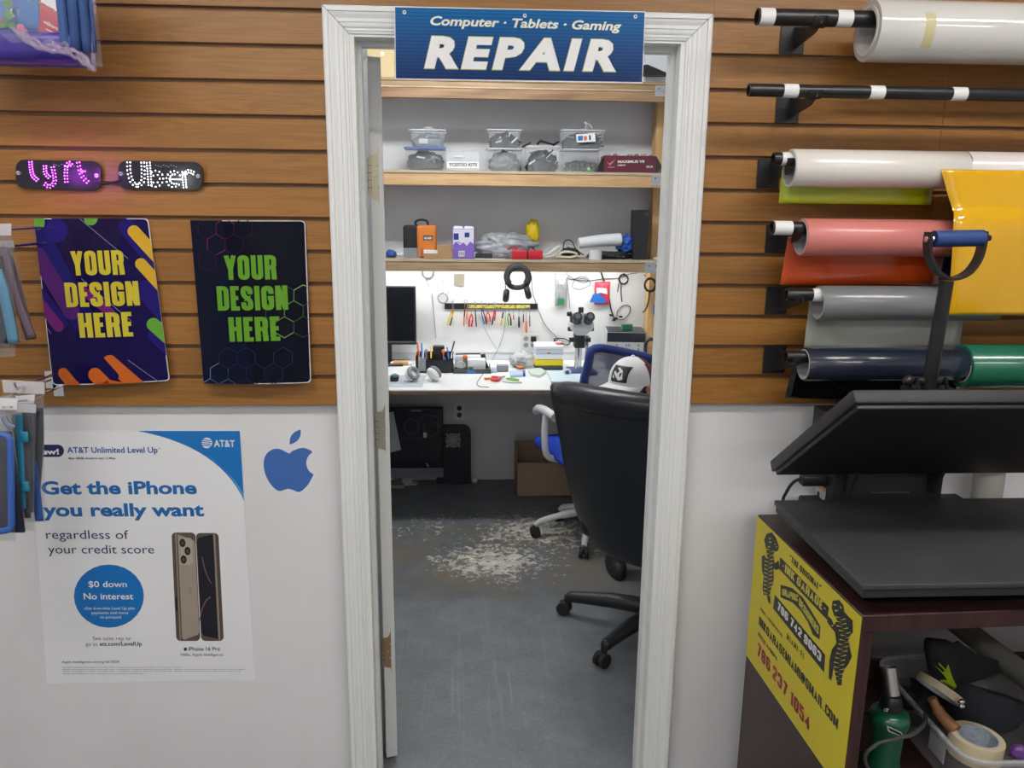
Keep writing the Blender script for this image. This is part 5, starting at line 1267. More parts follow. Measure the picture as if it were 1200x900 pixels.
ta, za = container('clear container with a blue lid at the left of the middle shelf', 473, 522, 172, 198, YC, Z2T, f_strips(M_junk, 10, 2), M_blid)
def f_white(t, X0, X1, y0, y1, zb, zt):
    b = new(mat('beige_adapter', rgb(200,198,186), .5)); xc = (X0+X1)/2; b.rbox(xc-.05, xc+.0, y0+.01, y0+.04, zb+.012, zb+.040, .006, 2); part(b, 'adapter', t)
    f_strips(M_gjunk, 6, 8)(t, X0, X1, y0+.02, y1, zb, zt)
tb_, zb2 = container('open clear container with pale adapters stacked on the blue lid', 479, 523, 151.5, 171, YC+.005, za+.001, f_white)
b = new(M_clear); c = ay(502, 150, YC+.06); b.blob((c.x, YC+.06, zb2+.004), (.06,.05,.035), .35, 3, 3, 3); T1(b, 'plastic_scrap', 'crumpled clear film on top of the pale adapters container', 'plastic film')
X0, X1, q0, q1 = boxpx(523, 561.5, 178, 197, YC, Z2T)
t = thing('flat_parts_case', 'low clear case with a handwritten strip between two container stacks', 'case', ((X0+X1)/2, YC+.05, Z2T))
b = new(M_tubc); b.rbox(X0, X1, YC, YC+.11, Z2T+.0005, q1, .003, 1); part(b, 'case', t)
b = new(M_white); S = Surf(lambda x, y: ay(x, y, YC-.0006), (0,-.0004,0)); S.poly(b, M_white, [(523.5,189),(561,189.5),(561,197),(523.5,197)]); S.k = 2; S.text(b, Mik, 'TCSSTSO KITS', (526,195), (559,195), 4, .03); part(b, 'handwritten_strip', t)
b = new(M_white); c = ay(539, 184, YC+.02); b.rbox(c.x-.03, c.x+.02, YC+.01, YC+.03, c.z-.006, c.z+.008, .005, 2); part(b, 'foam_block', t)
tc_, zc = container('lower clear container of the middle stack with marker writing', 570, 613, 173.5, 198, YC, Z2T, f_strips(M_gjunk, 7, 11, .5))
td_, zd = container('upper clear container packed with dark bags, middle stack', 571, 612, 151.5, 173.5, YC+.003, zc+.001, f_strips(M_junk, 12, 21))
te_, ze = container('single clear container overflowing with black cable ends', 616, 658, 171, 198, YC, Z2T, f_strips(M_junk, 12, 31))
for (x0,y0,x1,y1) in ((612,172,622,167.5),(630,169,634,164),(633,165,650,170),(648,170,655,166)):
    b = new(M_black); p0, p1 = ay(x0,y0,YC+.03), ay(x1,y1,YC+.05); b.cyl(p0, p1, .006, .004, 10); part(b, 'cable_end', te_)
b = new(M_wcable); b.tube(cr([ay(x, y, YC+.004) for x, y in ((640,186),(646,180),(652,178),(655,184),(650,192))], 5), .0018, 6); b.mat(mat('red_wire', rgb(180,60,60), .5)); part(b, 'white_wire', te_)
def f_balls(t, X0, X1, y0, y1, zb, zt):
    r = random.Random(3); cols = [mat('dark_green_cap', rgb(36,60,48), .5), mat('bright_green_cap', rgb(90,190,80), .5), M_junk, mat('olive_cap', rgb(70,80,60), .5)]
    for k in range(12):
        b = new(cols[[0,2,0,2,1,3,0,2,2,0,2,3][k]]); x = X0+.016+(X1-X0-.032)*((k%6)/5); z = zb+.014+(k//6)*.024
        b.sphere((x, y0+.014+(k//6)*.006, z), .0125, 12, 8); part(b, 'plastic_cap', t)
    b = new(M_junk); b.blob(((X0+X1)/2, (y0+y1)/2+.01, zb+.03), ((X1-X0)*.8,(y1-y0)*.6,.06), .3, 3, 3, 6, -.7); part(b, 'contents', t)
tf_, zf = container('lower clear container with green and black caps, right stack', 659, 704, 174.5, 199.5, YC-.015, Z2T, f_balls)
tg_, zg = container('upper clear container full of cables with a printed tag, right stack', 657, 710, 152, 174.5, YC-.01, zf+.001, f_strips(M_junk, 12, 41))
b = new(M_white); S = Surf(lambda x, y: ay(x, y, YC-.0165), (0,-.0004,0)); S.poly(b, M_white, [(675,157.5),(697,156),(698,166),(676,167)]); S.k = 2; S.poly(b, Mb1, [(677,159.5),(683,159),(683,164.5),(677.5,165)]); S.poly(b, mat('tag_orange', rgb(190,110,60), .5), ell(686,162,2.2,3,10)); S.poly(b, Mik, line(691,158.5,691.5,164,2)); part(b, 'printed_tag', tg_)
b = new(M_clear); c = ay(690, 146, YC+.05); b.tube(cr([ay(x,y,YC+.05) for x, y in ((684,152),(687,147),(685,143),(692,147),(694,151))], 5), .004, 6); b.mat(M_gjunk); part(b, 'film_end', tg_)
# motherboard box
X0, X1, q0, q1 = boxpx(708, 769, 182.5, 198.5, YC-.02, Z2T)
Mmar = mat('maroon_box_print', rgb(92,34,46), .35, bump=(30,.05,.001))
t = thing('motherboard_box', 'maroon computer part box with open black end flaps, right end of the middle shelf', 'box', ((X0+X1)/2, YC+.04, Z2T))
b = new(Mmar); b.box(X0, X1, YC-.02, YC+.10, Z2T+.0005, q1); bb_ = part(b, 'box_body', t)
for sx, xx in ((-1, X0), (1, X1)):
    b = new(M_black); o = .048 if sx < 0 else .038; P = [V((xx, YC-.019, Z2T+.001)), V((xx+sx*o, YC-.035, Z2T+(.001 if sx < 0 else .025))), V((xx+sx*o*.9, YC-.03, Z2T+(.02 if sx < 0 else .028))), V((xx, YC-.019, q1-.001))]
    b.add(P+[p+V((0,.0015,0)) for p in P], [(0,1,2,3),(7,6,5,4),(0,4,5,1),(1,5,6,2),(2,6,7,3),(3,7,4,0)]); part(b, 'end_flap', bb_)
S = Surf(lambda x, y: ay(x, y, YC-.0204), (0,-.0004,0)); b = new(M_white); Mpr = mat('pale_red_print', rgb(190,110,120), .4)
S.text(b, M_white, 'MAXIMUS VII', (724,191), (755,190.7), 3.2, .03); S.text(b, M_white, 'HERO', (724,194.5), (733,194.4), 1.8, .03); S.text(b, M_white, '/SUS', (757,196.5), (765,196.4), 2.3, .03)
S.poly(b, Mpr, [(710,189),(714,191.5),(722,186),(715,194)]); S.poly(b, Mpr, line(712,196,720,196,1)); part(b, 'box_print', t)
r = random.Random(9)
for k in range(7):
    b = new(r.choice([M_gjunk, M_ply, M_white])); x = X0+.02+k*(X1-X0-.05)/6; h = r.uniform(.006,.013); b.rbox(x, x+r.uniform(.014,.028), YC+.0, YC+.05, q1+.0004, q1+h, .002, 1); T1(b, 'circuit_part', 'small grey and tan electronic part lying on the maroon box', 'electronic part', 'small parts on the maroon box')
# ---------------- top shelf
X0, X1, q0, q1 = boxpx(440, 462, 50, 92, YF+.03, Z3T)
b = new(mat('tan_carton', rgb(206,186,140), .7)); b.rbox(X0-.04, X1, YF+.03, YF+.25, Z3T+.0005, q1+.03, .002, 1); S = Surf(lambda x, y: ay(x, y, YF+.0296), (0,-.0004,0)); S.poly(b, M_white, ell(448,63,2.4,3,10)); 
T1(b, 'carton', 'tan cardboard carton at the left end of the topmost shelf', 'box')
X0, X1, q0, q1 = boxpx(757, 783, 64, 90, YF+.03, Z3T)
b = new(mat('white_carton', (.72,.74,.76), .5)); b.rbox(X0+.01, X1+.02, YF+.08, YF+.26, Z3T+.0005, q1+.06, .002, 1); T1(b, 'white_carton', 'white carton at the right end of the topmost shelf', 'box')
b = new(M_black); p = [ay(754,76,YF), ay(759,75.5,YF), ay(783,86,YF), ay(783,88,YF), ay(754,88,YF)]; n_ = 5; b.add(p+[k+V((0,.06,0)) for k in p], [tuple(range(5)), tuple(range(5,10))[::-1]]+[(i,(i+1)%5,5+(i+1)%5,5+i) for i in range(5)]); T1(b, 'black_wedge_case', 'black wedge shaped case in front of the white carton', 'case')
# ---------------- lowest shelf
Y1 = 2.375
X0, X1, q0, q1 = boxpx(472, 499, 265, 302, Y1, Z1T)
Mcn, Mor = mat('black_nylon', (.014,.014,.017), .8, bump=(150,.4,.001)), mat('orange_canvas', rgb(206,118,44), .75, bump=(150,.4,.001))
X0 = gx(472, 280, Y1); X1 = gx(494, 280, Y1); zt = ay(485, 264, Y1).z
t = thing('tool_case', 'soft tool case, black half and orange half, handle on top, left of lowest shelf', 'bag', ((X0+X1)/2+.03, Y1+.06, Z1T))
b = new(Mcn); b.rbox(X0, X1, Y1+.02, Y1+.10, Z1T+.0005, zt, .014, 3); part(b, 'black_half', t)
b = new(Mor); X2 = gx(488.5, 280, Y1); X3 = gx(511, 280, Y1); zt2 = ay(500, 264, Y1).z; b.rbox(X2, X3, Y1+.0, Y1+.09, Z1T+.0005, zt2, .014, 3); oh_ = part(b, 'orange_half', t)
b = new(Mcn); c0 = ay(487, 265, Y1+.05); b.tube(cr([V((X2-.004, Y1+.05, zt-.006)), ay(487,260,Y1+.05), ay(493,257.5,Y1+.05), ay(500,259,Y1+.05), V((gx(502,262,Y1+.05), Y1+.05, zt2-.004))], 6), .006, 8); part(b, 'handle', t)
S = Surf(lambda x, y: ay(x, y, Y1-.0006), (0,-.0004,0)); b = new(Mcn); S.poly(b, M_black, [(496,276),(507,276),(507,281.5),(496,281.5)]); S.k = 2; S.text(b, Mw, 'RIDGID', (497,280.4), (506,280.4), 3, .03); part(b, 'badge', oh_)
X0, X1, q0, q1 = boxpx(463, 494, 291, 302, Y1-.02, Z1T)
t = thing('low_tray', 'low clear tray in front of the black half of the tool case', 'tray', ((X0+X1)/2, Y1-.01, Z1T)); part(tub(X0, X1, Y1-.028, Y1+.015, Z1T+.0005, q1, M_tubc, .008, .01, .003), 'tub', t)
b = new(mat('blue_cloth', rgb(50,80,150), .7)); c = ay(458, 296, Y1+.05); b.blob((c.x, Y1+.06, Z1T+.02), (.06,.06,.045), .2, 3, 3, 7, -.8); T1(b, 'blue_beanie', 'blue cloth beanie at the far left end of the lowest shelf', 'cap')
X0, X1, q0, q1 = boxpx(496.5, 512.5, 289, 302, Y1-.025, Z1T)
b = new(M_card); b.box(X0, X1, Y1-.028, Y1-.002, Z1T+.0005, Z1T+.028); b.mat(M_white); b.box(X0, X1, Y1-.0285, Y1-.002, Z1T+.0282, Z1T+.046); b.mat(M_black); b.box(X0+.02,X0+.021,Y1-.029,Y1-.0285,Z1T+.03,Z1T+.044); T1(b, 'parts_box', 'small flat box with a white printed side under the orange case', 'box')
for (a, c, yt, dy, lb) in ((511,531,293.5,0,'lower small brown box right of the tool case'),(511.5,529,287.5,.004,'upper small brown box stacked right of the tool case')):
    X0, X1, q0, q1 = boxpx(a, c, yt, 302, Y1-.01, Z1T)
    z0 = Z1T+.0005 if dy == 0 else ay(520, 294, Y1-.01).z
    b = new(M_card); b.rbox(X0, X1, Y1-.01+dy, Y1+.05, z0, q1, .0015, 1); T1(b, 'brown_box', lb, 'box')
X0, X1, q0, q1 = boxpx(530.5, 556, 268, 302.5, Y1-.02, Z1T)
t = thing('glove_box', 'purple and white printed carton standing upright on the lowest shelf', 'box', ((X0+X1)/2, Y1+.02, Z1T))
Mpu, Mli = mat('purple_print', rgb(122,96,176), .4), mat('lilac_white', rgb(214,212,226), .4)
b = new(Mpu); b.box(X0, X1, Y1-.02, Y1+.06, Z1T+.0005, q1); ct_ = part(b, 'carton', t)
S = Surf(lambda x, y: ay(x, y, Y1-.0206), (0,-.0004,0)); b = new(Mli)
S.poly(b, Mli, [(531,268.5),(555.5,268.5),(555,286),(551,283),(547,288),(543,284),(539,287),(534,283),(531,287)]); S.k = 2; S.poly(b, mat('label_blue', rgb(44,60,130), .4), [(531.5,273.5),(537.5,273.5),(537.5,281),(531.5,281)]); S.poly(b, MATS['label_blue'], [(544.5,272.5),(550,272.5),(550,278),(544.5,278)])
S.poly(b, Mpu, bez((532,287),(537,280),(541,286))+[(536.5,284)]); S.poly(b, M_white, [(537.5,294),(544.5,294),(544.5,300.5),(537.5,300.5)]); S.k = 3
for k in range(4): S.poly(b, Mik, line(538.8+k*1.5, 295, 538.8+k*1.5, 299.5, .7))
S.k = 1.5; part(b, 'print', t)
b = new(Mli)
for sx in (0, 1):
    xa = X0+.002+(X1-X0)*.5*sx; b.add([V((xa,Y1-.019,q1)), V((xa+(X1-X0)*.46,Y1-.019,q1)), V((xa+(X1-X0)*.42,Y1-.005,q1+.012)), V((xa+.006,Y1-.005,q1+.014))], [(0,1,2,3)])
part(b, 'open_flap', ct_)
M_gbag = mat('grey_polybag', (.40,.42,.45), .15, alpha=.6, bump=((34,34,34),1,.008), coat=.4)
b = new(M_gbag); c = ay(592, 287, Y1+.05); b.blob((c.x, Y1+.06, Z1T+.060), (.33,.15,.16), .2, 2.2, 5, 12, -.75); T1(b, 'crumpled_bag', 'big crumpled translucent grey plastic bag on the lowest shelf', 'plastic bag')
b = new(mat('yellow_packet', rgb(216,188,30), .4, bump=((50,50,50),.6,.004))); c = ay(625, 276, Y1+.12); b.blob((c.x, Y1+.17, ay(625,272,Y1+.16).z), (.075,.05,.14), .25, 3, 4, 5); T1(b, 'yellow_packet', 'yellow packet poking up behind the crumpled grey bag', 'packet')
b = new(mat('dark_box', (.02,.02,.022), .5)); a = ay(557, 293, Y1+.01); c = ay(577, 293, Y1+.01); b.rbox(a.x, c.x, Y1-.01, Y1+.02, Z1T+.0005, Z1T+.03, .003, 1); T1(b, 'flat_black_box', 'flat black box between purple carton and the crumpled bag', 'box')
b = new(M_white); a = ay(556, 301, Y1-.03); c = ay(592, 301, Y1-.03); b.box(a.x, c.x, Y1-.034, Y1-.013, Z1T+.0004, Z1T+.003); T1(b, 'paper_slip', 'white paper slips lying at the shelf edge by the purple carton', 'paper')
Mred = mat('red_plastic', rgb(196,34,50), .35)
X0, X1, q0, q1 = boxpx(600, 636, 293.5, 302, Y1-.03, Z1T)
t = thing('multimeter_case', 'red tool with black straps at the shelf edge under the grey bag', 'tool', ((X0+X1)/2, Y1-.02, Z1T))
b = new(Mred); b.rbox(X0, X1, Y1-.032, Y1-.006, Z1T+.0005, q1, .004, 2); part(b, 'body', t)
b = new(M_black); xm = (X0+X1)/2; b.box(xm-.003, xm+.005, Y1-.0335, Y1-.005, Z1T+.0005, q1+.0015); part(b, 'strap', t)
b = new(M_black); b.tube(cr([ay(x,y,Y1-.02) for x, y in ((616,299),(620,293),(619,289),(624,290),(628,295))], 5), .0025, 6); part(b, 'lead', t)
b = new(Mred); b.tube(cr([ay(x,y,Y1-.015) for x, y in ((591,297),(596,291),(602,288),(605,292),(600,296))], 5), .004, 8); part(b, 'red_lead', t)
for k, (pts, lb) in enumerate(((((637,300),(645,297),(652,291),(657,290),(650,299),(641,301)),'bundle of white cable left of the cream cable, lowest shelf'), (((652,300),(660,296),(670,296),(677,299),(668,302),(656,301)),'bundle of cream cable next to the clear tape roll'))):
    b = new(M_wcable if k == 0 else mat('cream_cable', rgb(200,196,170), .5)); P = [ay(x,y,Y1-.01) for x, y in pts]
    for j in range(4): b.tube([p+V((0, j*.009, (j%2)*.004)) for p in cr(P, 5, True)], .0042, 6, True)
    T1(b, 'cable_bundle', lb, 'cable')
b = new(M_matte); c = ay(668, 296, Y1+.05); b.blob((c.x, Y1+.07, Z1T+.030), (.10,.07,.062), .18, 2.5, 4, 3, -.85); b.tube(cr([ay(x,y,Y1+.06) for x, y in ((660,292),(661,284),(666,281),(671,284),(675,292),(684,299))], 6), .003, 8); T1(b, 'power_adapter', 'black lump of power adapters with a cable loop on the lowest shelf', 'adapter')
b = new(mat('white_bubble_roll', (.74,.76,.78), .4, bump=(120,.4,.002))); b.tube([ay(678,285,Y1+.06), ay(702,282,Y1+.07), ay(727,280.5,Y1+.08)], [.028,.032,.035], 20); T1(b, 'foam_roll', 'white foam roll lying across black gear on the lowest shelf', 'roll')
b = new(mat('blue_bag', rgb(34,84,176), .35, bump=((50,50,50),.7,.004))); c = ay(735, 287, Y1+.08); b.blob((c.x, Y1+.10, ay(735,286,Y1+.1).z), (.11,.07,.10), .35, 2.5, 4, 8); T1(b, 'blue_bag', 'crumpled bright blue bag at the right end of the foam roll', 'plastic bag')
b = new(M_junk); a = ay(690, 297, Y1+.05); c = ay(742, 297, Y1+.05); b.blob(((a.x+c.x)/2, Y1+.07, Z1T+.018), (c.x-a.x, .10, .045), .3, 3, 4, 14, -.8); T1(b, 'black_gear', 'black bags of gear under the foam roll on the lowest shelf', 'gear')
c = ay(698.5, 298, Y1-.02); b = new(mat('clear_packing_tape', (.66,.67,.66), .12, coat=.8)); b.pipe((c.x, Y1-.0, Z1T+.0005), (c.x, Y1-.0, ay(698,293,Y1-.02).z), .036, .030, 32); T1(b, 'packing_tape_roll', 'roll of clear packing tape lying at the front edge of the lowest shelf', 'tape roll')
X0, X1, q0, q1 = boxpx(743.5, 757, 246, 303, Y1, Z1T); b = new(M_black); b.rbox(X0, X1+.012, Y1, Y1+.12, Z1T+.0005, q1, .003, 1); b.box(X1+.012,X1+.014,Y1+.005,Y1+.1,Z1T+.09,q1-.01); T1(b, 'black_console', 'tall slim black box standing upright at the right end of the lowest shelf', 'console')
c = ay(769, 301, YF+.01); b = new(M_white); b.blob((c.x, YF+.02, Z1T+.008), (.03,.03,.018), .2, 3, 3, 2, -.8); T1(b, 'white_pebble', 'small white lump at the far right edge of the lowest shelf', 'scrap')
# ------------------------------------------------------------------ hanging on the bench wall
YH = 2.622
def hook(px, py, name, label):
    c = ay(px, py, YBK-.006); return c
def coil(m, cx, cy, rx, ry, name, label, Y=YH, n=5, w=.0022, extra=(), seed=1):
    r = random.Random(seed); b = new(m); pts = []
    for k in range(n*14+1):
        a = 2*pi*k/14; j = 1+.10*sin(k*1.7+seed)+.06*r.uniform(-1,1)
        p = ay(cx+rx*cos(a)*j, cy+ry*sin(a)*j, Y-.004-.010*((k*7)%5)/5); pts.append(p)
    b.tube(cr(pts, 2), w, 6)
    for e in extra: b.tube(cr([ay(x, y, Y-.004) for x, y in e], 6), w, 6)
    c = ay(cx, cy-ry-1, Y); b.tube([V((c.x, YBK-.004, c.z)), V((c.x, Y-.02, c.z)), V((c.x, Y-.02, c.z+.006))], .0015, 6)
    return single(b, name, label, 'cable')
coil(mat('grey_white_cable', (.30,.31,.31), .5), 501.5, 319, 6.6, 7.5, 'hanging_cable', 'coiled white cable hanging under the shelf near the monitor', extra=(((499,326),(501,332),(503,336)),))
coil(MATS['grey_white_cable'], 519, 349.5, 5.6, 5.8, 'hanging_cable', 'thin white cable coil hanging above the left end of the tool rail', extra=(((519.5,344),(520,335),(519,326)),((524,345),(527,342))), w=.0016, n=4, seed=3)
coil(M_cable, 730.8, 327.3, 5.2, 5.6, 'hanging_cable', 'small tight black cable ring on the bench wall', extra=(((725,332),(724,340),(724,342)),((728,333),(728,345),(729,354))), w=.003, n=4, seed=5)
coil(M_cable, 762, 334, 6.5, 7.5, 'hanging_cable', 'black cable coil hanging on the wooden post', Y=2.47, extra=(((761,342),(760,352),(757,362),(753,366)),), w=.004, n=4, seed=6)
# wires strung over the wall
for k, (m, w, pts, lb) in enumerate((
    (M_cable, .0018, ((650,321),(668,327),(690,329),(705,327),(725,326),(738,321),(747,320)), 'long black wire strung level under the shelf'),
    (M_cable, .0014, ((664,321),(676,329),(686,331),(690,327),(682,324),(674,328),(671,336),(680,339),(692,333),(686,327),(672,327)), 'tangle of thin black wire right of the silver bag'),
    (mat('grey_cable2', (.25,.26,.27), .5), .0028, ((623,324),(624,341),(629,358),(638,379),(650,393),(659,402),(666,405)), 'dark wire falling from the headphones down to the microscope'),
    (MATS['grey_cable2'], .0016, ((592,362),(592,378),(589,394),(584,408),(575,425),(573,432)), 'thin grey wire hanging below the tool rail'),
    (MATS['grey_cable2'], .0014, ((561,368),(568,385),(576,400),(582,409)), 'short thin grey wire crossing behind the grey wire'),
    (mat('grey_rod', (.35,.36,.37), .4), .0028, ((506,344),(508,362),(511,396)), 'long straight grey wire beside the monitor'),
    (M_cable, .0042, ((703,315),(708,330),(713,345),(716,362),(719,371)), 'thick black cord hanging down right of the red bag'),
    (M_cable, .0025, ((719,371),(724,374),(731,374),(738,366),(738,359),(731,358),(724,364),(723,371)), 'looped black plug cord over the power supply'),
    (M_chrome, .0022, ((664,319),(665,335),(667,350),(668,362)), 'thin straight steel rod above the microscope'),
    (M_cable, .003, ((640,402),(647,402),(652,399),(662,404),(668,402),(662,397),(650,397),(652,402),(660,406)), 'black cable knot above the drawer stack'))):
    b = new(m); b.tube(cr([ay(x, y, YH+.004) for x, y in pts], 6), w, 6); single(b, 'wall_wire', lb, 'wire')
b = new(M_cable)
for (x, y, r) in ((716,369,.012),(721,373,.013),(727,371,.010),(719,375,.009)): b.rbox(*(lambda c: (c.x-r, c.x+r, YH-.02, YH+.0, c.z-r*.5, c.z+r*.5))(ay(x, y, YH)), .003, 1)
single(b, 'plug_cluster', 'cluster of black plugs at the end of the thick black cord', 'plug')
# bags
def wallbag(m, x0, x1, yt, yb, name, label, seed, th=.03, extra=None):
    c = ay((x0+x1)/2, (yt+yb)/2, YH); a = ay(x0, yt, YH); d = ay(x1, yb, YH)
    t = thing(name, label, 'packet', (c.x, YH, d.z)); b = new(m)
    f = pouch(a.x, d.x, a.z, d.z, YH-.004, th, 0, seed, .006); b.sheet(f(-1), 14, 14); b.sheet(f(1), 8, 8); part(b, 'film', t)
    if extra: extra(t)
    return t
M_silv = mat('antistatic_film', (.55,.57,.58), .2, .5, alpha=.8, bump=((60,60,60),1,.006))
def ex1(t):
    b = new(mat('green_pcb', rgb(60,120,80), .4)); a = ay(653,349.5,YH-.02); c = ay(661,357.5,YH-.02); b.rbox(a.x, c.x, YH-.030, YH-.026, c.z, a.z, .001, 1); part(b, 'green_board', t)
wallbag(M_silv, 651, 664, 321, 359, 'foil_bag', 'silvery antistatic bag with a green board hanging on the bench wall', 3, .035, ex1)
M_ppk = mat('pink_red_packet', rgb(214,60,84), .3, bump=((50,50,50),.6,.004))
def ex2(t):
    b = new(mat('packet_blue', rgb(40,110,196), .35)); S = Surf(lambda x, y: ay(x, y, YH-.024), (0,-.0006,0)); S.poly(b, MATS['packet_blue'], [(695,345),(703,344),(708,350),(712,353),(706,355.5),(691,354)]); S.k = 2
    S.poly(b, M_white, [(699,337),(711,338),(712,345),(704,343),(699,344)]); part(b, 'printed_label', t)
wallbag(M_ppk, 697, 714, 330, 357, 'hanging_packet', 'red packet with a blue lower corner hanging on the bench wall', 6, .03, ex2)
b = new(mat('cream_tag', rgb(150,146,128), .6)); 
P = [ay(x, y, YH) for x, y in ((532,321),(544,321),(544,335),(532,335))]; b.add(P+[p+V((0,.002,0)) for p in P], [(3,2,1,0),(4,5,6,7)]+[(i,(i+1)%4,4+(i+1)%4,4+i) for i in range(4)]); b.mat(M_wcable); b.tube(cr([ay(x,y,YH-.003) for x, y in ((535,336),(536,343),(541,349),(544,348),(542,341),(538,337))], 5), .0018, 6)
single(b, 'adapter_card', 'small cream card with a looped white cord on the bench wall', 'card')
# the round black headband magnifier / headphones hanging from the shelf
t = thing('headphones', 'big black over-ear headphones hanging from the lowest shelf beam', 'headphones', ay(606, 345, 2.31))
b = new(mat('headband_pad', (.045,.048,.052), .6)); pts = [ay(606.5+12.6*cos(a), 324.5+12.2*sin(a), 2.315) for a in [pi*.78+k*(pi*1.44)/24 for k in range(25)]]
rings = []
for i, p in enumerate(pts):
    a = pts[max(i-1,0)]; c = pts[min(i+1,24)]; d = (c-a).normalized(); s_ = d.cross(V((0,1,0))).normalized()*.0165; w_ = V((0,.02,0)); rings.append([p-s_-w_, p+s_-w_, p+s_+w_, p-s_+w_])
b.loft(rings, True, True); b.smooth = True; part(b, 'headband', t)
b = new(MATS['headband_pad']); b.tube(cr([ay(x, y, 2.33) for x, y in ((595,331),(599,335.5),(606,337),(613,335.5),(618,331))], 5), .015, 10); part(b, 'lower_pad', t)
for (x0,y0,x1,y1) in ((592,331,592.5,341),(619,331,620,340)):
    b = new(M_cable); b.tube([ay(x0,y0,2.315), ay(x1,y1,2.315)], .003, 6); part(b, 'yoke', t)
for x, y, tl in ((592.8,346.3,.1),(618.2,342.8,-.25)):
    c = ay(x, y, 2.315); b = new(M_black); b.lathe([(.0,-.016),(.024,-.015),(.032,-.006),(.032,.008),(.024,.017),(0,.018)], 20, Matrix.Translation(c) @ Matrix.Rotation(tl, 4, 'Y') @ Matrix.Rotation(pi/2, 4, 'Y') @ Matrix.Scale(1.15, 4, (1,0,0))); part(b, 'ear_cup', t)
# tool rail and tools
a, c = ay(521, 355.5, YH), ay(630, 362.5, YH)
t = thing('tool_rail', 'magnetic tool rail on the bench wall holding a row of small tools', 'tool rack', ((a.x+c.x)/2, YH, c.z))
b = new(M_black); b.box(a.x, c.x, YH, YBK-.0065, c.z, a.z); part(b, 'rail', t)
b = new(mat('yellow_tape_strip', rgb(212,200,90), .5, var=((60,60,60),rgb(120,116,70),.5,.6))); a2, c2 = ay(549, 357, YH), ay(621, 361.5, YH); b.box(a2.x, c2.x, YH-.0015, YH-.0002, c2.z, a2.z); part(b, 'yellow_strip', t)
def hcol(n, c): return mat('handle_'+n, rgb(*c), .35, coat=.2)
HC = {'y':hcol('yellow',(226,190,40)), 'o':hcol('orange',(224,116,40)), 'r':hcol('red',(206,50,44)), 'b':hcol('blue',(46,104,186)), 'k':M_black, 'g':hcol('green',(120,176,50)), 'm':hcol('maroon',(110,34,44)), 'w':M_white}
TOOLS = [('pliers','y','k',531,360,526,381.5,2.4,'yellow and black pliers at the left end of the tool rail'),('screwdriver','o','y',531.5,358,530,375,1.5,'short orange handled screwdriver behind the yellow pliers'),
 ('screwdriver','k','o',544.8,358,543.5,382,1.5,'black screwdriver with an orange collar, third on the tool rail'),('screwdriver','o','o',547.5,358,547,375,1.3,'short all orange screwdriver on the tool rail'),
 ('cutter','r','r',553,365,551,383,2.6,'red handled cutter hanging on the tool rail'),('screwdriver','k','k',556.5,358,558.3,383,1.4,'slim black screwdriver right of the red cutter'),
 ('tweezers','b','k',563.5,358,569,380,2.2,'blue and black snips slanting on the tool rail'),('cutter','o','r',570.8,363,573,377,2.6,'orange red cutter right of the blue snips'),
 ('screwdriver','r','k',580,360,576.5,381,1.6,'red and black screwdriver slanting left on the tool rail'),('screwdriver','r','r',581,362,579.5,376,1.6,'short all red screwdriver on the tool rail'),
 ('screwdriver','k','y',590.3,362,587,381.5,1.8,'black and yellow screwdriver in the middle of the tool rail'),('pliers','g','k',596,364,597.5,381.5,2.4,'green and black pliers on the tool rail'),
 ('screwdriver','r','w',601.5,366,602.5,382,1.4,'red and white screwdriver right of the green pliers'),('screwdriver','m','k',608,368,608.3,384,2.0,'maroon and black screwdriver on the tool rail'),
 ('screwdriver','m','m',613.2,366,613.5,378,1.3,'small maroon screwdriver near the orange one'),('screwdriver','o','o',616.6,373,616.8,390,2.4,'long clear orange handled screwdriver hanging lowest on the tool rail'),
 ('screwdriver','k','k',620.8,366,620.8,383,1.1,'thin black screwdriver at the right end of the tool rail')]
for nm, c1, c2, x0, y0, x1, y1, w, lb in TOOLS:
    Yt = YH-.006; p0, p1 = ay(x0, y0, Yt), ay(x1, y1, Yt); d = (p1-p0); sc_ = .0046*w/1.5
    t = thing(nm, lb, 'tool', p1, 'tools on the magnetic rail')
    h0 = p0+d*.18; 
    b = new(M_steel); b.cyl(V((h0.x, Yt, p0.z+.035)), h0, .0018, seg=8); part(b, 'shaft', t)
    if nm in ('pliers','cutter','tweezers'):
        for s_ in (-1, 1):
            o = V((s_*sc_*.9, 0, 0)); b = new(HC[c1 if s_ < 0 else c2]); b.tube(cr([h0, h0+d*.3+o*1.2, p1+o], 4), [sc_*.45]*5+[sc_*.6]*4, 8); part(b, 'grip', t)
    else:
        m_ = h0+(p1-h0)*.45; b = new(HC[c1]); b.tube([h0, h0+(m_-h0)*.3, m_], [sc_*.55, sc_*.8, sc_*.85], 10); part(b, 'handle', t)
        b = new(HC[c2]); b.tube([m_, m_+(p1-m_)*.7, p1], [sc_*.85, sc_*.95, sc_*.6], 10); part(b, 'handle_cap', t)
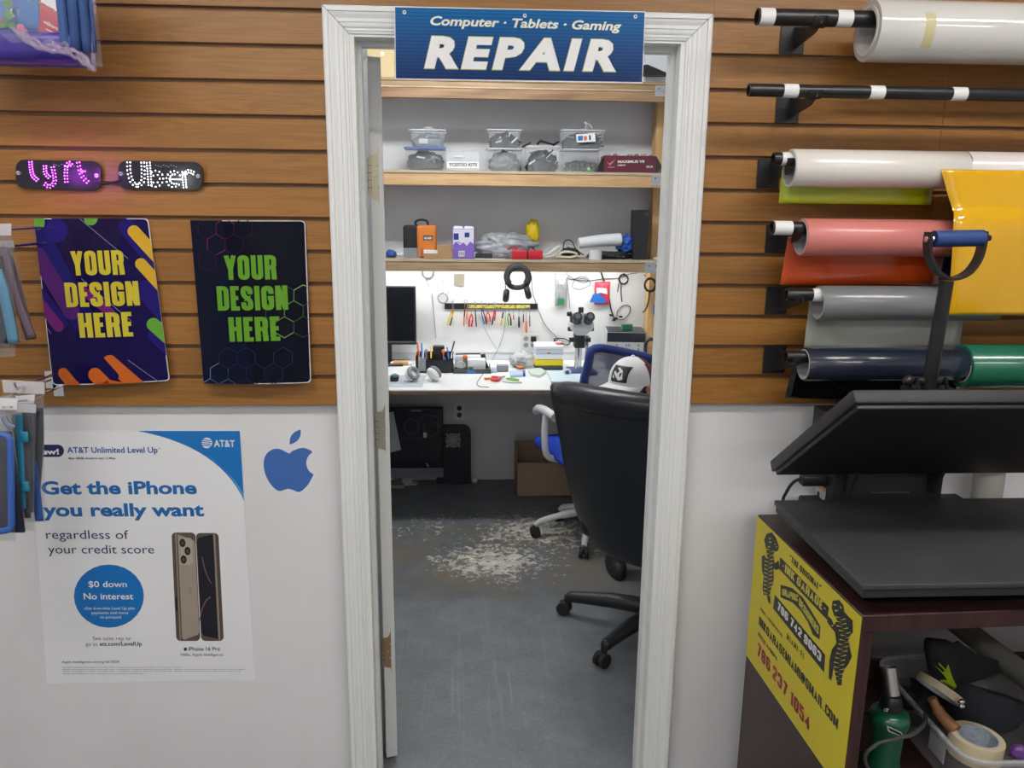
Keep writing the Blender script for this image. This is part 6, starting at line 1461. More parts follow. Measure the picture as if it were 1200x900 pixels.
# outlets
for (x0,y0,x1,y1,Y_,lb,dk) in ((611,391,630,410,YBK-.0075,'white double wall outlet with a black plug over the bench',1),(531.5,472,545,492,YBK-.001,'white wall outlet low on the wall under the bench',0)):
    a, c = ay(x0,y0,Y_), ay(x1,y1,Y_); t = thing('wall_outlet', lb, 'outlet', ((a.x+c.x)/2, Y_, c.z)); b = new(M_white); b.rbox(a.x, c.x, Y_-.006, Y_, c.z, a.z, .002, 1); cp_ = part(b, 'cover_plate', t)
    xs = (a.x*.72+c.x*.28, a.x*.28+c.x*.72) if dk else ((a.x+c.x)/2,)
    for x in xs:
        for z in (a.z*.7+c.z*.3, a.z*.3+c.z*.7):
            b = new(mat('outlet_face', (.35,.36,.37), .5) if dk else M_black); w_ = .015
            b.lathe([(w_,0),(w_,.002)], 16, Matrix.Translation(V((x, Y_-.006, z))) @ Matrix.Rotation(pi/2, 4, 'X')); b.mat(M_black)
            for s_ in (-1,1): b.box(x+s_*.005-.001, x+s_*.005+.001, Y_-.009, Y_-.008, z-.003, z+.005)
            part(b, 'socket', cp_)
    if dk: b = new(M_black); x = xs[1]; z = a.z*.72+c.z*.28; b.rbox(x-.016, x+.016, Y_-.04, Y_-.0085, z-.016, z+.014, .004, 2); part(b, 'plug', t)
# monitor (turned on edge, screen towards the room)
a, c = ay(446, 335.5, 2.50), ay(488, 404, 2.50)
t = thing('monitor', 'dark upright monitor at the left end of the bench behind the door', 'monitor', ((a.x+c.x)/2-.08, 2.50, DZ))
X0m = a.x-.12; b = new(M_black); b.rbox(X0m, c.x, 2.50, 2.53, c.z, a.z, .003, 1); part(b, 'housing', t)
b = new(mat('monitor_glass', (.006,.007,.010), .12)); b.box(X0m+.008, c.x-.009, 2.4985, 2.4999, c.z+.022, a.z-.006); part(b, 'screen', t)
b = new(mat('bezel_line', (.12,.13,.14), .4)); b.box(X0m+.006, c.x-.008, 2.4985, 2.4999, c.z+.0135, c.z+.018); part(b, 'bezel_strip', t)
b = new(M_black); b.box(X0m+.13, X0m+.17, 2.531, 2.545, DZ+.01, a.z-.1); b.rbox(X0m+.04, X0m+.24, 2.44, 2.60, DZ+.0005, DZ+.012, .004, 1); part(b, 'stand', t)
# ------------------------------------------------------------------ things on the bench
def P0(px, py, z=DZ): return az(px, py, z)
def onb(px, pyb): p = az(px, pyb, DZ); return p
# organiser with pens
p = az(505, 437, DZ); Yo = p.y; X0, X1 = gx(487, 425, Yo), gx(531, 425, Yo); z1 = ay(505, 418, Yo).z
t = thing('desk_organiser', 'black desk organiser crammed with pens and small tools, left of the bench', 'organiser', ((X0+X1)/2, Yo+.05, DZ))
b = new(M_black); 
b.box(X0, X1, Yo, Yo+.004, DZ+.0005, z1-.02); b.box(X0, X1, Yo+.10, Yo+.104, DZ+.0005, z1+.01); b.box(X0, X0+.004, Yo, Yo+.104, DZ+.0005, z1); b.box(X1-.004, X1, Yo, Yo+.104, DZ+.0005, z1); b.box(X0, X1, Yo, Yo+.104, DZ+.0005, DZ+.004)
xm = X0+(X1-X0)*.33; b.box(xm, xm+.003, Yo, Yo+.104, DZ+.0005, z1); b.box(xm, X1, Yo+.05, Yo+.053, DZ+.0005, z1+.02)
part(b, 'tray', t)
b = new(M_tubc); a = ay(490, 418, Yo-.001); c = ay(499, 435, Yo-.001); b.box(a.x, c.x, Yo-.003, Yo-.0005, c.z, a.z); part(b, 'clear_front', t)
PENS = [(489,401.5,491,420,'r','reddish pen leftmost in the black organiser'),(490.5,406,491.5,422,'y','yellow pen behind the clear front of the organiser'),(494,402,494.5,420,'b','bluish pen standing in the black organiser'),(497,404,495.5,420,'w','white pen standing in the black organiser'),(505,405.5,505.2,420,'y','yellow marker beside the black box in the organiser'),(524,407,526,421,'b','blue pen at the right side of the organiser'),(532.5,400,527,420,'k','long thin grey tweezers leaning right out of the organiser'),(530,402,529,420,'w','white spudger leaning out of the organiser')]
for x0,y0,x1,y1,k,lb in PENS:
    b = new(HC[k]); b.cyl(ay(x0,y0,Yo+.07), ay(x1,y1,Yo+.03), .0042, .0042, 10); single(b, 'pen', lb, 'pen', 'pens in the black organiser')
a = ay(507, 405.5, Yo+.06); c = ay(521, 415, Yo+.06); b = new(M_black); b.rbox(a.x, c.x, Yo+.058, Yo+.098, z1-.015, a.z, .006, 2); single(b, 'black_gadget', 'black box shaped gadget sticking out of the organiser top', 'gadget')
b = new(HC['o']); c = ay(519.5, 412, Yo+.04); b.sphere((c.x, Yo+.045, c.z), (.010,.008,.012)); b.cyl((c.x, Yo+.045, c.z-.045), (c.x, Yo+.045, c.z), .004); single(b, 'orange_knob_tool', 'orange knobbed tool in the middle of the organiser', 'tool')
b = new(M_gjunk); c = ay(499.5, 412, Yo+.03); b.sphere((c.x, Yo+.03, c.z), (.011,.010,.014)); b.cyl((c.x,Yo+.03,DZ+.02),(c.x,Yo+.03,c.z),.007); single(b, 'brush', 'round headed grey brush standing in the organiser', 'brush')
# glue bottle in front
p = az(521, 436, DZ); t = thing('glue_bottle', 'small white bottle with blue cap and label before the organiser', 'bottle', p)
b = new(M_white); M = Matrix.Translation(p); b.lathe([(.013,.0005),(.0145,.003),(.0145,.045),(.009,.055),(.007,.06)], 20, M); part(b, 'body', t)
b = new(HC['b']); b.lathe([(.008,.06),(.008,.075),(.004,.082)], 16, M); part(b, 'cap', t)
b = new(HC['b']); b.lathe([(.0149,.012),(.0149,.036)], 20, M, True, False); part(b, 'label_band', t)
# white headphones lying on the bench
t = thing('earphones', 'pair of grey and white over-ear headphones lying on the bench front', 'headphones', az(497, 449, DZ))
for x, y, rz in ((482,447,-35),(507.5,447,38)):
    p = az(x, y, DZ)+V((0,0,.038)); b = new(M_white); M = Matrix.Translation(p) @ Matrix.Rotation(radians(rz), 4, 'Z') @ Matrix.Rotation(radians(60), 4, 'Y') @ Matrix.Scale(1.1, 4, (0,1,0))
    b.lathe([(.0,-.016),(.030,-.014),(.037,-.004),(.037,.006),(.030,.012)], 24, M); ec_ = part(b, 'ear_cup', t)
    b = new(mat('grey_ear_pad', (.22,.23,.25), .7)); b.lathe([(.020,.012),(.030,.010),(.037,.012),(.037,.022),(.030,.030),(.022,.027),(.018,.018)], 24, M, True, False); part(b, 'ear_pad', ec_)
b = new(mat('grey_headband', (.3,.31,.32), .6)); p1, p2 = az(479,436,DZ), az(512,437,DZ); b.tube(cr([az(482,444,DZ)+V((0,0,.05)), az(484,438,DZ)+V((0,.02,.02)), az(496,436,DZ)+V((0,.05,.010)), az(508,438,DZ)+V((0,.02,.02)), az(507,444,DZ)+V((0,0,.05))], 6), .0075, 8); part(b, 'headband', t)
# mat, phone, roll of brown tape and stand at the left
b = new(mat('grey_cutting_mat', (.42,.45,.48), .6)); q = [az(x, y, DZ) for x, y in ((440,440),(500,440),(495,453.5),(440,453.5))]; b.add([p+V((0,0,.0006)) for p in q]+[p+V((0,0,.002)) for p in q], [(3,2,1,0)[::-1],(4,5,6,7)[::-1]]+[(i,(i+1)%4,4+(i+1)%4,4+i) for i in range(4)]); single(b, 'work_mat', 'pale grey work mat under the grey headphones', 'mat')
p = az(464, 448, DZ); b = new(M_black); b.rbox(p.x-.03, p.x+.012, p.y, p.y+.06, DZ+.0025, DZ+.03, .006, 2); b.mat(mat('teal_lens', rgb(90,160,170), .2)); b.rbox(p.x-.02, p.x+.0, p.y+.012, p.y+.05, DZ+.0302, DZ+.036, .002, 1); single(b, 'camera_gadget', 'small black gadget with teal top at the left end of the bench', 'gadget')
Yr = az(470, 432, DZ).y+.10; zc = ay(470, 426, Yr).z
t = thing('tape_dispenser', 'roll of brown paper tape held on a grey stand', 'tape roll', (gx(470,426,Yr), Yr, DZ)); b = new(mat('kraft_tape', rgb(176,136,84), .5)); b.cyl((gx(461,426,Yr), Yr, zc), (gx(478.5,426,Yr), Yr, zc), .019, seg=24); part(b, 'kraft_roll', t)
b = new(M_white); b.cyl((gx(458,426,Yr), Yr, zc), (gx(483,426,Yr), Yr, zc), .012, seg=20); part(b, 'spindle', t)
b = new(M_galv); xk = gx(470,426,Yr); b.box(xk-.03, xk+.03, Yr-.012, Yr+.03, DZ+.0005, zc-.0195); part(b, 'stand', t)
# pouring spout thing behind: dark box behind organiser handled. tray with heat tools
p = az(552, 438, DZ); Yt = p.y; X0, X1 = gx(531, 436, Yt), gx(575, 436, Yt)
t = thing('parts_tray', 'dark tray loaded with white boxes and tape in the middle of the bench', 'tray', ((X0+X1)/2, Yt+.07, DZ)); b = new(mat('slate_tray', (.06,.065,.07), .5)); b.box(X0, X1, Yt, Yt+.16, DZ+.0005, DZ+.008); b.box(X0, X1, Yt, Yt+.005, DZ+.008, DZ+.024); b.box(X0,X0+.005,Yt,Yt+.16,DZ+.008,DZ+.024); b.box(X1-.005,X1,Yt,Yt+.16,DZ+.008,DZ+.024); part(b, 'tray_body', t)
b = new(HC['b']); xm = gx(551.5, 437, Yt); b.box(xm-.02, xm+.025, Yt-.0015, Yt-.0002, DZ+.002, DZ+.018); part(b, 'blue_label', t)
M_wb = mat('white_carton_gloss', (.78,.79,.80), .3)
a = ay(548, 421.5, Yt+.04); c = ay(569, 433, Yt+.04); b = new(M_wb); b.rbox(a.x, c.x, Yt+.04, Yt+.10, DZ+.009, a.z, .004, 2, Matrix.Identity(4)); b.mat(mat('green_label', rgb(60,140,90), .5)); b.box(a.x+.004, a.x+.03, Yt+.0385, Yt+.0398, DZ+.012, DZ+.03); single(b, 'white_box', 'white box with a small green label lying in the slate tray', 'box')
b = new(M_wb); a = ay(533, 417, Yt+.10); c = ay(563, 422, Yt+.10); b.rbox(a.x, c.x, Yt+.11, Yt+.14, DZ+.009, a.z, .006, 2); single(b, 'long_white_box', 'long white box at the back of the slate tray', 'box')
b = new(HC['o']); c = ay(545, 418, Yt+.09); b.rbox(c.x-.012, c.x+.012, Yt+.085, Yt+.105, c.z-.012, c.z+.008, .003, 1); b.mat(M_gjunk); b.rbox(c.x-.011, c.x+.011, Yt+.086, Yt+.104, DZ+.009, c.z-.0125, .003, 1); single(b, 'orange_block', 'small orange topped block between the white boxes', 'block')
b = new(M_wcable)
for k in range(3): b.tube(cr([ay(540+5.5*cos(a_)*(1-.15*k), 428+3.2*sin(a_)*(1-.1*k), Yt+.03)+V((0,0,.004*k)) for a_ in [i*pi/4 for i in range(8)]], 3, True), .0026, 6, True)
single(b, 'white_cable_coil', 'small coil of white cable at the left of the slate tray', 'cord')
t = thing('tape_gun', 'black tape gun with a long flat blade behind the slate tray', 'tape gun', (gx(566,420,Yt+.1), Yt+.12, DZ)); b = new(M_black); b.tube(cr([ay(x,y,Yt+.12) for x, y in ((534,415),(550,414.6),(563,414.4))], 4), .004, 6); part(b, 'blade', t)
b = new(M_black); b.tube(cr([ay(x,y,Yt+.12) for x, y in ((566,415),(567,421),(570,429),(573,437))], 5), [.014]*6+[.010]*6+[.008]*4, 10); part(b, 'grip_handle', t)
# blue-white tube, grey case, clutter
for (x0,x1,yb,h,dp,m,lb,nm) in ((576,582,437,.03,.03,mat('pale_lilac',rgb(190,200,226),.4),'small pale lilac bottle cap right of the tape gun','small_cap'),(582,596,436,.035,.05,M_gjunk,'grey hinged case behind the grey wire on the bench','grey_case')):
    p = az(x0, yb, DZ); b = new(m); b.rbox(p.x, gx(x1, yb, p.y), p.y, p.y+dp, DZ+.0005, DZ+h, .005, 2); single(b, nm, lb, 'case')
M_bagc = mat('zip_bag_film', (.75,.78,.80), .15, alpha=.4, bump=((50,50,50),.9,.006))
c = az(613, 432, DZ); b = new(M_bagc); b.blob((c.x, c.y+.05, DZ+.036), (.15,.12,.09), .35, 2.5, 4, 17, -.78); single(b, 'zip_bag', 'crumpled clear zip bag of parts below the wall outlet', 'plastic bag')
b = new(M_gjunk); b.blob((c.x-.02, c.y+.05, DZ+.026), (.09,.07,.05), .4, 3.5, 4, 27, -.9); single(b, 'loose_screws', 'heap of small grey parts inside the clear zip bag', 'parts')
def flat(q, m, z0, h, name, label, cat, group=None):
    b = new(m); P = [az(x, y, DZ) for x, y in q]; n = len(P); b.add([p+V((0,0,z0)) for p in P]+[p+V((0,0,z0+h)) for p in P], [tuple(range(n)), tuple(range(n,2*n))[::-1]]+[(i,(i+1)%n,n+(i+1)%n,n+i) for i in range(n)]); return single(b, name, label, cat, group)
flat([(600,429),(606,426.5),(615,432),(609,434.5)], mat('orange_white_card', rgb(222,130,70), .4), .012, .004, 'orange_packet', 'small orange packet lying on the clear zip bag', 'packet')
flat([(597,437),(612,437),(613,442),(598,442.5)], mat('pale_blue_film', rgb(170,190,214), .3), .0005, .012, 'blue_packet', 'pale blue clear packet lying flat before the zip bag', 'packet')
flat([(612.5,437.5),(615.5,437.5),(615.5,441.5),(613,441.5)], mat('deep_blue', rgb(40,50,150), .4), .0005, .018, 'blue_cube', 'tiny dark blue block beside the pale blue packet', 'block')
flat([(619,436),(632,433),(640,438),(632,443),(622,441)], mat('pale_green_bag', rgb(188,200,190), .4, bump=(60,.6,.004)), .0005, .014, 'pale_packet', 'pale green crinkled packet in front of the drawer stack', 'packet')
for (x0,y0,x1,y1,c_,w,lb,nm) in ((567.5,445.3,577,445,'o',.006,'screwdriver','screwdriver'),):
    t = thing('screwdriver', 'orange screwdriver with red pliers beside it lying on the bench', 'tool', az(572,446,DZ)); b = new(HC['o']); b.cyl(az(x0,y0,DZ)+V((0,0,.007)), az(x1,y1,DZ)+V((0,0,.007)), .0065, .0055, 12); part(b, 'handle', t); b = new(M_steel); b.cyl(az(x1,y1,DZ)+V((0,0,.007)), az(582,444.6,DZ)+V((0,0,.005)), .002, seg=8); part(b, 'shaft', t)
t = thing('red_pliers', 'red orange pliers lying on the white bench', 'tool', az(583,446,DZ))
for s_ in (-1,1):
    b = new(HC['r']); b.tube(cr([az(576,445.5+s_*1.5,DZ)+V((0,0,.009)), az(582,446+s_*1.6,DZ)+V((0,0,.010)), az(586,444.8,DZ)+V((0,0,.010))], 5), .008, 8); part(b, 'grip', t)
b = new(M_steel); b.tube([az(586,444.8,DZ)+V((0,0,.010)), az(592,442.6,DZ)+V((0,0,.008))], [.008,.003], 8); part(b, 'jaw', t)
t = thing('green_tweezers', 'lime green tweezers lying on the bench front', 'tool', az(600,447,DZ))
for s_ in (-1,1): b = new(HC['g']); b.tube(cr([az(594,444.6,DZ)+V((0,0,.005)), az(601,446+s_*.9,DZ)+V((0,0,.007)), az(608,446.8+s_*.3,DZ)+V((0,0,.006))], 5), .0045, 6); part(b, 'arm', t)
b = new(M_steel); b.tube([az(589,448,DZ)+V((0,0,.004)), az(600,449,DZ)+V((0,0,.004)), az(611.5,449,DZ)+V((0,0,.004))], [.002,.004,.005], 8); single(b, 'steel_tweezers', 'thin steel tweezers in front of the lime green ones', 'tool')
b = new(MATS['grey_cable2']); b.tube(cr([az(x,y,DZ)+V((0,0,.003)) for x, y in ((566,439),(563,443),(559,449),(561,453),(567,454),(573,454.3))], 6), .0022, 6); single(b, 'black_lead', 'thin dark lead curling over the front of the bench', 'cable')
# papers / keyboard-like pad
flat([(641,436.5),(684,436.5),(690,449),(646,449.5)], mat('pale_blue_sheets', rgb(196,214,224), .5), .0005, .010, 'paper_pad', 'pad of pale blue sheets lying at the right of the bench', 'paper')
# drawer stack
p = az(643, 434, DZ); Yd = p.y; X0, X1 = gx(627, 425, Yd), gx(660, 425, Yd)
t = thing('box_stack', 'shelf block of white trays above a yellow tray and a dark base', 'organiser', ((X0+X1)/2, Yd+.07, DZ)); zz = [DZ+.0005]+[ay(643, y, Yd).z for y in (429,421.5,415.5,410.5,405.5)]
for k, (m, nm) in enumerate(((mat('dark_base', (.05,.055,.06), .5),'base'),(mat('yellow_drawer', rgb(224,204,30), .4),'yellow_tray'),(M_wb,'white_tray'),(mat('lilac_drawer', rgb(200,206,222), .4),'lilac_tray'),(M_wb,'upper_tray'))):
    b = new(m); b.rbox(X0+(.004 if k in (0,) else 0), X1-(.006 if k == 2 else 0), Yd+.002*k, Yd+.15, zz[k]+.001, zz[k+1]-.001, .003, 1)
    if k == 3: b.mat(HC['r']); b.box((X0+X1)/2-.012, (X0+X1)/2+.008, Yd+.0045, Yd+.0055, zz[3]+.004, zz[3]+.010)
    part(b, nm, t)
b = new(mat('pink_pouch', rgb(222,140,150), .5)); c = ay(655, 404, Yd+.06); b.blob((c.x, Yd+.07, zz[5]+.008), (.05,.05,.018), .2, 3, 3, 3, -.8); single(b, 'pink_pouch', 'small pink pouch on top of the tray stack', 'pouch')
# microscope
ms = az(683, 440, DZ); Ym = ms.y+.02; xm = gx(681, 400, Ym)
def mz(y): return ay(681, y, Ym).z
t = thing('microscope', 'grey stereo microscope with black eyepieces on a chrome post', 'microscope', (xm, Ym, DZ))
M_mg = mat('microscope_enamel', (.52,.54,.55), .3, coat=.4)
b = new(mat('blue_base', rgb(40,54,110), .4)); b.rbox(xm-.06, xm+.09, Ym-.02, Ym+.15, DZ+.0005, DZ+.016, .006, 2); part(b, 'base', t)
b = new(M_chrome); b.cyl((xm-.004, Ym+.07, DZ+.016), (xm-.004, Ym+.07, mz(392)), .019, seg=24); part(b, 'post', t)
b = new(M_chrome); b.cyl((xm+.045, Ym+.08, DZ+.016), (xm+.045, Ym+.08, mz(396)), .010, seg=16); part(b, 'side_post', t)
b = new(M_black); b.rbox(xm-.032, xm+.026, Ym+.02, Ym+.09, mz(409), mz(392), .006, 2); part(b, 'focus_block', t)
for s_ in (-1,1):
    b = new(M_black); b.cyl((xm+s_*.03, Ym+.05, mz(400)), (xm+s_*.058, Ym+.05, mz(400)), .013, seg=16); part(b, 'focus_knob', t)
b = new(M_mg); rg = []
for zz_, w_, d_ in ((mz(393),.030,.028),(mz(390),.038,.036),(mz(386),.058,.05),(mz(381),.066,.056),(mz(378),.062,.054)):
    rg.append([V((q[0], q[1], zz_)) for q in rrect(xm-w_, Ym-d_+.02, xm+w_, Ym+d_+.02, .02, 4)])
b.loft(rg, True, True); part(b, 'body', t)
b = new(M_black); b.loft([[V((q[0], q[1], z_)) for q in rrect(xm-w_, Ym-.02, xm+w_, Ym+.06, .015, 4)] for z_, w_ in ((mz(380.5),.058),(mz(372),.060),(mz(369),.05))], True, True); hd_ = part(b, 'head', t)
b = new(M_mg); b.rbox(xm-.008, xm+.008, Ym-.028, Ym-.015, mz(380), mz(366), .003, 1); part(b, 'bridge', t)
for s_ in (-1,1):
    b = new(M_black); p0 = V((xm+s_*.030, Ym-.01, mz(377))); p1 = V((xm+s_*.033, Ym-.075, mz(369))); b.cyl(p0, p1, .023, .024, 20); b.cyl(p1, p1+(p1-p0).normalized()*.012, .026, .022, 20, True); b.mat(mat('lens_glass', (.12,.13,.15), .1)); q_ = p1+(p1-p0).normalized()*.0125; b.cyl(q_, q_+(p1-p0).normalized()*.0005, .014, seg=16); part(b, 'eyepiece', hd_)
b = new(M_black); b.rbox(xm-.014, xm+.012, Ym+.02, Ym+.05, mz(369), mz(361), .003, 1); part(b, 'camera_port', hd_)
for x, y in ((665.5,368),(666.5,385.5),(694.5,385.5)):
    c = ay(x, y, Ym+.02); b = new(M_black); s_ = -1 if x < 681 else 1; b.cyl(c, c+V((-s_*.02,0,0)), .0125, seg=16); b.cyl(c+V((s_*.006,0,0)), c, .009, .0125, 16); part(b, 'knob', t)
c = ay(665, 427, Ym-.04); b = new(M_wb); t = thing('solder_spool', 'white spool with a blue ring standing beside the microscope', 'spool', (c.x, c.y, DZ)); rr_ = .021; MXs = Matrix.Translation(V((c.x, c.y, DZ+rr_+.0005))) @ Matrix.Rotation(pi/2, 4, 'X'); b = new(M_wb); b.lathe([(.006,0),(rr_,0),(rr_,.004),(.012,.004)], 28, MXs, True, False); part(b, 'flange', t); b = new(HC['b']); b.lathe([(.006,.0045),(.010,.0045)], 20, MXs, False, False); part(b, 'blue_ring', t); b = new(M_black); b.lathe([(.012,-.02),(.012,0),(.0,.0046)], 16, MXs); part(b, 'hub', t)
# bench power supply
Yp = 2.36; A_ = ay(711, 395, Yp); B_ = ay(752, 395, Yp)
t = thing('power_supply', 'grey bench power supply with dark sloping top panel', 'power supply', ((A_.x+B_.x)/2, Yp+.1, DZ)); zt = ay(730, 389, Yp).z; zb_ = DZ+.001; zm = ay(730, 400.5, Yp).z
RM = Matrix.Translation(V((A_.x, Yp, 0))) @ Matrix.Rotation(radians(-6), 4, 'Z'); W_ = B_.x-A_.x+.02
b = new(mat('grey_case', (.40,.42,.42), .5)); b.rbox(0, W_, 0, .22, zb_, zt, .004, 1, RM); part(b, 'housing', t)
b = new(mat('display_black', (.02,.022,.03), .3)); b.box(.003, W_-.003, -.0015, -.0002, zm, zt-.003, RM); b.box(.004, W_-.004, .002, .20, zt+.0002, zt+.002, RM); part(b, 'display_panel', t)
b = new(mat('grey_face', (.50,.52,.50), .5)); b.box(.003, W_-.003, -.0015, -.0002, zm-.06, zm-.002, RM); fp_ = part(b, 'face_plate', t)
for x in (.05,.095,.11,.155):
    for dz in (-.012,.012):
        b = new(M_gjunk); c = RM @ V((x*W_/.19, -.002, zm-.028+dz)); b.cyl(c, c+V((0,-.008,0)), .006, seg=12); part(b, 'dial', fp_)
for x, m in ((.03,HC['r']),(.09,M_black)): b = new(m); c = RM @ V((x, -.002, zm-.075)); b.cyl(c, c+V((0,-.012,0)), .006, seg=12); part(b, 'terminal', fp_)
b = new(mat('green_block', rgb(46,110,80), .5)); c = ay(735, 382, Yp+.06); b.rbox(c.x-.03, c.x+.03, Yp+.05, Yp+.09, zt+.0025, zt+.034, .003, 1); single(b, 'green_block', 'small green block on top of the power supply', 'block')
b = new(M_blackm); b.tube(cr([V((.955, 2.30, DZ+.002)), ay(756,415,2.30), ay(757,402,2.30), ay(762,397.5,2.30), ay(768,400,2.30), ay(772,410,2.30)], 6), .010, 10); single(b, 'black_hose', 'bent black hose rising beside the power supply', 'hose')
b = new(HC['b']); a = ay(766.5,357,2.478); b.rbox(a.x-.004, a.x+.03, 2.466, 2.4795, ay(766,369,2.47).z, a.z, .002, 1); single(b, 'blue_tag', 'small blue and white tag on the wooden post', 'tag')
# ------------------------------------------------------------------ under the bench
Yc = az(490, 568, 0).y-.03; X0, X1 = gx(440, 520, Yc), gx(519.5, 520, Yc); zA, zB, zC = ay(490,478,Yc).z, ay(490,548,Yc).z, ay(490,559.5,Yc).z
t = thing('all_in_one_computer', 'black all-in-one computer with a grey chin standing under the bench', 'computer', ((X0+X1)/2, Yc+.08, 0))
b = new(M_black); b.rbox(X0, X1, Yc, Yc+.03, zC, zA, .006, 2); part(b, 'housing', t)
b = new(mat('dark_glass', (.008,.011,.02), .15)); b.box(X0+.012, X1-.012, Yc-.0012, Yc-.0002, zB, zA-.014); part(b, 'screen', t)
b = new(mat('grey_chin', (.14,.15,.17), .4)); b.rbox(X0, X1-.001, Yc-.003, Yc+.001, zC, zB-.002, .002, 1); part(b, 'chin', t)
b = new(mat('inner_lines', (.05,.055,.07), .5)); S = Surf(lambda x, y: ay(x, y, Yc-.0016), (0,-.0003,0))
for l in ((470,513,495,513),(470,516,495,516),(471,535,495,535),(471,538,495,538),(495,513,495,540),(498,486,513,488),(513,488,516,502)): S.poly(b, MATS['inner_lines'], line(*l, .8))
for cx, cy in ((482,500),(505,502)): 
    o = ell(cx, cy, 9, 9, 20); i_ = ell(cx, cy, 8, 8, 20)
    for k in range(20): S.poly(b, MATS['inner_lines'], [o[k], o[(k+1)%20], i_[(k+1)%20], i_[k]])
S.poly(b, M_white, [(496,507),(500,507),(500,513),(496,513)]); S.poly(b, M_white, line(500,543,502,547,1.2)); S.poly(b, mat('dim_grey', (.3,.3,.3), .5), line(481,481.5,494,481.5,1.2)); part(b, 'screen_marks', t)
b = new(M_galv); b.rbox((X0+X1)/2-.10, (X0+X1)/2+.04, Yc+.01, Yc+.065, .0005, .012, .003, 1); b.box((X0+X1)/2-.05, (X0+X1)/2+.01, Yc+.03, Yc+.04, .01, zC+.05); part(b, 'foot', t)
# paper board leaning
q = [ay(455,484,Yc-.02), ay(461,482,Yc-.02), ay(470,527,Yc-.02), ay(455,531,Yc-.02)]; b = new(mat('grey_board2', (.5,.51,.52), .6)); b.add(q+[p+V((0,.003,0)) for p in q], [(0,1,2,3),(7,6,5,4)]+[(i,(i+1)%4,4+(i+1)%4,4+i) for i in range(4)]); single(b, 'leaning_board', 'pale board propped against the left of the all-in-one computer', 'board')
# tower with fan grille
Yt2 = az(535, 569, 0).y+.025; zt = ay(535, 501, Yt2).z; X0, X1 = gx(511, 540, Yt2), gx(552, 540, Yt2)
t = thing('computer_tower', 'black rounded computer tower with a pale fan grille under the bench', 'computer', ((X0+X1)/2, Yt2+.1, 0))
b = new(mat('navy_black_case', (.010,.013,.022), .45)); out = [(X0,.001),(X1,.001)] + [(X1-.05+.05*cos(a), zt-.05+.05*sin(a)) for a in [k*pi/2/8 for k in range(9)]] + [(X0, zt)]
TD2 = YBK-.004-Yt2; MXZ = Matrix(((1,0,0,0),(0,0,-1,Yt2+TD2),(0,1,0,0),(0,0,0,1))); b.prism(out, 0, TD2, MXZ); part(b, 'case', t)
b = new(mat('pale_grille', (.42,.43,.45), .5)); c = ay(531, 516, Yt2-.002); rr_ = .042
for r_ in (1, .8, .6, .42): b.tube([c+V((rr_*r_*cos(a), 0, rr_*r_*sin(a))) for a in [k*2*pi/24 for k in range(24)]], .0024, 6, True)
for k in range(8):
    a = k*pi/4; b.tube([c+V((rr_*.2*cos(a),0,rr_*.2*sin(a))), c+V((rr_*cos(a+.2),0,rr_*sin(a+.2)))], .0022, 6)
b.sphere(c, (.012,.002,.012), 14, 6)
for sx in (-1,1):
    for sz in (-1,1): b.sphere(c+V((sx*.036,0,sz*.036)), (.007,.002,.007), 8, 6)
part(b, 'fan_grille', t)
b = new(M_white); c = az(556, 566, 0); b.blob((c.x, c.y, .016), (.035,.03,.03), .3, 3, 3, 2, -.9); single(b, 'plaster_chunk', 'small white chunk on the floor right of the computer tower', 'scrap')
b = new(M_gjunk); c = az(468, 572, 0); b.rbox(c.x-.05, c.x+.03, c.y-.02, c.y+.03, .0005, .022, .006, 2); single(b, 'power_strip', 'grey power strip on the floor before the all-in-one computer', 'power strip')
# carton
pa, pb = az(605, 582, 0), az(662, 583, 0); zt = ay(606, 529, pa.y).z
t = thing('cardboard_box', 'brown open cardboard box on the floor under the bench', 'box', ((pa.x+pb.x)/2+.03, pa.y+.1, 0)); XA, XB = pa.x, pb.x+.06; D_ = .22
M_cb = mat('brown_carton', rgb(158,136,112), .75, bump=(50,.1,.001)); b = new(M_cb); w = .004
b.box(XA, XB, pa.y, pa.y+w, .0005, zt-.07); b.box(XA, XB, pa.y+D_-w, pa.y+D_, .0005, zt); b.box(XA, XA+w, pa.y, pa.y+D_, .0005, zt); b.box(XB-w, XB, pa.y, pa.y+D_, .0005, zt); b.box(XA, XB, pa.y, pa.y+D_, .0005, .004); part(b, 'carton', t)
# ------------------------------------------------------------------ blue task chair
def caster(t, p, ang, m_w=None, r=.026):
    """twin-wheel caster standing at floor point p"""
    b = new(m_w or M_matte); d = V((cos(ang), sin(ang), 0)); s_ = V((-d.y, d.x, 0))
    for k in (-1,1): b.cyl(V((p.x, p.y, r+.001))+s_*k*.006, V((p.x, p.y, r+.001))+s_*k*.022, r, seg=20)
    b.rbox(-.012, .018, -.006, .006, r-.004, r*2+.004, .004, 2, Matrix.Translation(V((p.x, p.y, 0))) @ Matrix.Rotation(ang, 4, 'Z')); part(b, 'caster', t)
M_cream = mat('white_nylon', (.62,.63,.62), .35); M_bluep = mat('blue_frame_plastic', rgb(44,60,128), .35); M_blues = mat('blue_seat_fabric', rgb(34,72,190), .75, bump=(200,.4,.001))
SC = V((.640, 1.785, 0)); fw = V((-.30, .954, 0)); rt_ = V((.954, .30, 0))
ch = thing('task_chair', 'blue and white swivel task chair between the black armchair and bench', 'chair', SC)
ST = [az(627,629,0), az(684,654,0), az(656,610,0)]
cc = V((.615, 1.785, 0))
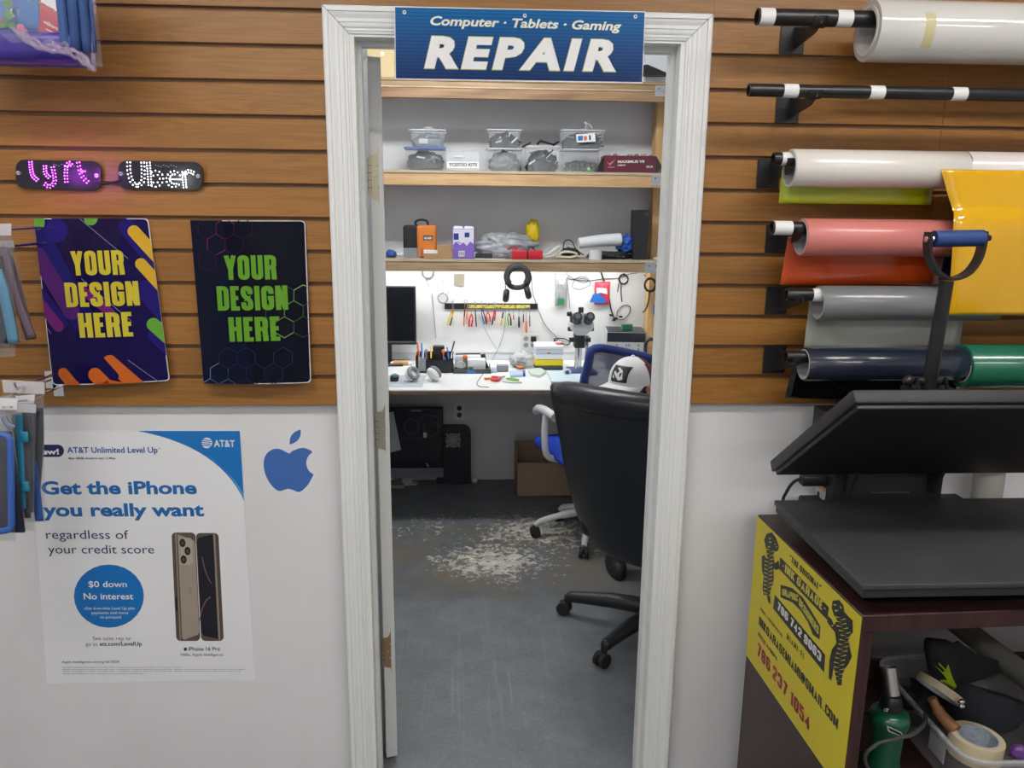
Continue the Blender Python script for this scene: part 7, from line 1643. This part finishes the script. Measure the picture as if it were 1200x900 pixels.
for k, p in enumerate(ST+[cc+V((.27,-.08,0)), cc+V((.16,.25,0))]):
    d = (p-cc); a = math.atan2(d.y, d.x); b = new(M_cream); top = cc+V((0,0,.13))+d*.1
    b.tube(cr([top, cc+d*.5+V((0,0,.115)), cc+d*.88+V((0,0,.085)), V((p.x, p.y, .062))], 5), [.020]*6+[.016]*6+[.013]*4, 10); lg_ = part(b, 'base_leg', ch); caster(lg_, p, a)
b = new(M_cream); b.cyl(cc+V((0,0,.10)), cc+V((0,0,.16)), .035); b.mat(M_black); b.cyl(cc+V((0,0,.16)), SC+V((0,0,.42)), .022); part(b, 'column', ch)
def frame_at(o, r, f, u=V((0,0,1))): return Matrix(((r.x, f.x, u.x, o.x),(r.y, f.y, u.y, o.y),(r.z, f.z, u.z, o.z),(0,0,0,1)))
CM = frame_at(V((SC.x, SC.y, 0)), rt_, fw)
b = new(M_blues); b.rbox(-.255, .255, -.23, .24, .425, .485, .028, 4, CM); part(b, 'seat', ch)
for s_ in (-1,1):
    b = new(M_cream); b.tube([CM @ V(q) for q in cr([(s_*.22,-.02,.43),(s_*.285,-.02,.46),(s_*.295,-.01,.56),(s_*.285,.0,.655)], 5)], .016, 10); b.tube([CM @ V(q) for q in cr([(s_*.285,-.11,.668),(s_*.285,.0,.672),(s_*.285,.09,.662),(s_*.283,.125,.64)], 5)], .021, 10); part(b, 'armrest', ch)
BO = CM @ V((0, -.27, 0)); bn_ = fw
fbk = lambda x, y: onp(x, y, V((BO.x, BO.y, .8)), V((fw.x, fw.y, .12)).normalized())
TLp, TRp, BLp = fbk(695,409), fbk(772,424), fbk(684,452)
out = [(697,408.5),(735,413),(772,423),(792,436),(796,470),(790,505),(770,512),(700,498),(688,480),(684,452),(689,428)]
P = [fbk(*q) for q in out]; b = new(M_bluep); pc_ = cr(P, 5, True); nrm = V((fw.x, fw.y, .12)).normalized(); cen = sum(P, V())/len(P); rings = []
for i, p in enumerate(pc_):
    a = pc_[i-1]; c = pc_[(i+1)%len(pc_)]; d = (c-a).normalized(); s_ = d.cross(nrm).normalized()*.017; w_ = nrm*.010; rings.append([p-s_-w_, p+s_-w_, p+s_+w_, p-s_+w_])
rings.append(rings[0]); b.loft(rings, True, False); bf_ = part(b, 'back_frame', ch)
b = new(mat('blue_mesh', rgb(40,54,112), .5, alpha=.82)); n_ = len(pc_); b.add([p for p in pc_], [tuple(range(n_))]); part(b, 'back_mesh', bf_)
b = new(M_bluep); b.tube([CM @ V(q) for q in cr([(0,-.05,.42),(0,-.24,.44),(0,-.29,.52),(0,-.27,.66)], 5)], .022, 10); part(b, 'back_support', ch)
# ------------------------------------------------------------------ black executive chair
M_leath = mat('black_leather', (.010,.012,.016), .36, bump=((26,26,26),.12,.004), spec=.4)
BC = V((.735, .815, 0)); fw = V((.64, .768, 0)); rt_ = V((.768, -.64, 0))
bc = thing('executive_chair', 'tall black leather office chair seen from behind in the doorway', 'chair', BC)
tips = [az(661,719,0), az(705,781,0)]
ctr = V((.735,.815,0))
arms = [tips[0], tips[1], ctr+V((.06,.30,0)), ctr+V((.30,.08,0)), ctr+V((.16,-.26,0))]
for p in arms:
    d = p-ctr; a = math.atan2(d.y, d.x); b = new(M_black)
    b.tube([ctr+V((0,0,.115)), ctr+d*.5+V((0,0,.105)), ctr+d*.93+V((0,0,.082))], [.034,.030,.022], 12); b.sphere(ctr+d*.93+V((0,0,.08)), .0225); b.cyl(ctr+d*.97+V((0,0,.045)), ctr+d*.97+V((0,0,.085)), .012); lg_ = part(b, 'base_leg', bc); caster(lg_, p, a, None, .027)
b = new(M_black); b.cyl(ctr+V((0,0,.085)), ctr+V((0,0,.15)), .045, .04); b.cyl(ctr+V((0,0,.15)), ctr+V((0,0,.36)), .027); b.mat(M_blackm); b.rbox(-.12, .12, -.12, .14, .355, .40, .01, 2, frame_at(ctr, rt_, fw)); part(b, 'column', bc)
EM = frame_at(ctr, rt_, fw)
b = new(M_leath); b.rbox(-.27, .27, -.20, .30, .405, .50, .045, 5, EM); part(b, 'seat', bc)
Bb, Tb = V((.600, .700, .372)), V((.464, .563, 1.018))
def sec(tt, w, th, wrap, cx=0, dz=0, n=36):
    o = Bb.lerp(Tb, tt)+V((0,0,dz)); rg = []
    for k in range(n):
        a = 2*pi*k/n; cx_, sy_ = cos(a), sin(a); x = w*(abs(cx_)**.75)*(1 if cx_ >= 0 else -1); y = th/2*(abs(sy_)**.6)*(1 if sy_ >= 0 else -1)
        rg.append(o+rt_*x+fw*(y+wrap*(x/.27)**2))
    return rg
b = new(M_leath); prof_ = [(-.03,.06,.02),(-.015,.13,.045),(.02,.185,.07),(.08,.225,.085),(.2,.258,.09),(.35,.276,.09),(.5,.283,.088),(.65,.283,.085),(.8,.286,.082),(.9,.288,.080),(.96,.284,.076),(.985,.268,.065),(1.0,.23,.045),(1.006,.15,.02)]
b.loft([sec(t_, w_*1.06, th_, .075) for t_, w_, th_ in prof_], True, True); part(b, 'backrest', bc)
b = new(M_leath); prof_ = [(.900,.235,.07),(.906,.256,.100),(.93,.264,.122),(.965,.262,.126),(.995,.246,.112),(1.018,.21,.085),(1.032,.14,.05),(1.036,.05,.015)]
b.loft([sec(t_, w_, th_, .070) for t_, w_, th_ in prof_], True, True); part(b, 'head_cushion', bc)
for s_ in (-1,1):
    b = new(M_black); b.tube([EM @ V(q) for q in cr([(s_*.26,.10,.44),(s_*.31,.08,.50),(s_*.315,-.02,.66),(s_*.30,-.12,.66),(s_*.27,-.15,.60)], 6)], .017, 10); b.mat(M_leath); b.rbox(s_*.31-.03, s_*.31+.03, -.14, .13, .668, .70, .014, 3, EM); part(b, 'armrest', bc)
# ------------------------------------------------------------------ the person sitting in the black chair, hunched over, facing left
M_skin = mat('skin', rgb(196,140,116), .5); M_shirt = mat('dark_tee', (.035,.02,.024), .85); M_jean = mat('dark_jeans', (.02,.026,.04), .85); M_shoe = mat('black_shoe', (.015,.015,.016), .6)
HD = V((.668, 1.20, .900))                         # head centre
hf = V((-.80, -.60, .0)).normalized(); hs = hf.cross(V((0,0,1))).normalized(); hu = hs.cross(hf).normalized()
HM = Matrix(((hs.x, hf.x, hu.x, HD.x),(hs.y, hf.y, hu.y, HD.y),(hs.z, hf.z, hu.z, HD.z),(0,0,0,1)))    # x: left-right, y: forward, z: up
def skin_body(m, chains, radii, name, parent, sub=2, label=None):
    """one continuous surface grown over joints; chains: lists of joint names"""
    keys = list(radii); idx = {k: i for i, k in enumerate(keys)}
    me = bpy.data.meshes.new(name); edges = set()
    for c in chains:
        for a, b_ in zip(c, c[1:]): edges.add((idx[a], idx[b_]))
    o = WO(parent)
    me.from_pydata([V(radii[k][0])-o for k in keys], list(edges), [])
    ob = bpy.data.objects.new(name, me); C.objects.link(ob)
    sk = ob.modifiers.new('s', 'SKIN'); sk.use_smooth_shade = True; sk.branch_smoothing = .6
    lay = me.skin_vertices[0] if me.skin_vertices else None
    if lay is None:
        bm = bmesh.new(); bm.from_mesh(me); bm.verts.layers.skin.verify(); bm.to_mesh(me); bm.free(); lay = me.skin_vertices[0]
    for k, i in idx.items():
        r = radii[k][1]; lay.data[i].radius = (r, r) if not isinstance(r, tuple) else r; lay.data[i].use_root = (i == 0)
    ss = ob.modifiers.new('u', 'SUBSURF'); ss.levels = sub; ss.render_levels = sub
    bpy.context.view_layer.update(); dg = bpy.context.evaluated_depsgraph_get()
    m2 = bpy.data.meshes.new_from_object(ob.evaluated_get(dg)); ob.modifiers.clear(); ob.data = m2; m2.materials.clear(); m2.materials.append(m)
    for p in m2.polygons: p.use_smooth = True
    bpy.data.meshes.remove(me); ob.parent = parent
    if label: ob['label'] = label
    return ob
pe = thing('person', 'person in a white and maroon cap hunched in the black office chair, facing left', 'person', (.80, 1.02, 0))
J = {'pelvis':((.80,1.0,.60),(.135,.11)), 'belly':((.80,1.04,.665),(.13,.11)), 'chest':((.80,1.10,.725),(.145,.11)), 'collar':((.79,1.16,.785),(.085,.07)), 'neck':((.735,1.20,.83),.05), 'headb':((.695,1.215,.88),.056),
 'shL':((.655,1.19,.745),.055), 'elL':((.60,1.30,.62),.042), 'wrL':((.655,1.44,.60),.028), 'shR':((.945,1.15,.745),.055), 'elR':((1.01,1.28,.62),.042), 'wrR':((.90,1.42,.61),.028),
 'hipL':((.71,1.04,.585),.08), 'knL':((.68,1.36,.555),.06), 'anL':((.67,1.34,.12),.038), 'hipR':((.89,1.02,.585),.08), 'knR':((.93,1.34,.555),.06), 'anR':((.95,1.32,.12),.038)}
body = skin_body(M_skin, [('pelvis','belly','chest','collar','neck','headb'),('collar','shL','elL','wrL'),('collar','shR','elR','wrR'),('pelvis','hipL','knL','anL'),('pelvis','hipR','knR','anR')], J, 'body', pe)
# clothing slightly larger than the body
K = {k: (v[0], tuple(x+.024 for x in v[1]) if isinstance(v[1], tuple) else v[1]+.017) for k, v in J.items()}
K['selL'] = (tuple(V(J['shL'][0]).lerp(V(J['elL'][0]), .75)), .055); K['selR'] = (tuple(V(J['shR'][0]).lerp(V(J['elR'][0]), .75)), .055); K['collar'] = (J['collar'][0], (.115,.10))
K['yoke'] = ((.80,1.135,.765),(.15,.12))
sub_ = {k: K[k] for k in ('pelvis','belly','chest','yoke','collar','shL','selL','shR','selR')}
skin_body(M_shirt, [('pelvis','belly','chest','yoke','collar'),('yoke','shL','selL'),('yoke','shR','selR')], sub_, 'shirt', pe)
sub_ = {k: K[k] for k in ('pelvis','hipL','knL','anL','hipR','knR','anR')}
skin_body(M_jean, [('pelvis','hipL','knL','anL'),('pelvis','hipR','knR','anR')], sub_, 'trousers', pe)
for x, y in ((.67,1.34),(.95,1.32)):
    b = new(M_shoe); bm = bmesh.new(); bmesh.ops.create_uvsphere(bm, u_segments=16, v_segments=10, radius=1)
    for v in bm.verts: v.co = V((x+v.co.x*.045, y+.05+v.co.y*.125, .001+max(0,(v.co.z+.35))*.055+(.03*max(0,-v.co.y) if v.co.z > 0 else 0)))
    b.bm(bm); part(b, 'shoe', pe)
def hand(wr, d, side):
    """palm with four fingers and a thumb"""
    wr = V(wr); d = V(d).normalized(); s_ = d.cross(V((0,0,1))).normalized()*side; dn = V((0,0,-1))
    R = {'w':(wr,.024), 'p':(wr+d*.045,.030)}; ch_ = [('w','p')]
    for k, (o, l) in enumerate(((-.026,.062),(-.009,.070),(.009,.066),(.026,.052))):
        a = wr+d*.085+s_*o; R['a%d'%k] = (a,.0095); R['b%d'%k] = (a+d*l*.5+dn*.008,.0085); R['c%d'%k] = (a+d*l*.85+dn*.026,.0075); ch_.append(('p','a%d'%k,'b%d'%k,'c%d'%k))
    R['t0'] = (wr+d*.035-s_*.032,.011); R['t1'] = (wr+d*.06-s_*.050+dn*.006,.0095); R['t2'] = (wr+d*.082-s_*.052+dn*.014,.008); ch_.append(('p','t0','t1','t2'))
    return skin_body(M_skin, ch_, R, 'hand', pe, 2)
hand(J['wrL'][0], (.15,.95,-.1), 1); hand(J['wrR'][0], (-.3,.92,-.1), -1)
# head
b = new(M_skin); bm = bmesh.new(); bmesh.ops.create_uvsphere(bm, u_segments=40, v_segments=28, radius=1)
for v in bm.verts:
    q = v.co.copy(); x, y, z = q.x*.076, q.y*.098, q.z*.112
    if z < 0: k = -z/.112; x *= 1-.30*k; y = y*(1-.12*k)+(.018*k if q.y > 0 else .012*k)
    if q.y > .5:
        g1 = math.exp(-((x/.013)**2+((z+.012)/.022)**2)); y += .022*g1                       # nose
        g2 = math.exp(-(((abs(x)-.030)/.014)**2+((z-.012)/.011)**2)); y -= .010*g2            # eye sockets
        g3 = math.exp(-((x/.026)**2+((z+.052)/.007)**2)); y += .005*g3                        # lips
        g4 = math.exp(-((x/.02)**2+((z+.085)/.014)**2)); y += .008*g4                         # chin
    v.co = V((x, y, z))
b.bm(bm, HM); hd2 = part(b, 'head', pe)
for s_ in (-1,1):
    b = new(M_white); b.sphere(HM @ V((s_*.030,.083,.012)), .0105, 12, 8); b.mat(mat('iris', (.05,.03,.02), .2)); b.sphere(HM @ V((s_*.030,.0925,.011)), .0045, 10, 6); part(b, 'eye', hd2)
    b = new(M_skin); Me = HM @ Matrix.Translation(V((s_*.076,-.012,-.012))) @ Matrix.Rotation(s_*.35, 4, 'Z')
    b.tube([Me @ V(q) for q in cr([(0,.006,-.026),(s_*.006,-.004,-.022),(s_*.010,-.016,-.006),(s_*.012,-.018,.014),(s_*.010,-.006,.027),(s_*.006,.008,.024),(0,.012,.010)], 4)], .0055, 8)
    bm = bmesh.new(); bmesh.ops.create_uvsphere(bm, u_segments=12, v_segments=8, radius=1)
    for v in bm.verts: v.co = V((s_*.002+v.co.x*.005, -.003+v.co.y*.013, v.co.z*.024))
    b.bm(bm, Me); part(b, 'ear', hd2)
b = new(mat('dark_lips', rgb(150,84,78), .5)); b.tube([HM @ V(q) for q in cr([(-.022,.086,-.052),(-.008,.094,-.050),(.008,.094,-.050),(.022,.086,-.052)], 4)], .0032, 6); part(b, 'mouth', hd2)
b = new(mat('dark_hair', (.018,.012,.009), .8)); bm = bmesh.new(); bmesh.ops.create_uvsphere(bm, u_segments=32, v_segments=20, radius=1)
fs_ = [f for f in bm.faces if f.calc_center_median().y > .25 or f.calc_center_median().z < -.35]
bmesh.ops.delete(bm, geom=fs_, context='FACES')
for v in bm.verts: v.co = V((v.co.x*.0785, v.co.y*.101, v.co.z*.114))
b.bm(bm, HM); part(b, 'hair', hd2)
# trucker cap: white front, maroon back, curved brim, dark badge
M_capw, M_capm = mat('cap_white_cloth', (.66,.65,.64), .85, bump=(200,.3,.001)), mat('cap_maroon_cloth', rgb(84,30,38), .85, bump=(300,.4,.001))
cap = thing('trucker_cap', 'white trucker cap with maroon back and dark framed badge worn by the person', 'cap', HM @ V((0,0,.03)))
def crown(front, m, name):
    bm = bmesh.new(); bmesh.ops.create_uvsphere(bm, u_segments=48, v_segments=28, radius=1)
    fs_ = [f for f in bm.faces if f.calc_center_median().z < -.02 or ((f.calc_center_median().y > -.12) != front)]
    bmesh.ops.delete(bm, geom=fs_, context='FACES')
    for v in bm.verts:
        q = v.co; z = q.z; fr = max(0, q.y); v.co = V((q.x*.086, q.y*.108, .022+z*.108+(.012*fr*min(1,z*3))))
    b = new(m); b.bm(bm, HM); return part(b, name, cap)
fpn = crown(True, M_capw, 'front_panel'); crown(False, M_capm, 'rear_panel')
b = new(M_capw)
def brim(u, v):
    a = (u-.5)*pi*.86; r0 = 1.0; x = sin(a)*.086; y = cos(a)*.106; L_ = .078*cos(a)**.8 if abs(u-.5) < .4999 else 0
    y2 = y+L_*v; x2 = x*(1-.02*v); return HM @ V((x2, y2, .030-.004*v*cos(a)-5.0*x2*x2*(.25+.75*v)))
b.sheet(lambda u, v: brim(u, v), 28, 8, .004); part(b, 'brim', cap)
b = new(M_black); b.sheet(lambda u, v: brim(u, v)-hu*.0045, 28, 8, .0008); part(b, 'brim_underside', cap)
def dome(x, z, off): 
    zz = (z-.022)/.108; k = max(0, 1-(x/.086)**2-zz*zz); return HM @ V((x, .108*math.sqrt(k)+off, z+.012*math.sqrt(k)*min(1,zz*3)))
b = new(M_black); b.sheet(lambda u, v: dome(-.050+.066*u, .036+.058*v, .003), 10, 10, .002); bdg = part(b, 'badge', fpn)
b = new(M_capw)
for q in ([(.002,.046),(.018,.042),(.030,.052),(.044,.066),(.040,.074),(.028,.064),(.020,.074),(.034,.086),(.026,.088),(.010,.078),(.006,.062)], [(.036,.046),(.046,.050),(.044,.060),(.038,.054)]):
    q = [(x-.040, z) for x, z in q]
    b.add([dome(x, z, .0075) for x, z in q], [tuple(range(len(q)))])
part(b, 'badge_figure', fpn)
b = new(M_capw); b.sphere(HM @ V((0,0,.133)), (.008,.008,.004)); part(b, 'button', cap)
